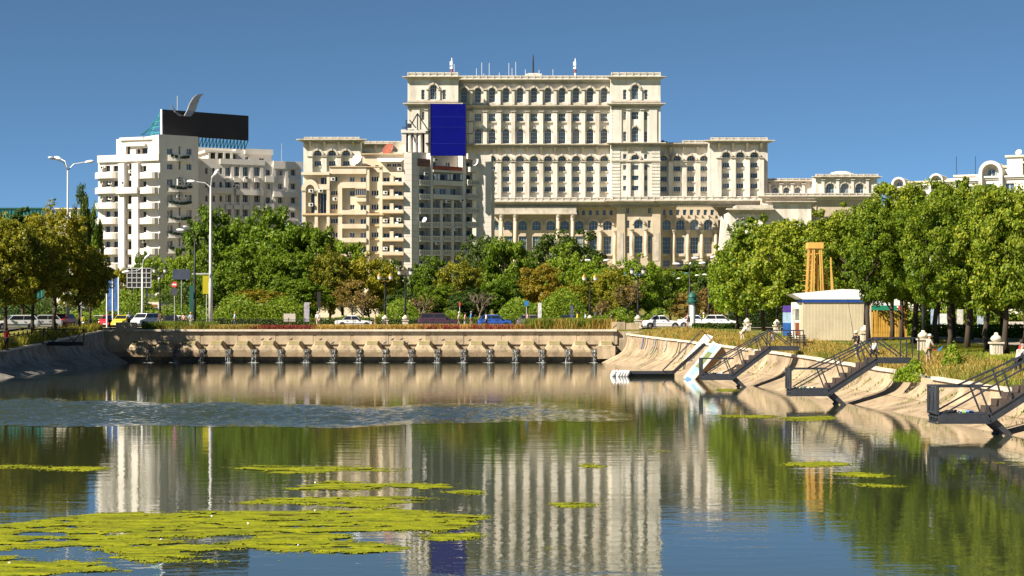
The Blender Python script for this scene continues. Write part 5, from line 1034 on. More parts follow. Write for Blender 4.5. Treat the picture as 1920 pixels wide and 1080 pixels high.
grass('weeds', 'yellow green weeds along the top of the left canal wall', np.stack([np.array([lwx(d) for d in D])-LB-O, D, np.array([lcz(d) for d in D])-.05], 1), .75, leafmat('left_weeds', (.1, .11, .01), (.22, .22, .02), (.38, .32, .04), .35), 19, .028)
# ================================================================== METAL STAIRS ON THE RIGHT BANK
def stair(x0, D, zl, label):
    """platform over the water, flight up the wall, landing onto the lawn; local x runs towards the bank"""
    r = empty('metal_stair', (x0, D, 0)); tag(r, label, 'stairs', 'metal stairs down the right canal wall'); W2 = .8; zd = .86; xp, xf, xl = 2.05, 4.55, 6.5; top = zl
    def part(n, m, f): b = MB(); f(b); return b.build(n, m, r)
    part('deck', M_steel, lambda b: b.box(0, xp, -W2, W2, zd-.05, zd))
    for s in (-1, 1):
        part('edge_beam', M_steel, lambda b: (b.box(.02, xp, s*W2-.04, s*W2+.04, zd-.36, zd-.052), b.box(.02, xp, s*W2-.07, s*W2+.07, zd-.40, zd-.362)))
        part('stringer', M_steel, lambda b: (b.bar((xp, s*W2, zd-.2), (xf, s*W2, top-.2), .08, .34), b.bar((xp, s*W2, zd-.37), (xf, s*W2, top-.37), .16, .03), b.bar((xp, s*W2, zd-.02), (xf, s*W2, top-.02), .16, .03)))
        part('landing_beam', M_steel, lambda b: b.box(xf, xl, s*W2-.04, s*W2+.04, top-.3, top-.02))
        rl = part('handrail', M_steel, lambda b: (b.bar((0, s*W2, zd+1.05), (xp+.1, s*W2, zd+1.05), .07), b.bar((xp-.9, s*W2, zd+1.05), (xf+.1, s*W2, top+1.05), .07), b.bar((xf+.1, s*W2, top+1.05), (xl+.3, s*W2, top+1.05), .07), b.bar((.35, s*W2, zd+.05), (xf-.5, s*W2, top+.55), .06)))
        for a, c in (((xp, zd), (xp-.42, zd+1.05)), ((xp+.85, zd+.6), (xp+.5, zd+1.72)), ((xf-.5, top-.4), (xf-.85, top+.72)), ((xf, top), (xf+.05, top+1.05)), ((xf+.05, top), (xf-.55, top+.9)), ((xf+.1, top+1.05), (xl-.5, top+.05)), ((xl-.35, top), (xl-.35, top+1.05)), ((xl+.3, top-.2), (xl+.3, top+1.05))):
            part('rail_post', M_steel, lambda b: b.bar((a[0], s*W2, a[1]), (c[0], s*W2, c[1]), .065))
    # end panel facing the canal
    part('end_panel', M_steel, lambda b: b.box(.005, .035, -W2+.03, W2-.03, zd+.05, zd+1.0))
    for y in (-W2, W2): part('corner_post', M_steel, lambda b: b.box(-.05, .06, y-.06, y+.06, zd-.05, zd+1.09))
    part('top_rail', M_steel, lambda b: b.box(-.04, .05, -W2+.06, W2-.06, zd+1.02, zd+1.085)); part('bottom_rail', M_steel, lambda b: b.box(-.04, .05, -W2+.06, W2-.06, zd+.0, zd+.06))
    for a, c in ((-.7, -.28), (-.05, -.28), (.05, .32), (.7, .32)): part('panel_brace', M_steel, lambda b: b.bar((-.02, a, zd+.06), (-.02, c, zd+1.02), .05))
    part('under_rail', M_steel, lambda b: (b.box(-.02, .04, -W2, W2, zd-.18, zd-.12), b.box(-.02, .04, -W2, W2, zd-.42, zd-.37), b.box(-.02, .04, -.5, -.44, zd-.37, zd-.18), b.box(-.02, .04, 0, .06, zd-.37, zd-.18), b.box(-.02, .04, .5, .56, zd-.37, zd-.18)))
    n = 6
    for k in range(n):
        x = lerp(xp, xf, k/n); z = lerp(zd, top, (k+1)/n); part('step', mat('brown_step_boards', (.075, .055, .045), .7, .3, 3), lambda b: b.box(x, x+(xf-xp)/n+.02, -W2+.05, W2-.05, z-(top-zd)/n+.005, z))
    part('landing', M_steel, lambda b: b.box(xf+.03, xl, -W2+.04, W2-.04, top-.06, top-.005))
    for s in (-.5, 0, .5): part('leg', M_steel, lambda b: (b.bar((xp+.05, s, zd-.3), (xp+.55, s, .12), .12), b.bar((xp+.55, s, .14), (xp+.2, s, -.35), .11)))
    part('leg_plate', M_steel, lambda b: b.bar((xp+.1, -W2+.1, zd-.2), (xp+.95, -W2+.1, -.15), .05, .22))
    rr = random.Random(int(D)); cols = [(.7, .7, .68), (.2, .4, .15), (.6, .5, .3), (.1, .2, .5), (.65, .62, .5)]
    for k in range(14):
        me = MB(); a = rr.uniform(.05, .12); me.tube([(0, 0, .03), (a, rr.uniform(-.1, .1), .05), (a*2, rr.uniform(-.05, .05), .03)], [.04, .05, .03], 6); o = me.build('litter', mat('litter_%d' % (k % 5), cols[k % 5], .6)); o.location = (x0+rr.uniform(.2, 1.5), D+rr.uniform(-.7, .6), zd); o.rotation_euler = (0, 0, rr.uniform(0, 6)); tag(o, ['crumpled pale litter', 'green bottle litter', 'tan paper litter', 'blue plastic litter', 'cream carton litter'][k % 5]+' on the platform of the '+{75: 'nearest', 102: 'middle', 129: 'farthest'}[int(D)]+' metal stair', 'litter', 'litter on the stair platforms')
    return r
stair(16.55, 75.5, 2.45, 'dark metal stair with platform nearest the camera, cut by the right edge')
stair(14.75, 102.5, 2.5, 'dark metal stair with platform in the middle of the three on the right wall')
stair(12.75, 129.6, 2.75, 'dark metal stair with platform farthest from the camera, right of the slide')
# ---------------- floating dock, gangway and slide
d_ = empty('floating_dock', (Xp(1150, 154), 154, 0)); tag(d_, 'low black floating dock with white fenders in front of the slide', 'dock')
L_ = Xp(1263, 154)-Xp(1150, 154)
b = MB(); b.box(.9, L_, -1.0, 1.0, -.1, .34); b.build('float', M_black, d_)
for k in range(13): b = MB(); b.box(.3+k*L_/13.6, .3+(k+1)*L_/13.6-.02, -1.1, 1.1, .345, .42); b.build('deck_board', mat('grey_boards', (.32, .25, .18), .8, .25, 3), d_)
b = MB(); b.box(.9, L_, -1.16, -1.09, .22, .44); b.build('edge_rail', M_steel, d_)
fm = MB(); fm.smooth = True; fm.lathe([(.02, -.32), (.13, -.28), (.17, -.1), (.17, .12), (.12, .28), (.03, .33)], (0, 0, 0), 10); fme = fm.mesh('fender', M_whitep, True)
for k in range(6): o = obj('fender', fme, d_, (-.05+k*.22, -1.2 if k > 1 else -.9+.2*k, .22)); o.rotation_euler = (.3, .5, 0)
gw = empty('gangway', (Xp(1262, 152), 152.2, .3)); tag(gw, 'steep dark stair gangway with thin handrail from the dock up the wall', 'gangway')
ex, ez = Xp(1322, 152)-Xp(1262, 152), 2.3
for s in (-.45, .45):
    b = MB(); b.bar((0, s, 0), (ex, s, ez), .07, .2); b.build('stringer', M_black, gw)
for k in range(11): t_ = (k+.5)/11; b = MB(); b.box(ex*t_-.12, ex*t_+.14, -.42, .42, ez*t_+.05, ez*t_+.1); b.build('tread', M_steel, gw)
b = MB(); b.bar((-.95, -1.6, .25), (ex*.85, -1.6, ez+1.1), .06); b.bar((-1.0, -1.6, .12), (ex*.8, -1.6, ez+.85), .04); b.bar((-.95, -1.6, .25), (-.4, -.5, -.1), .05); b.bar((ex*.32, -1.6, 1.1), (ex*.3, -.8, .3), .05); b.bar((ex*.36, -1.6, 1.15), (ex*.34, -.8, .35), .05); b.bar((ex*.85, -1.6, ez+1.1), (ex*1.15, -1.2, ez+.35), .05); b.bar((-.9, -1.6, .2), (.6, -.6, .2), .04); b.build('handrail', M_steel, gw)
b = MB(); b.hexa([(.9, .5, .95), (1.5, .5, .85), (ex+.7, .5, ez+.55), (ex+.1, .5, ez+.75), (.9, .55, 1.0), (1.5, .55, .9), (ex+.7, .55, ez+.6), (ex+.1, .55, ez+.8)]); b.build('side_board', M_whitep, gw)
sl_ = empty('painted_slide', (Xp(1283, 146), 146, .05)); tag(sl_, 'white, blue and green painted slide board leaning on the canal wall', 'slide')
A, Bv = Vector((0, 0, 0)), Vector((2.3, .3, 2.75)); acr = Vector((.5, -.6, -.22)); nrm = (acr.cross(Bv)).normalized()*.12; nrm = nrm if nrm.z > 0 else -nrm
segs = [(0, .07, 'blue', (.05, .16, .34)), (.072, .13, 'white', (.5, .5, .48)), (.132, .34, 'light_blue', (.17, .29, .36)), (.342, .76, 'green', (.1, .13, .03)), (.762, .95, 'light_blue', (.17, .29, .36)), (.952, 1.0, 'white', (.5, .5, .48))]
for a0, a1, nm, col in segs:
    b = MB(); p = [Bv*a0, Bv*a0+acr, Bv*a1+acr, Bv*a1]; b.hexa([q-nrm for q in p]+[q for q in p]); b.build('slide_panel', mat('slide_'+nm, col, .5, .12, 2), sl_)
for q0, ww in ((Vector((0, 0, 0)), .1), (acr, .2)):
    b = MB(); b.bar(q0+nrm*.3, q0+Bv*1.01+nrm*.3, ww, .16); b.build('slide_rim', M_whitep, sl_)
b = MB(); e_ = Vector((.35, .1, -.5)); q_ = [acr+Bv*.1, acr+Bv*.98, acr+Bv*.98+e_, acr+Bv*.1+e_*.4]; b.hexa([v-nrm*1.1 for v in q_]+[v-nrm*1.1+Vector((.05, .05, 0)) for v in q_]); b.build('side_skirt', mat('brown_board', (.2, .13, .07), .8, .3), sl_)
# ---------------- kiosk
KD = 150.0; zk = 2.78; kf_root = empty('kiosk', (Xp(1505, KD), KD, zk)); tag(kf_root, 'beige corrugated kiosk with white canopy roof and blue trim on the lawn', 'kiosk')
kw = Xp(1634, KD)-Xp(1505, KD); kh = 3.35
M_kb = mat('beige_corrugated_sheet', (.5, .43, .3), .6, .08, .8, stain=((.3, .24, .15), 1.5, (1, 1, .3), .35))
b = MB(); k = 96; pr = []
for i in range(k+1): pr.append((kw*i/k, -.009 if i % 2 else 0))
for (xa, ya), (xb, yb) in zip(pr, pr[1:]): b.add([(xa, ya, .12), (xb, yb, .12), (xb, yb, kh-.25), (xa, ya, kh-.25)], [(0, 1, 2, 3)])
b.build('front_sheet', M_kb, kf_root)
b = MB(); b.box(.02, kw-.02, .05, 3.0, .1, kh-.2); b.build('body', M_kb, kf_root); b = MB(); b.box(.1, kw-.1, .1, 2.9, -.1, .1); b.build('plinth', M_black, kf_root)
b = MB(); b.box(-.03, kw+.03, -.1, 3.05, kh-.25, kh-.02); b.build('blue_trim', mat('blue_trim', (.015, .06, .28), .5, .05), kf_root)
b = MB(); b.prism([(-.85, kh+.42), (0, kh-.018), (kw+.3, kh-.018), (kw+.7, kh+.72), (kw*.55, kh+.78), (kw*.2, kh+.6)], -.13, 3.4); b.build('canopy_roof', M_whitep, kf_root)
ps = empty('poster_stand', (Xp(1484, 152), 152, 2.8)); tag(ps, 'white panel with picture posters beside the left end of the kiosk', 'poster stand'); pw_ = .9
b = MB(); b.box(0, .85, 0, .1, 0, 3.1); b.build('panel', M_whitep, ps)
for (x0, x1, z0, z1, c, nm) in ((.3, .72, 1.7, 2.6, (.14, .16, .15), 'grey_print'), (.3, .72, .5, 1.5, (.2, .05, .03), 'red_print'), (.05, .25, .2, 2.9, (.55, .55, .52), 'pale_print')): b = MB(); b.box(x0, x1, -.02, -.003, z0, z1); b.build('poster', mat(nm, c, .5, .5, 3), ps)
ps = empty('poster_stand', (Xp(1468, 166), 166, 2.95)); tag(ps, 'blue and violet poster panel between the linden and the kiosk', 'poster stand')
for (z0, z1, c, nm) in ((0, 1.3, (.03, .12, .4), 'blue_print'), (1.305, 2.2, (.35, .5, .65), 'sky_print'), (2.205, 2.8, (.1, .05, .3), 'violet_print')): b = MB(); b.box(0, .75, 0, .08, z0, z1); b.build('poster', mat(nm, c, .5, .3, 2), ps)
# ---------------- timber tower
TD = 158.0; tw = empty('timber_tower', (Xp(1532, TD), TD, 2.9)); tag(tw, 'slender tower of splayed raw timber poles behind the kiosk', 'tower'); tp = Zp(455, TD)-2.9; s = TD/F
bx0, bx1 = Xp(1513, TD)-Xp(1532, TD), Xp(1542, TD)-Xp(1532, TD)
b = MB(); b.box(bx0, bx1, -.65, .65, tp-.5, tp); b.build('top_box', M_wood, tw)
rr = random.Random(8); feet = [(-27, -14), (-20, -9), (-24, 12), (-10, -16), (0, -11), (12, -15), (20, -9), (30, 6), (26, -14), (4, 10), (-16, 8), (36, -6), (-23, -2), (-15, -14), (-5, -8), (7, -13), (16, 2)]
tops = [(-17, -12), (-13, -9), (-15, 9), (-7, -12), (-5, -4), (6, -12), (8, -6), (18, 5), (24, -10), (2, 9), (-9, 4), (26, -5), (-15, -2), (-10, -12), (-1, -8), (3, -12), (9, 2)]
for (fx, fy), (tx, ty) in zip(feet, tops): b = MB(); hi = tp-.45 if tx < 10 else tp*rr.uniform(.7, .85); b.bar((fx*s, fy*s*1.2, 0), (tx*s, ty*s, hi), .1); b.build('pole', M_wood, tw)
for k in range(11):
    z = 4.0+k*.42
    if z < tp-.6: b = MB(); b.bar((-25*s+k*.03-.22, -13*s, z), (-8*s, -12*s, z), .06); b.build('rung', M_wood, tw)
b = MB(); b.bar((-22*s, -12*s, tp-.95), (10*s, -12*s, tp-.9), .07); b.build('cross_bar', M_wood, tw)
# ---------------- bamboo fence
bf = empty('bamboo_fence', (Xp(1630, 157), 157, rgz(157))); tag(bf, 'golden bamboo screen fence behind the linden trunks', 'fence'); fl = Xp(1700, 157)-Xp(1630, 157); rr = random.Random(2); bme = []
M_bam = mat('bamboo', (.5, .29, .05), .6, .25, 2.5)
for v in range(4): b = MB(); b.tube([(0, 0, 0), (rr.uniform(-.02, .02), 0, 1.2), (rr.uniform(-.03, .03), 0, 2.35+rr.uniform(-.12, .12))], .036, 6); bme.append(b.mesh('cane', M_bam))
for k in range(46): o = obj('cane', bme[k % 4], bf, (fl*k/45, rr.uniform(-.02, .02), 0)); o.rotation_euler = (0, rr.uniform(-.02, .02), k)
for z in (.5, 1.5): b = MB(); b.box(0, fl, .04, .1, z, z+.06); b.build('rail', M_wood, bf)
ta = empty('market_stall', (Xp(1655, 163), 163, rgz(163))); tag(ta, 'stall roof with white and green panels behind the bamboo fence', 'stall')
b = MB(); b.box(-1.2, 1.8, 0, 1.5, 2.75, 3.3); b.build('white_fascia', M_whitep, ta); b = MB(); b.box(-1.0, 1.2, -.05, -.005, 2.35, 2.74); b.build('green_panel', mat('green_panel', (.02, .22, .13), .5), ta)
for x in (-1.1, 1.7): b = MB(); b.box(x-.05, x+.05, .1, .2, 0, 2.745); b.build('post', M_steel, ta)
# ---------------- park benches
def bench(px, D, lab, rz): 
    r = empty('park_bench', (Xp(px, D), D, rgz(D)), rz); tag(r, lab, 'bench', 'benches by the kiosk')
    for k in range(4): b = MB(); b.box(-.75, .75, -.25+.13*k, -.15+.13*k, .42, .46); b.build('seat_slat', mat('bench_wood', (.1, .075, .05), .7, .2), r)
    for k in range(3): b = MB(); b.bar((-.75, .27+.05*k, .58+.14*k), (.75, .27+.05*k, .58+.14*k), .035, .1); b.build('backrest_slat', MATS['bench_wood'], r)
    for x in (-.6, .6): b = MB(); b.bar((x, -.25, 0), (x, -.2, .42), .05); b.bar((x, .3, 0), (x, .4, .95), .05); b.bar((x, -.25, .4), (x, .3, .4), .05); b.build('leg', M_black, r)
bench(1489, 141, 'dark slatted bench left of the kiosk wall', 1.2); bench(1510, 135, 'low dark bench in front of the left corner of the kiosk', 1.9)
# ================================================================== LAMPS
def lantern_lamp(px, D, zt_py, label, pole=True, gold=False, zg=None, post=None):
    zg = (rgz(D) if px > 1380 else ZS+.05) if zg is None else zg; r = empty('street_lantern', (Xp(px, D), D, zg)); tag(r, label, 'street lamp', 'ornate two-lantern street lamps'); M_ped = mat('pedestal_stone', (.56, .5, .4), .9, .12, 2)
    b = MB(); b.box(-.55, .55, -.55, .55, -.1, .15); b.box(-.44, .44, -.44, .44, .15, 1.05); b.box(-.56, .56, -.56, .56, 1.05, 1.2); 
    for k in range(3):
        for s in (-1,): b.box(-.3+.22*k, -.18+.22*k, -.47, -.442, .28, .95)
    o = b.build('pedestal', M_ped, r); o.scale = (.72, .72, .72); b = MB(); b.smooth = True; b.lathe([(.3, 1.2), (.46, 1.35), (.5, 1.5), (.36, 1.68), (.2, 1.78), (.16, 1.95), (.1, 2.0)], (0, 0, 0), 12); b.build('bulb_base', M_ped, r, smooth=True).scale = (.72, .72, .72)
    if not pole: return r
    H = Zp(zt_py, D)-zg; b = MB(); b.smooth = True; b.lathe([(.12, 1.4), (.12, 2.4), (.1, 2.5), (.09, 3.2), (.12, 3.25), (.08, 3.35), (.06, H-.75), (.1, H-.7), (.05, H-.5)], (0, 0, 0), 10); b.build('pole', M_black, r, smooth=True)
    b = MB(); b.tube([(-.62, 0, H-.75), (-.3, 0, H-.95), (0, 0, H-.8), (.3, 0, H-.95), (.62, 0, H-.75)], .04, 6); b.build('crossarm', M_gold if gold else M_black, r)
    for s in (-1, 1):
        b = MB(); b.lathe([(.1, 0), (.2, .1), (.24, .42)], (s*.62, 0, H-.75), 10); l = b.build('lantern', M_lampg, r); b = MB(); b.lathe([(.27, .42), (.25, .5), (.12, .68), (.05, .72), (.04, .85)], (s*.62, 0, H-.75), 10); b.build('lantern_cap', M_gold if gold else M_black, l)
    return r
lantern_lamp(760, 210.5, 503, 'two-lantern lamp on a stone pedestal left of the maroon car'); lantern_lamp(722, 212, 512, 'gold-capped two-lantern lamp right of the white saloon by the dam', gold=True); lantern_lamp(1106, 214, 514, 'gold-capped two-lantern lamp behind the dark blue car', gold=True)
lantern_lamp(1196, 209, 501, 'two-lantern lamp on a pedestal at the left of the old white saloon'); lantern_lamp(300, 224, 500, 'two-lantern lamp in front of the light green trees at left')
lantern_lamp(1731, 127, 470, 'lamp post on a stone pedestal on the lawn behind the man in the white cap', zg=2.42); lantern_lamp(1868, 117, 0, 'stone lamp pedestal without a pole on the lawn at right', False, zg=2.3); lantern_lamp(1401, 193, 500, 'lamp pedestal between the first lindens beside the white hatchback', zg=3.3); lantern_lamp(1457, 183, 480, 'lamp pedestal left of the kiosk among the linden trunks', zg=3.15); lantern_lamp(1622, 147, 480, 'stone pedestal at the right corner of the kiosk', zg=2.7)
def mast_lamp(px, D, top, arms, label, m=None, zg=None, r0=.13, base=0):
    zg = ZS if zg is None else zg; H = Zp(top, D)-zg; r = empty('street_light', (Xp(px, D), D, zg)); tag(r, label, 'street light', 'tall street lights'); m = m or M_galv
    b = MB(); b.smooth = True; b.tube([(0, 0, 0), (0, 0, H*.32), (0, 0, H*.33), (0, 0, H*.66), (0, 0, H*.665), (0, 0, H)], [r0*1.4, r0*1.3, r0*1.1, r0, r0*.8, r0*.6], 10); b.build('pole', m, r)
    for dx, dy, dz in arms:
        b = MB(); b.tube([(0, 0, H-.1), (dx*.35, dy*.35, H+dz*.75), (dx, dy, H+dz)], [r0*.5, r0*.42, r0*.38], 6); a = b.build('arm', m, r)
        v = Vector((dx, dy, dz*.25)).normalized(); c = Vector((dx, dy, H+dz)); b = MB(); b.smooth = True; b.tube([c-v*.05, c+v*.2, c+v*.65, c+v*.95], [.07, .16, .17, .06], 8); h_ = b.build('lamp_head', M_whitep, a, smooth=True); h_.scale = (1, 1, 1)
    return r
mast_lamp(127, 205, 318, ((-1.0, -1.2, 1.0), (-.9, .6, 1.2), (1.9, 0, .8)), 'three-armed street light at far left above the yellow trees')
mast_lamp(395, 213, 350, ((-1.7, 0, .55), (.5, -.8, 1.2), (.35, .5, 1.5)), 'pale grey street light pole in front of the park, with three heads', r0=.17)
mast_lamp(267, 236, 500, ((-1.5, -.2, -.6), (.3, 0, 1.0)), 'leaning blue-grey street light beside the scaffold sign')
mast_lamp(1293, 262, 500, ((-1.3, 0, .35), (1.3, 0, .45), (0, -.6, .3)), 'black street light with three white heads above the advertising column', M_black); mast_lamp(1329, 250, 487, ((-1.3, 0, .2), (.2, -.6, .25), (1.6, 0, .9)), 'black street light with white heads right of the advertising column', M_black)
for k, (px, D, top) in enumerate(((1258, 400, 525), (1275, 430, 526), (1288, 460, 524), (1300, 500, 523), (1312, 480, 521), (1320, 440, 519), (1336, 390, 518))): mast_lamp(px, D, top, ((-1.1, 0, .3), (1.1, 0, .3)), 'distant white-headed lamp along the boulevard, number %s from the left' % ['one', 'two', 'three', 'four', 'five', 'six', 'seven'][k], M_black, hillz(D), .09)
mast_lamp(1240, 290, 520, ((-.8, 0, .4), (1.3, 0, .3)), 'street light behind the light green tree, below the palace columns', M_black); mast_lamp(1120, 300, 492, ((-1.0, 0, .3), (1.0, 0, .3)), 'white-headed street light among the light green trees', M_black)
mast_lamp(365, 226, 440, ((-1.2, 0, .5), (-.5, -.5, .7)), 'slim black street light left of the pale pole', M_black)
# ================================================================== RAILINGS, SIGNS
fn = empty('railing', (Xp(300, 208.4), 208.4, ZS)); tag(fn, 'long black railing along the pavement above the dam', 'railing')
rl = Xp(1145, 208.4)-Xp(300, 208.4); pm = MB(); pm.box(-.04, .04, -.04, .04, 0, 1.0); pm.lathe([(.06, 1.0), (.07, 1.06), (.02, 1.13)], (0, 0, 0), 6); pme = pm.mesh('post', M_black)
npst = 28
for k in range(npst+1): obj('post', pme, fn, (rl*k/npst, 0, 0))
for z in (.2, .9): b = MB(); b.box(0, rl, -.02, .02, z, z+.05); b.build('rail', M_black, fn)
bm2 = MB()
for q in range(11): x = rl/npst*(q+1)/12; bm2.box(x-.012, x+.012, -.012, .012, .25, .9)
bme2 = bm2.mesh('bars', M_black)
for k in range(npst): obj('bars', bme2, fn, (rl*k/npst, 0, 0))
fn2 = empty('railing', (-44.2, 150, 0)); tag(fn2, 'black post railing along the left bank', 'railing')
for k in range(34):
    D = 146+k*1.7; obj('post', pme, fn2, (lwx(D)-LB-1.1+44.2, D-150, lcz(D)))
for k in range(33):
    D = 146+k*1.7; b = MB(); b.bar((lwx(D)-LB-1.1+44.2, D-150, lcz(D)+.85), (lwx(D+1.7)-LB-1.1+44.2, D+1.7-150, lcz(D+1.7)+.85), .06); b.build('rail', M_black, fn2)
lbp = empty('viewing_balcony', (Xp(122, 176), 176, 2.5)); tag(lbp, 'dark steel balcony with crossed braces jutting over the left canal wall', 'balcony')
bw = 1.85
b = MB(); b.box(-bw, bw, -.6, .9, -.35, .0); b.build('deck', M_black, lbp)
for x in (-bw, bw): b = MB(); b.box(x-.06, x+.06, -.6, -.48, 0, 1.2); b.build('corner_post', M_black, lbp)
b = MB(); b.box(-bw-2, bw, -.58, -.5, 1.12, 1.2); b.build('top_rail', M_black, lbp)
for k in range(4): a = -bw+2*bw*k/4; c = a+2*bw/4; b = MB(); b.bar((a, -.54, .02 if k % 2 else 1.12), (c, -.54, 1.12 if k % 2 else .02), .07); b.build('brace', M_black, lbp)
b = MB(); b.box(-.5, .2, .85, 2.6, -.4, -.02); b.build('bracket', M_black, lbp)
def sign(px, D, y0, y1, w, m, label, zg=None, pole=True, name='road_sign', shape='box', cat='sign', group=None, m2=None):
    zg = ZS if zg is None else zg; r = empty(name, (Xp(px, D), D, zg)); tag(r, label, cat, group); z1, z0 = Zp(y0, D)-zg, Zp(y1, D)-zg; ww = w*D/F/2
    if pole: b = MB(); b.tube([(0, .05, 0), (0, .05, z1)], .04, 6); b.build('pole', M_galv, r)
    b = MB()
    if shape == 'box': b.box(-ww, ww, -.04, 0, z0, z1)
    else: b.prism([(ww*math.cos(2*math.pi*i/20), (z0+z1)/2+ww*math.sin(2*math.pi*i/20)) for i in range(20)], -.04, 0)
    o = b.build('plate', m, r); return r, (z0, z1, ww)
M_red = mat('sign_red', (.55, .05, .06), .5, .05); M_bl = mat('sign_blue', (.03, .16, .4), .5, .1)
r, (z0, z1, w) = sign(327, 213, 528, 539, 11, M_red, 'round red no-entry sign on a pole at left', shape='disc'); b = MB(); b.box(-w*.68, w*.68, -.06, -.042, (z0+z1)/2-.08, (z0+z1)/2+.08); b.build('white_bar', M_whitep, r); b = MB(); b.box(-w*.95, w*.95, -.05, 0, z0-.85, z0-.1); b.build('lower_plate', mat('dark_sign', (.06, .06, .09), .5), r)
sign(987, 209, 564, 573, 8, M_bl, 'small blue sign on a pole among the weeds'); sign(862, 212, 567, 574, 3, M_red, 'narrow red sign on a post by the pedestrians'); sign(152, 197, 565, 578, 13, M_galv, 'back of a grey sign at the left bank', lcz(197))
sign(575, 213, 567, 603, 10, mat('ad_print_grey', (.32, .3, .34), .5, .35, 3), 'tall grey advertising stand on the pavement above the dam', pole=False, name='advertising_stand', cat='stand'); sign(598, 214, 547, 577, 7, M_board, 'slim dark sign box on a pole right of the advertising stand', name='sign_box'); sign(1012, 214, 568, 598, 7, mat('ad_print_pale', (.5, .5, .5), .5, .4, 4), 'pale poster post behind the weeds', pole=False, name='advertising_stand', cat='stand'); sign(1072, 216, 573, 598, 5, mat('ad_print_dark', (.08, .09, .14), .5, .4, 4), 'narrow dark poster post near the dark blue car', pole=False, name='advertising_stand', cat='stand')
sign(387, 216, 517, 551, 14, mat('yellow_green_banner', (.38, .33, .01), .6, .06), 'yellow-green banner hanging beside the pale pole', name='banner', cat='banner'); sign(340, 240, 505, 524, 33, mat('dark_gantry', (.05, .06, .09), .5, .2), 'dark overhead road sign box at left', name='overhead_sign'); sign(360, 232, 535, 585, 10, M_green, 'tall dark green poster board beside the black pole', name='poster_board', pole=False, cat='board')
r, (z0, z1, w) = sign(340, 240, 513.5, 514.5, 1, M_galv, 'horizontal gantry arm between the poles', name='gantry_arm', pole=False); b = MB(); b.box(-1, Xp(395, 240)-Xp(340, 240), .1, .25, z0, z1+.1); b.build('arm', M_galv, r)
r, (z0, z1, w) = sign(261, 245, 503, 539, 45, M_board, 'dark scaffold sign with white grid in front of the white block', name='scaffold_sign', pole=False); 
for k in range(6): b = MB(); x = -w+2*w*k/5; b.box(x-.05, x+.05, -.1, -.042, z0, z1); b.build('grid_bar', M_galv, r)
for k in range(5): b = MB(); z = z0+(z1-z0)*k/4; b.box(-w, w, -.13, -.102, z-.05, z+.05); b.build('grid_bar', M_galv, r)
for x in (-w*.6, w*.6): b = MB(); b.box(x-.1, x+.1, .02, .2, 0, z1); b.build('post', M_steel, r)
r, (z0, z1, w) = sign(211, 226, 521, 583, 22, mat('blue_banner_print', (.05, .12, .3), .5, .6, 1.2), 'tall blue printed banner column at left', name='banner_column', pole=False, cat='banner')
for x in (-w, 0, w): b = MB(); b.box(x-.06, x+.06, -.1, .1, 0, z1+.1); b.build('post', M_whitep, r)
sign(278, 262, 551, 563, 24, mat('grey_screen', (.09, .09, .13), .5, .1), 'dark grey roadside screen behind the bus', name='roadside_screen'); sign(543, 214, 588, 603, 22, mat('pale_cabinet', (.42, .38, .33), .7, .1), 'pale utility cabinet on the pavement behind the orange tree', name='utility_cabinet', pole=False, cat='cabinet')
sign(1246, 300, 528, 562, 28, M_whitep, 'white framed billboard half hidden by the light green tree', name='billboard', pole=True, cat='billboard')
# advertising column with green dome
mc = empty('advertising_column', (Xp(1298, 222), 222, ZS)); tag(mc, 'white advertising column with dark green domed cap', 'advertising column')
b = MB(); b.smooth = True; b.lathe([(.38, 0), (.38, 3.0)], (0, 0, 0), 20); b.build('drum', M_whitep, mc, smooth=False); b = MB(); b.lathe([(.62, 2.85), (.66, 3.05), (.6, 3.12), (.52, 3.15), (.5, 3.5), (.56, 3.55), (.5, 3.75), (.32, 4.0), (.1, 4.12), (.04, 4.3)], (0, 0, 0), 20); b.build('domed_cap', M_green, mc)
for a in range(4): b = MB(); b.tube([(.45*math.cos(a*1.57+.78), .45*math.sin(a*1.57+.78), 0), (.45*math.cos(a*1.57+.78), .45*math.sin(a*1.57+.78), 2.9)], .035, 5); b.build('rib', M_green, mc)
# posters and stalls glimpsed behind the right-hand trees
rr = random.Random(6)
for k, (px, y0, y1, w, c, lab) in enumerate(((1752, 575, 610, 14, (.3, .4, .55), 'pale blue poster panel behind the lawn trees'), (1770, 588, 618, 16, (.62, .62, .6), 'white panel with dark lettering-like print behind the lawn trees'), (1800, 580, 620, 12, (.5, .48, .45), 'grey poster panel behind the middle lawn trees'), (1838, 570, 615, 12, (.35, .4, .48), 'blue-grey panel behind the right lawn trees'), (1905, 603, 618, 40, (.55, .5, .45), 'low pale stall front at the right edge'), (1690, 560, 580, 12, (.5, .06, .04), 'red parasol panel above the bamboo fence'))):
    sign(px, 172, y0, y1, w, mat('panel_print_%d' % k, c, .6, .5, 2.5), lab, rgz(172), pole=True, name='poster_stand', cat='poster stand')
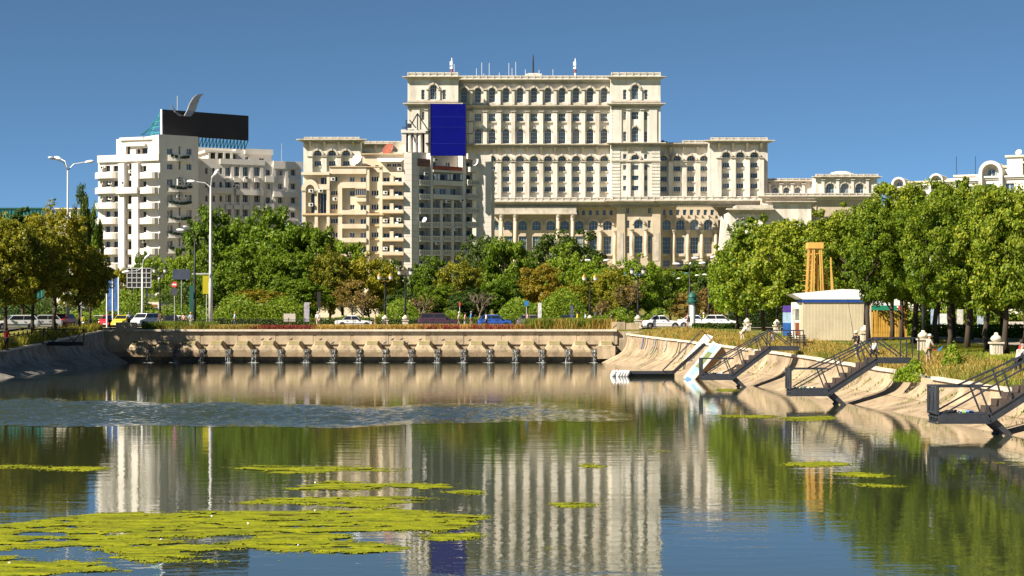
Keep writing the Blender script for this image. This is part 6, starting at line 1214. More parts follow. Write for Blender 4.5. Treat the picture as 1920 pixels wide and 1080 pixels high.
# ================================================================== VEHICLES
M_tyre = mat('tyre', (.018, .018, .019), .85, .2); M_rim = mat('alloy_rim', (.45, .45, .46), .35, .1, metal=.7); M_cglass = mat('car_glass', (.015, .018, .022), .05, .2, spec=.8); M_tail = mat('tail_lamp', (.4, .02, .02), .25); M_head = mat('head_lamp', (.6, .6, .58), .15); M_trimb = mat('car_black_trim', (.03, .03, .032), .6)
def paint(nm, c):
    m = mat('car_paint_'+nm, c, .28, .04, .5, spec=.6); m.node_tree.nodes['Principled BSDF'].inputs['Coat Weight'].default_value = .6; return m
wb_ = MB(); wb_.smooth = True
def wheel_meshes(r):
    b = MB(); n = 18; pr = [(r*.62, -.1), (r*.94, -.1), (r, -.06), (r, .06), (r*.94, .1), (r*.62, .1)]
    for q, y in pr:
        for j in range(n): a = 2*math.pi*j/n; b.v.append((q*math.cos(a), y, q*math.sin(a)))
    for i in range(5):
        for j in range(n): b.f.append((i*n+j, i*n+(j+1) % n, (i+1)*n+(j+1) % n, (i+1)*n+j))
    t_ = b.mesh('tyre', M_tyre); b = MB(); b.prism([(r*.64*math.cos(2*math.pi*j/14), r*.64*math.sin(2*math.pi*j/14)) for j in range(14)], -.07, .07); r_ = b.mesh('rim', M_rim); b = MB()
    for k in range(5): a = 2*math.pi*k/5; b.bar((0, -.085, 0), (r*.6*math.cos(a), -.08, r*.6*math.sin(a)), .03, .09)
    return t_, r_, b.mesh('spokes', M_rim)
WH = {.30: wheel_meshes(.30), .36: wheel_meshes(.36)}
KINDS = { # length, half width, hood height, belt, roof, [windscreen base x, roof front, roof rear, rear glass base] as shares from the front, boot height
 'old_saloon': (4.3, .80, .84, .9, 1.42, (.31, .43, .70, .82), .88, .30), 'saloon': (4.4, .84, .88, .96, 1.46, (.27, .42, .72, .86), .98, .30), 'hatch': (3.9, .83, .9, .98, 1.48, (.24, .40, .84, .96), .98, .30), 'suv': (4.6, .9, 1.02, 1.1, 1.68, (.24, .37, .88, .97), 1.1, .36), 'estate': (4.4, .84, .86, .93, 1.45, (.28, .41, .88, .97), .93, .30)}
def car(kind, px, D, rz, pnt, label, zg=None, X=None, group=None):
    Lg, hw, hh, bz, rz_, (a, b_, c, d), boot, wr = KINDS[kind]; zg = ZS+.012 if zg is None else zg
    r = empty('parked_car', (Xp(px, D) if X is None else X, D, zg), rz); tag(r, label, 'car', group); x0 = -Lg/2; gz = .2     # local +x = rear, front at -Lg/2
    st = [(0, .45, hh*.72, .86), (.015, .3, hh*.82, .95), (.05, gz, hh*.9, .99), (.14, gz, hh*.97, 1), (a-.01, gz, bz-.01, 1), (.5, gz, bz, 1), (d-.01 if d < .95 else .93, gz, bz, 1), (.955, gz, boot*.985, .99), (.985, .3, boot*.93, .95), (1.0, .45, boot*.75, .87)]
    b = MB(); n = 8
    for q, zb, zt, w in st:
        x = x0+Lg*q; h2 = hw*w; zm = zb+(zt-zb)*.55
        b.v += [(x, -h2*.93, zb), (x, -h2, zb+.12), (x, -h2, zm), (x, -h2*.93, zt-.03), (x, -h2*.8, zt), (x, h2*.8, zt), (x, h2*.93, zt-.03), (x, h2, zm), (x, h2, zb+.12), (x, h2*.93, zb)]
    m = 10
    for i in range(len(st)-1):
        for j in range(m-1): b.f.append((i*m+j, i*m+j+1, (i+1)*m+j+1, (i+1)*m+j))
        b.f.append((i*m+m-1, i*m, (i+1)*m, (i+1)*m+m-1))
    b.f.append(tuple(range(m))); b.f.append(tuple((len(st)-1)*m+j for j in reversed(range(m)))); b.smooth = True
    body = b.build('body', pnt, r, smooth=False)
    wr0 = hw*.78; cb = [(a, bz-.02, hw*.93), (b_, rz_-.03, wr0), (b_+.04, rz_, wr0*.93), (c-.04, rz_, wr0*.93), (c, rz_-.03, wr0), (d, bz-.02, hw*.92)]
    b = MB()
    for q, z, w in cb: b.v += [(x0+Lg*q, -w, z), (x0+Lg*q, w, z)]
    b.v += [(x0+Lg*a, -hw*.93, bz-.1), (x0+Lg*a, hw*.93, bz-.1), (x0+Lg*d, -hw*.92, bz-.1), (x0+Lg*d, hw*.92, bz-.1)]
    b.f = [(0, 1, 3, 2), (2, 3, 5, 4), (4, 5, 7, 6), (6, 7, 9, 8), (8, 9, 11, 10), (0, 2, 4, 6, 8, 10), (1, 11, 9, 7, 5, 3), (12, 13, 1, 0), (14, 10, 11, 15), (0, 10, 14, 12), (1, 13, 15, 11)]
    b.build('cabin', pnt, r)
    def pane(nm, p4, off):
        b = MB(); o = Vector(off); q = [Vector(v)+o*.012 for v in p4]; b.hexa([v-o*.02 for v in q]+q); return b.build(nm, M_cglass, r)
    def L3(p, q, t): return Vector(p).lerp(Vector(q), t)
    A0, B0, C0, D0 = (x0+Lg*a, bz, hw*.93), (x0+Lg*b_, rz_-.03, wr0), (x0+Lg*c, rz_-.03, wr0), (x0+Lg*d, bz, hw*.92)
    for s in (-1, 1):
        P4 = lambda t: (t[0], s*t[2], t[1]); bot0, bot1 = Vector(P4(A0)), Vector(P4(D0)); tp0, tp1 = Vector(P4(B0)), Vector(P4(C0)); mid = .5
        fr = [bot0.lerp(tp0, .13)+(bot1-bot0)*.035, bot0.lerp(bot1, mid).lerp(tp0.lerp(tp1, mid), .13)-(bot1-bot0)*.012, bot0.lerp(bot1, mid).lerp(tp0.lerp(tp1, mid), .88)-(bot1-bot0)*.012, bot0.lerp(tp0, .88)+(bot1-bot0)*.02]; pane('side_window', fr, (0, s, .25))
        rr_ = [bot0.lerp(bot1, mid).lerp(tp0.lerp(tp1, mid), .13)+(bot1-bot0)*.012, bot1.lerp(tp1, .13)-(bot1-bot0)*.05, bot1.lerp(tp1, .88)-(bot1-bot0)*.03, bot0.lerp(bot1, mid).lerp(tp0.lerp(tp1, mid), .88)+(bot1-bot0)*.012]; pane('side_window', rr_, (0, s, .25))
        for q in (.16, .80):
            w_ = obj('wheel', WH[wr][0], r, (x0+Lg*q, s*(hw-.08), wr)); obj('rim', WH[wr][1], w_); obj('spokes', WH[wr][2], w_).rotation_euler = (0, 0, 0 if s < 0 else math.pi)
            b = MB(); nn = 9; R_ = wr*1.22; ring = [(R_*math.cos(math.pi*i/nn), R_*math.sin(math.pi*i/nn)) for i in range(nn+1)]; b.prism(ring+[(-R_, -wr+.22), (R_, -wr+.22)], -.012, .012); b.build('wheel_arch', M_trimb, r, (x0+Lg*q, s*(hw+.004), wr))
        b = MB(); b.box(x0+Lg*.012, x0+Lg*.05, s*hw*.6-.16, s*hw*.6+.16, hh*.62, hh*.8); b.build('headlight', M_head, r); b = MB(); b.box(x0+Lg*.965, x0+Lg*1.001, s*hw*.72-.12, s*hw*.72+.12, boot*.62, boot*.9); b.build('tail_light', M_tail, r)
        b = MB(); b.box(x0+Lg*(a+.045), x0+Lg*(a+.085), s*(hw+.04)-.08, s*(hw+.04)+.08, bz+.02, bz+.16); b.build('mirror', M_trimb, r)
        b = MB(); b.box(x0+Lg*.24, x0+Lg*.72, s*(hw+.004)-.012, s*(hw+.004)+.012, bz*.52, bz*.58); b.build('rubbing_strip', M_trimb, r)
        for q in (.46, .66): b = MB(); b.box(x0+Lg*q-.09, x0+Lg*q+.09, s*(hw-.01)-.025, s*(hw-.01)+.025, bz-.16, bz-.12); b.build('door_handle', M_trimb, r)
    def wpane(nm, q0, z0, w0, q1, z1, w1, off):
        e = lambda t, u: lerp(t, u, .1); pane(nm, [(x0+Lg*e(q0, q1), -e(w0, w1)*.93, e(z0, z1)), (x0+Lg*e(q0, q1), e(w0, w1)*.93, e(z0, z1)), (x0+Lg*e(q1, q0), e(w1, w0)*.9, e(z1, z0)), (x0+Lg*e(q1, q0), -e(w1, w0)*.9, e(z1, z0))], off)
    wpane('windscreen', a, bz, hw*.93, b_, rz_-.03, wr0, (-.6, 0, .8)); wpane('rear_window', d, bz, hw*.92, c, rz_-.03, wr0, (.7, 0, .7))
    for qa in (x0-.03, x0+Lg-.12): b = MB(); b.box(qa, qa+.15, -hw*.9, hw*.9, .33, .51); b.build('bumper', M_trimb if kind in ('old_saloon', 'suv') else pnt, r)
    for qa in (x0+Lg+.031, x0-.04): b = MB(); b.box(qa, qa+.009, -.26, .26, .37, .47); b.build('number_plate', M_whitep, r)
    return r
wht = paint('white', (.72, .72, .72)); whs = paint('silver', (.45, .45, .46)); red = paint('red', (.5, .02, .03)); blu = paint('blue', (.02, .09, .4)); dbl = paint('dark_blue', (.015, .03, .09)); mar = paint('maroon', (.06, .025, .04)); yel = paint('yellow', (.62, .5, .01)); gry = paint('grey', (.16, .15, .15)); blk = paint('black', (.02, .02, .022)); cri = paint('crimson', (.45, .015, .07)); lbl = paint('teal_blue', (.05, .2, .35))
G = 'cars on the street behind the dam'; PI = math.pi
car('old_saloon', 1240, 211.0, PI, wht, 'boxy old white saloon at the right end of the dam', rgz(211)+.02, group=G); car('saloon', 1306, 226, PI*.9, wht, 'white saloon half hidden behind the white hatchback', group=G); car('hatch', 1348, 212.5, PI, wht, 'rounded white hatchback behind the clipped hedge', rgz(212)+.02, group=G)
car('old_saloon', 664, 219.5, PI, wht, 'small white saloon above the middle of the dam', group=G); car('suv', 822, 218, PI, mar, 'dark maroon estate SUV above the dam', group=G); car('hatch', 928, 217.5, PI, blu, 'bright blue hatchback behind the pedestrians', group=G); car('saloon', 1072, 219, PI, dbl, 'dark blue saloon behind the tall weeds', group=G); car('hatch', 1000, 222, PI, gry, 'dark grey hatchback hidden behind the weeds and the blue sign', group=G)
car('suv', 272, 222, 1.15, wht, 'white SUV at the crossing left of the dam', group=G); car('hatch', 232, 221, 1.3, yel, 'yellow taxi behind the left parapet block', group=G); car('saloon', 320, 226, 1.9, blk, 'black car right of the white SUV at the crossing', group=G); car('saloon', 312, 250, 2.9, wht, 'white car in front of the crimson van', group=G); car('estate', 345, 238, PI, wht, 'white estate behind the people at the crossing', group=G)
car('hatch', 205, 232, 1.45, red, 'red hatchback waiting behind the yellow taxi', group=G); car('hatch', 188, 240, 1.5, wht, 'small white car behind the tall blue banner', group=G); car('suv', 224, 243, 1.5, dbl, 'dark SUV behind the yellow taxi', group=G); car('saloon', 248, 240, 1.5, gry, 'grey saloon in front of the bus', group=G)
G2_ = 'cars on the left bank street'
zl = lambda D: lcz(D)+.26
car('estate', 30, 190, 0.45, wht, 'white estate on the left bank street under the first trees', zl(192)+.2, group=G2_); car('hatch', 80, 195.5, .35, whs, 'silver hatchback on the left bank street', zl(195)+.1, group=G2_); car('saloon', 93, 202, .2, dbl, 'dark blue car behind the silver hatchback', zl(200), group=G2_); car('hatch', 116, 201, 1.35, red, 'red hatchback facing the camera on the left bank street', zl(200)+.05, group=G2_)
# bus and van
bus = empty('bus', (Xp(276, 249), 249, ZS)); tag(bus, 'white city bus seen from the front behind the waiting cars', 'bus')
w = 1.5; b = MB(); b.box(-w, w, 0, 11, .35, 3.0); b.build('body', wht, bus); b = MB(); b.box(-w+.02, w-.02, .1, 10.8, 3.0, 3.25); b.build('roof', mat('bus_roof', (.6, .52, .4), .6), bus); b = MB(); b.box(-w+.12, w-.12, -.03, -.003, 1.15, 2.5); b.build('windscreen', M_cglass, bus); b = MB(); b.box(-w+.2, w-.2, -.03, -.003, 2.58, 2.92); b.build('destination_display', mat('bus_display', (.25, .11, .02), .4, .3, 6), bus)
for s in (-1, 1): b = MB(); b.box(s*w*.8-.18, s*w*.8+.18, -.04, -.003, .7, .9); b.build('headlight', M_head, bus); b = MB(); b.box(s*(w+.2)-.08, s*(w+.2)+.08, -.25, -.15, 1.9, 2.5); b.build('mirror', M_black, bus)
for k in range(6): b = MB(); b.box(w+.003, w+.02, .6+1.65*k, 2.1+1.65*k, 1.3, 2.4); b.build('side_window', M_cglass, bus)
for y in (2.2, 8.4):
    for s in (-1, 1): o = obj('wheel', WH[.36][0], bus, (s*(w-.15), y, .45), PI/2); o.scale = (1.25, 1.25, 1.25); obj('rim', WH[.36][1], o)
van = empty('delivery_van', (Xp(336, 262), 262, ZS)); tag(van, 'crimson van at the crossing behind the no-entry sign', 'van')
b = MB(); b.prism([(-2.3, .3), (-2.35, 1.0), (-1.6, 1.25), (-1.0, 2.15), (2.2, 2.2), (2.35, 1.9), (2.35, .3)], -.95, .95); b.build('body', cri, van); b = MB(); b.hexa([(1.62, -.8, 1.25), (1.62, .8, 1.25), (1.0, .75, 2.0), (1.0, -.75, 2.0), (1.66, -.8, 1.3), (1.66, .8, 1.3), (1.04, .75, 2.05), (1.04, -.75, 2.05)])
b = MB(); b.prism([(-1.5, 1.3), (-.98, 2.05), (-.5, 2.05), (-.5, 1.3)], -.97, -.952); b.build('door_window', M_cglass, van); b = MB(); b.hexa([(-1.62, -.85, 1.28), (-1.62, .85, 1.28), (-1.6, .85, 1.26), (-1.6, -.85, 1.26), (-1.05, -.8, 2.12), (-1.05, .8, 2.12), (-1.03, .8, 2.1), (-1.03, -.8, 2.1)]); b.build('windscreen', M_cglass, van)
for x in (-1.5, 1.5):
    for s in (-1, 1): o = obj('wheel', WH[.36][0], van, (x, s*.88, .36)); obj('rim', WH[.36][1], o)
for s in (-1, 1): b = MB(); b.box(-2.38, -2.3, s*.7-.15, s*.7+.15, .75, .95); b.build('headlight', M_head, van); b = MB(); b.box(2.34, 2.38, s*.8-.08, s*.8+.08, 1.0, 1.5); b.build('tail_light', M_tail, van)
# ================================================================== PEOPLE
def skin_mesh(nodes, edges, root, name, m, parent, sub=1):
    keys = list(nodes); ix = {k: i for i, k in enumerate(keys)}; me = bpy.data.meshes.new(name); me.from_pydata([nodes[k][0] for k in keys], [(ix[a], ix[b]) for a, b in edges], []); o = bpy.data.objects.new(name, me); COL.objects.link(o); o.parent = parent
    md = o.modifiers.new('skin', 'SKIN'); sd = me.skin_vertices[0].data if me.skin_vertices else None
    if sd is None:
        bm = bmesh.new(); bm.from_mesh(me); bm.verts.layers.skin.verify(); bm.to_mesh(me); bm.free(); sd = me.skin_vertices[0].data
    for k in keys: r = nodes[k][1]; sd[ix[k]].radius = (r, r) if not isinstance(r, tuple) else r; sd[ix[k]].use_root = (k == root)
    md.use_smooth_shade = True; s = o.modifiers.new('sub', 'SUBSURF'); s.levels = sub; s.render_levels = sub
    me.materials.append(m); return o
SKINM = mat('skin', (.42, .24, .16), .6, .06); HAIRM = mat('dark_hair', (.03, .02, .014), .7, .2)
def cloth(nm, c): return mat('cloth_'+nm, c, .9, .12, 8)
def person(loc, yaw, label, shirt, trousers, h=1.75, bend=0.0, arms=((.1, .02, .0), (.1, .02, .0)), stride=.12, hair=None, hat=None, shorts=False, sleeves='short', sit=False):
    """local +y = facing. arms: per side (hand x out, hand forward, hand raise); bend = forward bow in radians"""
    r = empty('person', loc, yaw); tag(r, label, 'person'); k = h/1.75
    def V(x, y, z): return (x*k, y*k, z*k)
    hipz = .93 if not sit else .48
    def up(x, y, z):                    # bend the upper body about the hips
        z0 = z-.93; c, s = math.cos(bend), math.sin(bend); return V(x, y*c+z0*s, hipz+z0*c-y*s)
    N = {'pel': (V(0, 0, hipz), .135*k), 'waist': (up(0, 0, 1.08), .125*k), 'chest': (up(0, .01, 1.3), .15*k), 'neck0': (up(0, 0, 1.46), .075*k), 'neck': (up(0, .01, 1.52), .055*k), 'head0': (up(0, .03, 1.6), .085*k), 'head': (up(0, .03, 1.67), .095*k), 'top': (up(0, .02, 1.72), .06*k), 'nose': (up(0, .13, 1.615), .016*k)}
    E = [('pel', 'waist'), ('waist', 'chest'), ('chest', 'neck0'), ('neck0', 'neck'), ('neck', 'head0'), ('head0', 'head'), ('head', 'top'), ('head0', 'nose')]
    for si, s in enumerate((-1, 1)):
        ho, hf, hr = arms[si]; sh = up(s*.19, 0, 1.41); hd = Vector(up(s*(.22+ho), hf+.03, .8+hr)); el = (Vector(sh)+hd)/2+Vector((s*.04*k, -.06*k*(1 if hf < .3 else .3), -.05*k)); d = (hd-el).normalized()
        N['sh%d' % s] = (sh, .065*k); N['el%d' % s] = (tuple(el), .045*k); N['wr%d' % s] = (tuple(hd-d*.06*k), .03*k); N['palm%d' % s] = (tuple(hd+d*.02*k), (.036*k, .02*k))
        E += [('chest', 'sh%d' % s), ('sh%d' % s, 'el%d' % s), ('el%d' % s, 'wr%d' % s), ('wr%d' % s, 'palm%d' % s)]
        sd_ = d.cross(Vector((0, 0, 1))); sd_ = sd_.normalized() if sd_.length > .1 else Vector((0, 1, 0))
        for f in range(4): q = hd+d*(.10-.008*abs(f-1))*k+sd_*(f-1.5)*.021*k; q0 = hd+d*.055*k+sd_*(f-1.5)*.02*k; N['f%d%d' % (s, f)] = (tuple(q0), .0095*k); N['g%d%d' % (s, f)] = (tuple(q+Vector((0, .015*k, -.006*k))), .008*k); E += [('palm%d' % s, 'f%d%d' % (s, f)), ('f%d%d' % (s, f), 'g%d%d' % (s, f))]
        N['th%d' % s] = (tuple(hd+d*.035*k+sd_*.06*k), .0095*k); E.append(('palm%d' % s, 'th%d' % s))
        fy = s*stride
        if sit: kn, an, to = V(s*.11, .42, .5), V(s*.11, .44, .09), V(s*.11, .6, .04)
        else: kn, an, to = V(s*.095, fy*.5+.03, .5), V(s*.095, fy, .09), V(s*.1, fy+.16, .035)
        N['hip%d' % s] = (V(s*.09, 0, hipz-.06), .098*k); N['kn%d' % s] = (kn, .062*k); N['an%d' % s] = (an, .042*k); N['to%d' % s] = (to, .04*k); E += [('pel', 'hip%d' % s), ('hip%d' % s, 'kn%d' % s), ('kn%d' % s, 'an%d' % s), ('an%d' % s, 'to%d' % s)]
    skin_mesh(N, E, 'pel', 'body', SKINM, r)
    def sub(keys, grow, nm, m, extra={}):
        keys = [q for q in keys]; NN = {q: (N[q][0], N[q][1]*grow if not isinstance(N[q][1], tuple) else N[q][1][0]*grow) for q in keys}; NN.update(extra); EE = [(a, b) for a, b in E if a in NN and b in NN]
        return NN, EE, nm, m
    ext = {}
    keys = ['pel', 'waist', 'chest', 'neck0', 'sh-1', 'sh1', 'el-1', 'el1']+(['wr-1', 'wr1'] if sleeves == 'long' else [])
    a_, e_, nm, m_ = sub(keys, 1.13, 'shirt', shirt)
    a_['neck0'] = (a_['neck0'][0], .07*k)
    skin_mesh(a_, e_, 'pel', 'shirt', shirt, r)
    keys = ['pel', 'hip-1', 'hip1', 'kn-1', 'kn1']+([] if shorts else ['an-1', 'an1']); a_, e_, nm, m_ = sub(keys, 1.17, 'trousers', trousers); skin_mesh(a_, e_, 'pel', 'trousers', trousers, r)
    for s in (-1, 1):
        b = MB(); a = Vector(N['an%d' % s][0]); t_ = Vector(N['to%d' % s][0]); b.smooth = True; b.tube([a+Vector((0, -.07*k, -.045*k)), a+Vector((0, 0, -.035*k)), t_, t_+Vector((0, .06*k, -.005))], [.035*k, .05*k, .045*k, .02*k], 8); b.build('shoe', M_trimb, r, smooth=True)
        e = Vector(up(s*.034, .115, 1.64)); b = MB(); b.lathe([(.001, -.012*k), (.012*k, 0), (.001, .012*k)], e, 6); b.build('eye', M_black, r); e = Vector(up(s*.1, .02, 1.62)); b = MB(); b.lathe([(.005, -.035*k), (.016*k, 0), (.005, .03*k)], e, 6); b.build('ear', SKINM, r)
    hc = Vector(up(0, .015, 1.675)); b = MB(); b.smooth = True; R_ = Matrix.Rotation(-bend, 3, 'X'); pr = [(.108, -.02), (.112, .02), (.098, .07), (.06, .1), (.01, .112)] if hat else [(.1, -.09), (.115, -.03), (.115, .02), (.1, .07), (.06, .1), (.01, .113)]
    b.lathe([(q*k, z*k) for q, z in pr], (0, 0, 0), 12)
    if hat == 'brim': b.lathe([(.2*k, -.025*k), (.19*k, -.005*k), (.1*k, .0)], (0, 0, 0), 14)
    if hat == 'cap': b.add([(-.08*k, .07*k, -.01), (.08*k, .07*k, -.01), (.06*k, .2*k, -.03*k), (-.06*k, .2*k, -.03*k), (-.08*k, .07*k, .005), (.08*k, .07*k, .005), (.06*k, .2*k, -.018*k), (-.06*k, .2*k, -.018*k)], [(0, 3, 2, 1), (4, 5, 6, 7), (0, 1, 5, 4), (1, 2, 6, 5), (2, 3, 7, 6), (3, 0, 4, 7)])
    b.v = [tuple(R_ @ Vector(v)+hc+R_ @ Vector((0, -.012*k if not hat else 0, 0))) for v in b.v]; b.build('hat' if hat else 'hair', hair or HAIRM, r, smooth=True)
    return r
cw, ck, cb_, cr_, cg, cj, cy = cloth('white', (.68, .67, .64)), cloth('khaki', (.3, .25, .17)), cloth('black', (.025, .025, .03)), cloth('red', (.6, .03, .03)), cloth('grey', (.2, .2, .21)), cloth('jeans', (.06, .09, .16)), cloth('yellow', (.6, .5, .04)); cbl = cloth('blue', (.04, .25, .6)); clb = cloth('light_blue', (.4, .52, .62)); cbr = cloth('brown', (.16, .1, .06)); capw = cloth('cap_white', (.75, .75, .75)); cbe = cloth('beige', (.55, .46, .33)); cpk = cloth('pink', (.6, .3, .3))
gz_ = lambda D: rgz(D)
person((Xp(1740, 105), 105, 1.96), -1.25, 'man in a white cap and beige T-shirt holding a tool in the dry grass', cloth('beige_tee', (.5, .43, .33)), ck, 1.76, .12, ((-.02, .42, .25), (-.05, .4, .2)), .06, capw, 'cap', True)
person((Xp(1607, 115), 115, 2.1), .5, 'angler in a pale brimmed hat and dark shirt behind the middle stair', cb_, ck, 1.74, .08, ((.02, .3, .4), (.0, .25, .2)), .1, cloth('straw', (.6, .52, .38)), 'brim')
person((Xp(1636, 116), 116, 2.2), -.6, 'person in white crouching behind the rail of the middle stair', cw, cbr, 1.7, .7, ((0, .2, .1), (0, .2, .1)), .05, None, None, sit=True)
person((Xp(1392, 156), 156, 2.6), -1.1, 'person in white bending forward beside the farthest metal stair', cw, cbe, 1.72, .75, ((-.05, .35, .5), (-.05, .3, .45)), .1, capw, 'cap')
person((Xp(1452, 146), 146, 2.45), 1.0, 'seated person with a red cap at the top of the farthest metal stair', cg, cb_, 1.6, .4, ((-.05, .3, .2), (-.05, .25, .2)), .05, cr_, 'cap', sit=True)
person((Xp(1908, 91), 91, 1.75), -.9, 'person in a pale patterned shirt leaning over at the right edge', cloth('patterned', (.45, .42, .42)), cb_, 1.72, .6, ((-.02, .3, .2), (-.02, .3, .2)), .08, cg, 'cap')
person((Xp(1922, 94), 94, 1.85), .4, 'person in red cut by the right picture edge', cr_, cb_, 1.72, .35, ((0, .2, .1), (0, .2, .1)), .05, None)
person((Xp(12, 160), 160, 1.98), -.4, 'person in a red top fishing on the left bank wall', cr_, cb_, 1.85, .05, ((.0, .3, .25), (0, .28, .2)), .03, None, sleeves='long')
ZP = ZS+.062
PE = [(860, 211, -1.57, 'walker in white top and hat leading the group by the maroon car', cbe, ck, 1.72, capw, 'cap', False), (872, 211.8, -1.57, 'walker in a pale top in the middle of the group', cpk, cw, 1.66, None, None, False), (883, 210.8, -1.5, 'walker in a blue T-shirt and shorts at the end of the group', cbl, ck, 1.8, cg, None, True), (912, 211.5, 1.57, 'pedestrian in white with a bag in front of the blue hatchback', cw, cb_, 1.65, None, None, False), (1083, 211, 1.57, 'pedestrian in a yellow top by the dark blue car', cy, ck, 1.75, None, None, False), (1098, 214, 1.57, 'pedestrian in pale clothes right of the yellow top', clb, cw, 1.7, None, None, False), (990, 213.5, 1.4, 'pedestrian in a pale red top beside the blue sign', cpk, cj, 1.7, None, None, False),
 (704, 211, 1.57, 'pedestrian in a tan dress beside the white saloon', cloth('tan', (.45, .3, .12)), cloth('tan2', (.45, .32, .15)), 1.68, None, None, False), (596, 210.8, .2, 'pedestrian in white with a pale hat by the slim sign box', cw, cbe, 1.75, cbe, 'cap', False), (440, 211, -1.4, 'pedestrian in a light blue shirt behind the railing left of centre', clb, cj, 1.74, cloth('fair_hair', (.4, .25, .1)), None, False), (358, 211, .5, 'fair-haired pedestrian in white and grey right of the no-entry sign', clb, cw, 1.7, MATS['cloth_fair_hair'] if 'cloth_fair_hair' in MATS else None, None, False), (345, 212.5, .2, 'small pedestrian in pink at the crossing', cpk, cb_, 1.55, None, None, False), (301, 211.5, .6, 'bare-armed pedestrian in brown at the crossing', cbr, ck, 1.75, None, None, False), (206, 204.8, 1.2, 'person in a bright blue shirt at the end of the left bank', cbl, cb_, 1.8, None, None, False), (242, 209.5, .6, 'person in pale clothes behind the left parapet block', clb, cb_, 1.7, cg, None, False), (154, 200, .3, 'person in yellow and white under the left trees', cy, cw, 1.7, None, None, False),
 (1290, 209, 1.2, 'pedestrian in a pale shirt between the two white cars', cpk, ck, 1.74, None, None, True), (1320, 220, 1.4, 'pedestrian in a neon yellow top behind the white hatchback', cloth('neon', (.6, .65, .05)), cb_, 1.74, cw, None, False), (1147, 216, .8, 'person sitting by the parapet block at the right end of the dam', cbr, cb_, 1.65, None, None, False)]
for px, D, yaw, lab, sh, tr, h, hair, hat, sho in PE: person((Xp(px, D), D, ZP if 209 < D < 214.3 and px < 1150 else (rgz(D) if px > 1150 else (lcz(D) if px < 215 and D < 206 else ZS+.01))), yaw, lab, sh, tr, h, .04, ((.03, .1, .0), (.02, -.06, .02)), .17, hair, hat, sho)
# held things
def rod(a, b_, label): b = MB(); b.tube([a, tuple((Vector(a)+Vector(b_))/2+Vector((0, 0, .05))), b_], [.018, .012, .005], 5); tag(b.build('fishing_rod', M_black), label, 'fishing rod')
rod((Xp(1602, 114.4), 114.4, 3.2), (Xp(1588, 113), 113, 6.0), 'thin fishing rod held up by the angler in the hat'); rod((Xp(16, 159.4), 159.4, 2.95), (Xp(92, 150), 150, 1.3), 'fishing rod of the person in red on the left bank'); rod((Xp(1903, 90.6), 90.6, 2.75), (Xp(1790, 72), 72, 1.7), 'long fishing rod over the nearest stair')
tl = empty('garden_tool', (Xp(1753, 104.7), 104.7, 2.85)); tag(tl, 'red and blue hand tool held by the man in the white cap', 'tool'); b = MB(); b.bar((-.15, 0, .02), (.12, 0, 0), .05); b.build('grip', M_red, tl); b = MB(); b.hexa([(.12, -.03, -.05), (.3, -.03, .1), (.42, -.03, .22), (.3, -.03, -.02), (.12, .03, -.02), (.3, .03, .13), (.43, .03, .24), (.32, .03, .01)]); b.build('blade', M_bl, tl)
# pigeons on the baffle blocks
def pigeon(px, py, lab):
    D = DY+1.7; r = empty('pigeon', (Xp(px, D), D, Zp(py, D)), 0); tag(r, lab, 'pigeon', 'pigeons on the dam'); b = MB(); b.smooth = True; b.tube([(-.2, 0, .05), (-.1, 0, .09), (.02, 0, .13), (.1, 0, .17), (.13, 0, .23), (.17, 0, .25)], [.02, .06, .085, .06, .038, .03], 8); b.tube([(.19, 0, .25), (.23, 0, .24)], [.012, .003], 5); b.build('body', mat('pigeon_grey', (.05, .05, .06), .6, .3, 8), r, smooth=True)
    b = MB(); b.bar((.03, -.03, .06), (.04, -.03, -.01), .012); b.bar((.03, .03, .06), (.04, .03, -.01), .012); b.build('leg', M_rust, r)
for k, (px, py) in enumerate(((492, 638.5), (507, 638), (546, 638.5), (601, 639), (736, 638.5), (753, 638), (788, 639), (831, 639.5), (881, 640), (624, 645), (722, 645), (763, 645.5))): pigeon(px, py, '%s dark pigeon from the left along the dam blocks' % ['first', 'second', 'third', 'fourth', 'sixth', 'seventh', 'eighth', 'tenth', 'eleventh', 'fifth low', 'low sixth', 'low eighth'][k])
# ================================================================== ALGAE ON THE WATER
def world_of(px, py): D = F*CZ/(py-HY); return ((px-CX)*D/F, D)
M_alg = mat('algae', (.085, .115, .006), .95, .3, 3.2, stretch=(.45, 1, 1), col2=(.3, .31, .01), bump=.8, bscale=22, stain=((.05, .04, .012), 1.7, (.3, 1.4, 1), .95), detail=14, spec=.1)
M_alg2 = mat('olive_algae', (.09, .1, .008), .95, .3, 1.1, stretch=(.6, 1, 1), col2=(.22, .23, .012), detail=12, spec=.1)
def inside(poly, X, Y):
    c = np.zeros(X.shape, bool); n = len(poly)
    for i in range(n):
        (x1, y1), (x2, y2) = poly[i], poly[(i+1) % n]; t_ = ((y1 > Y) != (y2 > Y)) & (X < (x2-x1)*(Y-y1)/(y2-y1+1e-12)+x1); c ^= t_
    return c
def fbm(X, Y, s, seed):
    v = np.zeros(X.shape); a = 1.0; rng = np.random.default_rng(seed)
    for o in range(5):
        for q in range(4): th = rng.uniform(0, 6.28); ph = rng.uniform(0, 6.28); v += a*.5*np.sin((X*math.cos(th)+Y*math.sin(th))*s+ph+1.7*np.sin((X*math.sin(th)-Y*math.cos(th))*s*.6+ph*2))
        s *= 1.9; a *= .6
    return v/3
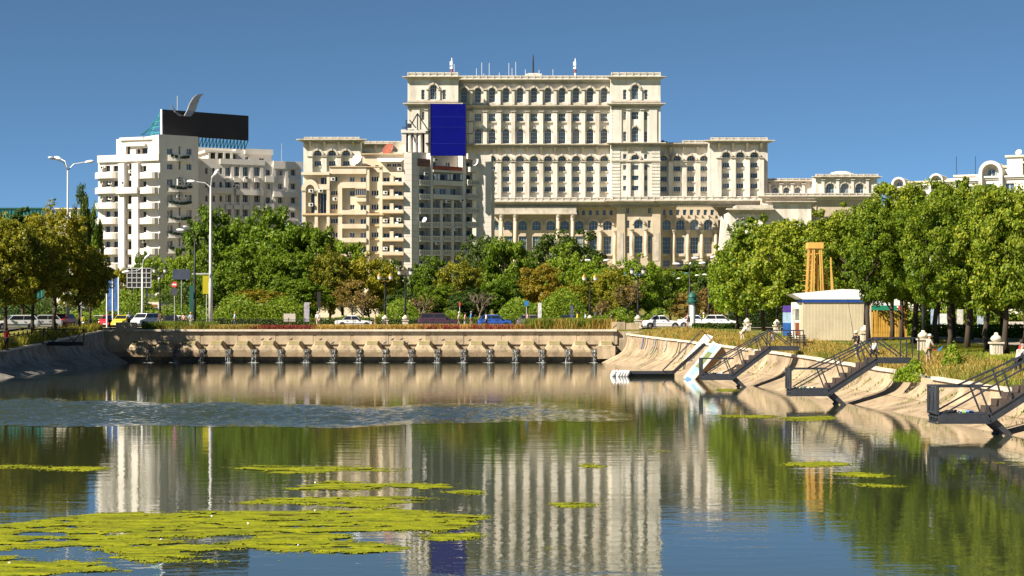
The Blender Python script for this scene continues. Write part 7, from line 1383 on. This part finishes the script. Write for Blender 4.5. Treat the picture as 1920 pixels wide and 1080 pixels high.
def algae(polys, label, seed, holes=()):
    W_ = [[world_of(*p) for p in pl] for pl in polys]; H_ = [[world_of(*p) for p in pl] for pl in holes]; xs = [p[0] for pl in W_ for p in pl]; ys = [p[1] for pl in W_ for p in pl]; Dm = sum(ys)/len(ys); du = Dm/F*2.2; dv = du*3.2
    gx = np.arange(min(xs)-.6, max(xs)+.6, du); gy = np.arange(min(ys)-1.2, max(ys)+1.2, dv); X, Y = np.meshgrid(gx, gy); wx = X+.28*fbm(X, Y*.6, 1.9, seed); wy = Y+.8*fbm(X*.8, Y*.5, 2.2, seed+1)
    m_ = np.zeros(X.shape, bool)
    for pl in W_: m_ |= inside(pl, wx, wy)
    for pl in H_: m_ &= ~inside(pl, wx, wy)
    q = m_.astype(float)
    for it in range(3):
        for ax, rad in ((1, 7), (0, 5)): q = sum(np.roll(q, k, ax) for k in range(-rad, rad+1))/(2*rad+1)
    rg = np.random.default_rng(seed); streak = fbm(X*.5, Y*1.5, 3.5, seed+2); fine_ = fbm(X, Y*1.1, 9.0, seed+5)
    m_ = (q+(.42 if len(X)*X.shape[1] > 9000 else .12)*streak+(.3 if len(X)*X.shape[1] > 9000 else .15)*fine_+.1*rg.normal(size=X.shape) > .5) & (streak+.6*fine_ > (-.46 if len(X)*X.shape[1] > 9000 else -.6))
    z = .006+.012*np.clip(fine_+.4, 0, 1.5)*np.clip(q*1.4, 0, 1)+.008*rg.random(X.shape); z = np.where(q > .55, z, .005)
    idx = -np.ones(X.shape, int); b = MB(); J, I = np.nonzero(m_); need = {}
    for j, i in zip(J, I):
        if j+1 >= X.shape[0] or i+1 >= X.shape[1]: continue
        q = []
        for jj, ii in ((j, i), (j, i+1), (j+1, i+1), (j+1, i)):
            if idx[jj, ii] < 0: idx[jj, ii] = len(b.v); b.v.append((X[jj, ii], Y[jj, ii], z[jj, ii]))
            q.append(idx[jj, ii])
        b.f.append(tuple(q))
    if not b.f: return
    o = b.build('algae_mat', M_alg2 if Dm > 60 else M_alg, smooth=True); tag(o, label, 'algae', 'algae mats on the canal')
AL = [([[(-40, 985), (60, 978), (150, 966), (300, 962), (560, 958), (600, 954), (760, 958), (910, 963), (930, 968), (880, 978), (900, 988), (840, 996), (760, 1000), (640, 1000), (560, 1003), (440, 1008), (330, 1010), (250, 1006), (100, 1003), (-40, 1006)], [(-40, 1008), (100, 1008), (240, 1008), (330, 1014), (430, 1018), (480, 1008), (620, 1006), (700, 1015), (790, 1028), (770, 1034), (680, 1038), (560, 1038), (430, 1030), (330, 1040), (350, 1046), (440, 1055), (400, 1057), (250, 1050), (150, 1032), (60, 1028), (-40, 1030)]], 'largest yellow-green algae mat spreading across the lower left water', [[(210, 998), (260, 996), (230, 1003), (130, 1004)]]),
 ([[(-40, 1046), (60, 1046), (130, 1056), (180, 1060), (258, 1068), (240, 1074), (160, 1070), (100, 1074), (60, 1085), (-40, 1092)]], 'algae mat in the bottom left corner', []),
 ([[(432, 942), (480, 936), (560, 934), (660, 930), (760, 934), (835, 936), (800, 940), (740, 944), (700, 952), (620, 952), (540, 946), (470, 946)]], 'middle algae mat just above the largest one', []), ([[(524, 918), (590, 911), (620, 900), (680, 906), (780, 907), (880, 911), (820, 916), (700, 915), (620, 920), (560, 921)]], 'algae mat with a white scrap, above the middle one', []), ([[(410, 878), (520, 875), (650, 876), (800, 879), (740, 884), (600, 885), (500, 887), (460, 882)]], 'long thin algae mat left of centre below the ruffled water', []),
 ([[(820, 922), (880, 921), (930, 925), (900, 929), (830, 929)]], 'small algae patch under the dark reflection', []), ([[(780, 1000), (880, 996), (935, 1000), (900, 1008), (840, 1014), (790, 1010)]], 'algae tongue right of the largest mat', []), ([[(-40, 874), (60, 873), (150, 876), (230, 879), (150, 882), (60, 880), (-40, 881)]], 'thin algae strip at the left edge', []),
 ([[(1062, 873), (1100, 870), (1160, 873), (1110, 878)]], 'small algae strip in the palace reflection, upper right', []), ([[(985, 945), (1050, 942), (1168, 946), (1050, 950)]], 'thin algae strip in the middle of the palace reflection', []), ([[(990, 1025), (1040, 1022), (1075, 1026), (1030, 1030)]], 'small algae strip low in the palace reflection', []), ([[(1080, 905), (1125, 904), (1110, 909)]], 'tiny algae patch in the palace reflection', []), ([[(1545, 911), (1640, 908), (1725, 910), (1690, 916), (1600, 914)]], 'largest algae strip in the tree reflections at right', []), ([[(1440, 869), (1550, 866), (1640, 872), (1560, 877), (1470, 873)]], 'algae strip below the middle stair', []), ([[(1560, 884), (1660, 889), (1700, 891), (1620, 896), (1570, 893)]], 'algae strip between the two right-hand ones', []), ([[(1170, 845), (1290, 843), (1240, 849)]], 'thin algae line below the farthest stair', []), ([[(1340, 729), (1385, 728), (1378, 735), (1345, 735)]], 'small green algae patch beside the legs of the farthest stair', []), ([[(1455, 782), (1560, 779), (1570, 788), (1480, 790)]], 'olive algae patch under the middle stair platform', []), ([[(430, 776), (500, 774), (545, 777), (480, 780)]], 'olive algae strip inside the ruffled water', []), ([[(1330, 779), (1470, 778), (1450, 784), (1350, 784)]], 'thin olive algae line right of centre', []), ([[(1820, 866), (1925, 868), (1900, 873)]], 'thin algae line at the right edge', [])]
for k, (pl, lab, ho) in enumerate(AL): algae(pl, lab, 40+k*7, ho)
# floating scraps
rr = random.Random(12)
for k, (px, py, lab) in enumerate(((591, 908, 'white floating scrap on the algae mat above the middle one'), (398, 957+14, 'white scrap on the back edge of the largest algae mat'), (466, 985, 'pale scrap in the middle of the largest algae mat'), (300, 1015, 'pale scrap on the front of the largest algae mat'), (15, 1059, 'pale scrap on the corner algae mat'), (590, 961, 'small white scrap at the far rim of the largest algae mat'), (558, 1026, 'pale scrap on the right tongue of algae'))):
    X, Y = world_of(px, py); b = MB(); b.tube([(0, 0, .0), (.08, .03, .05), (.2, -.02, .02)], [.04, .07, .03], 7); o = b.build('floating_scrap', M_whitep, None, (X, Y, .03)); o.rotation_euler = (0, 0, rr.uniform(0, 3)); s = Y/150; o.scale = (s, s, s); tag(o, lab, 'litter', 'scraps on the water')
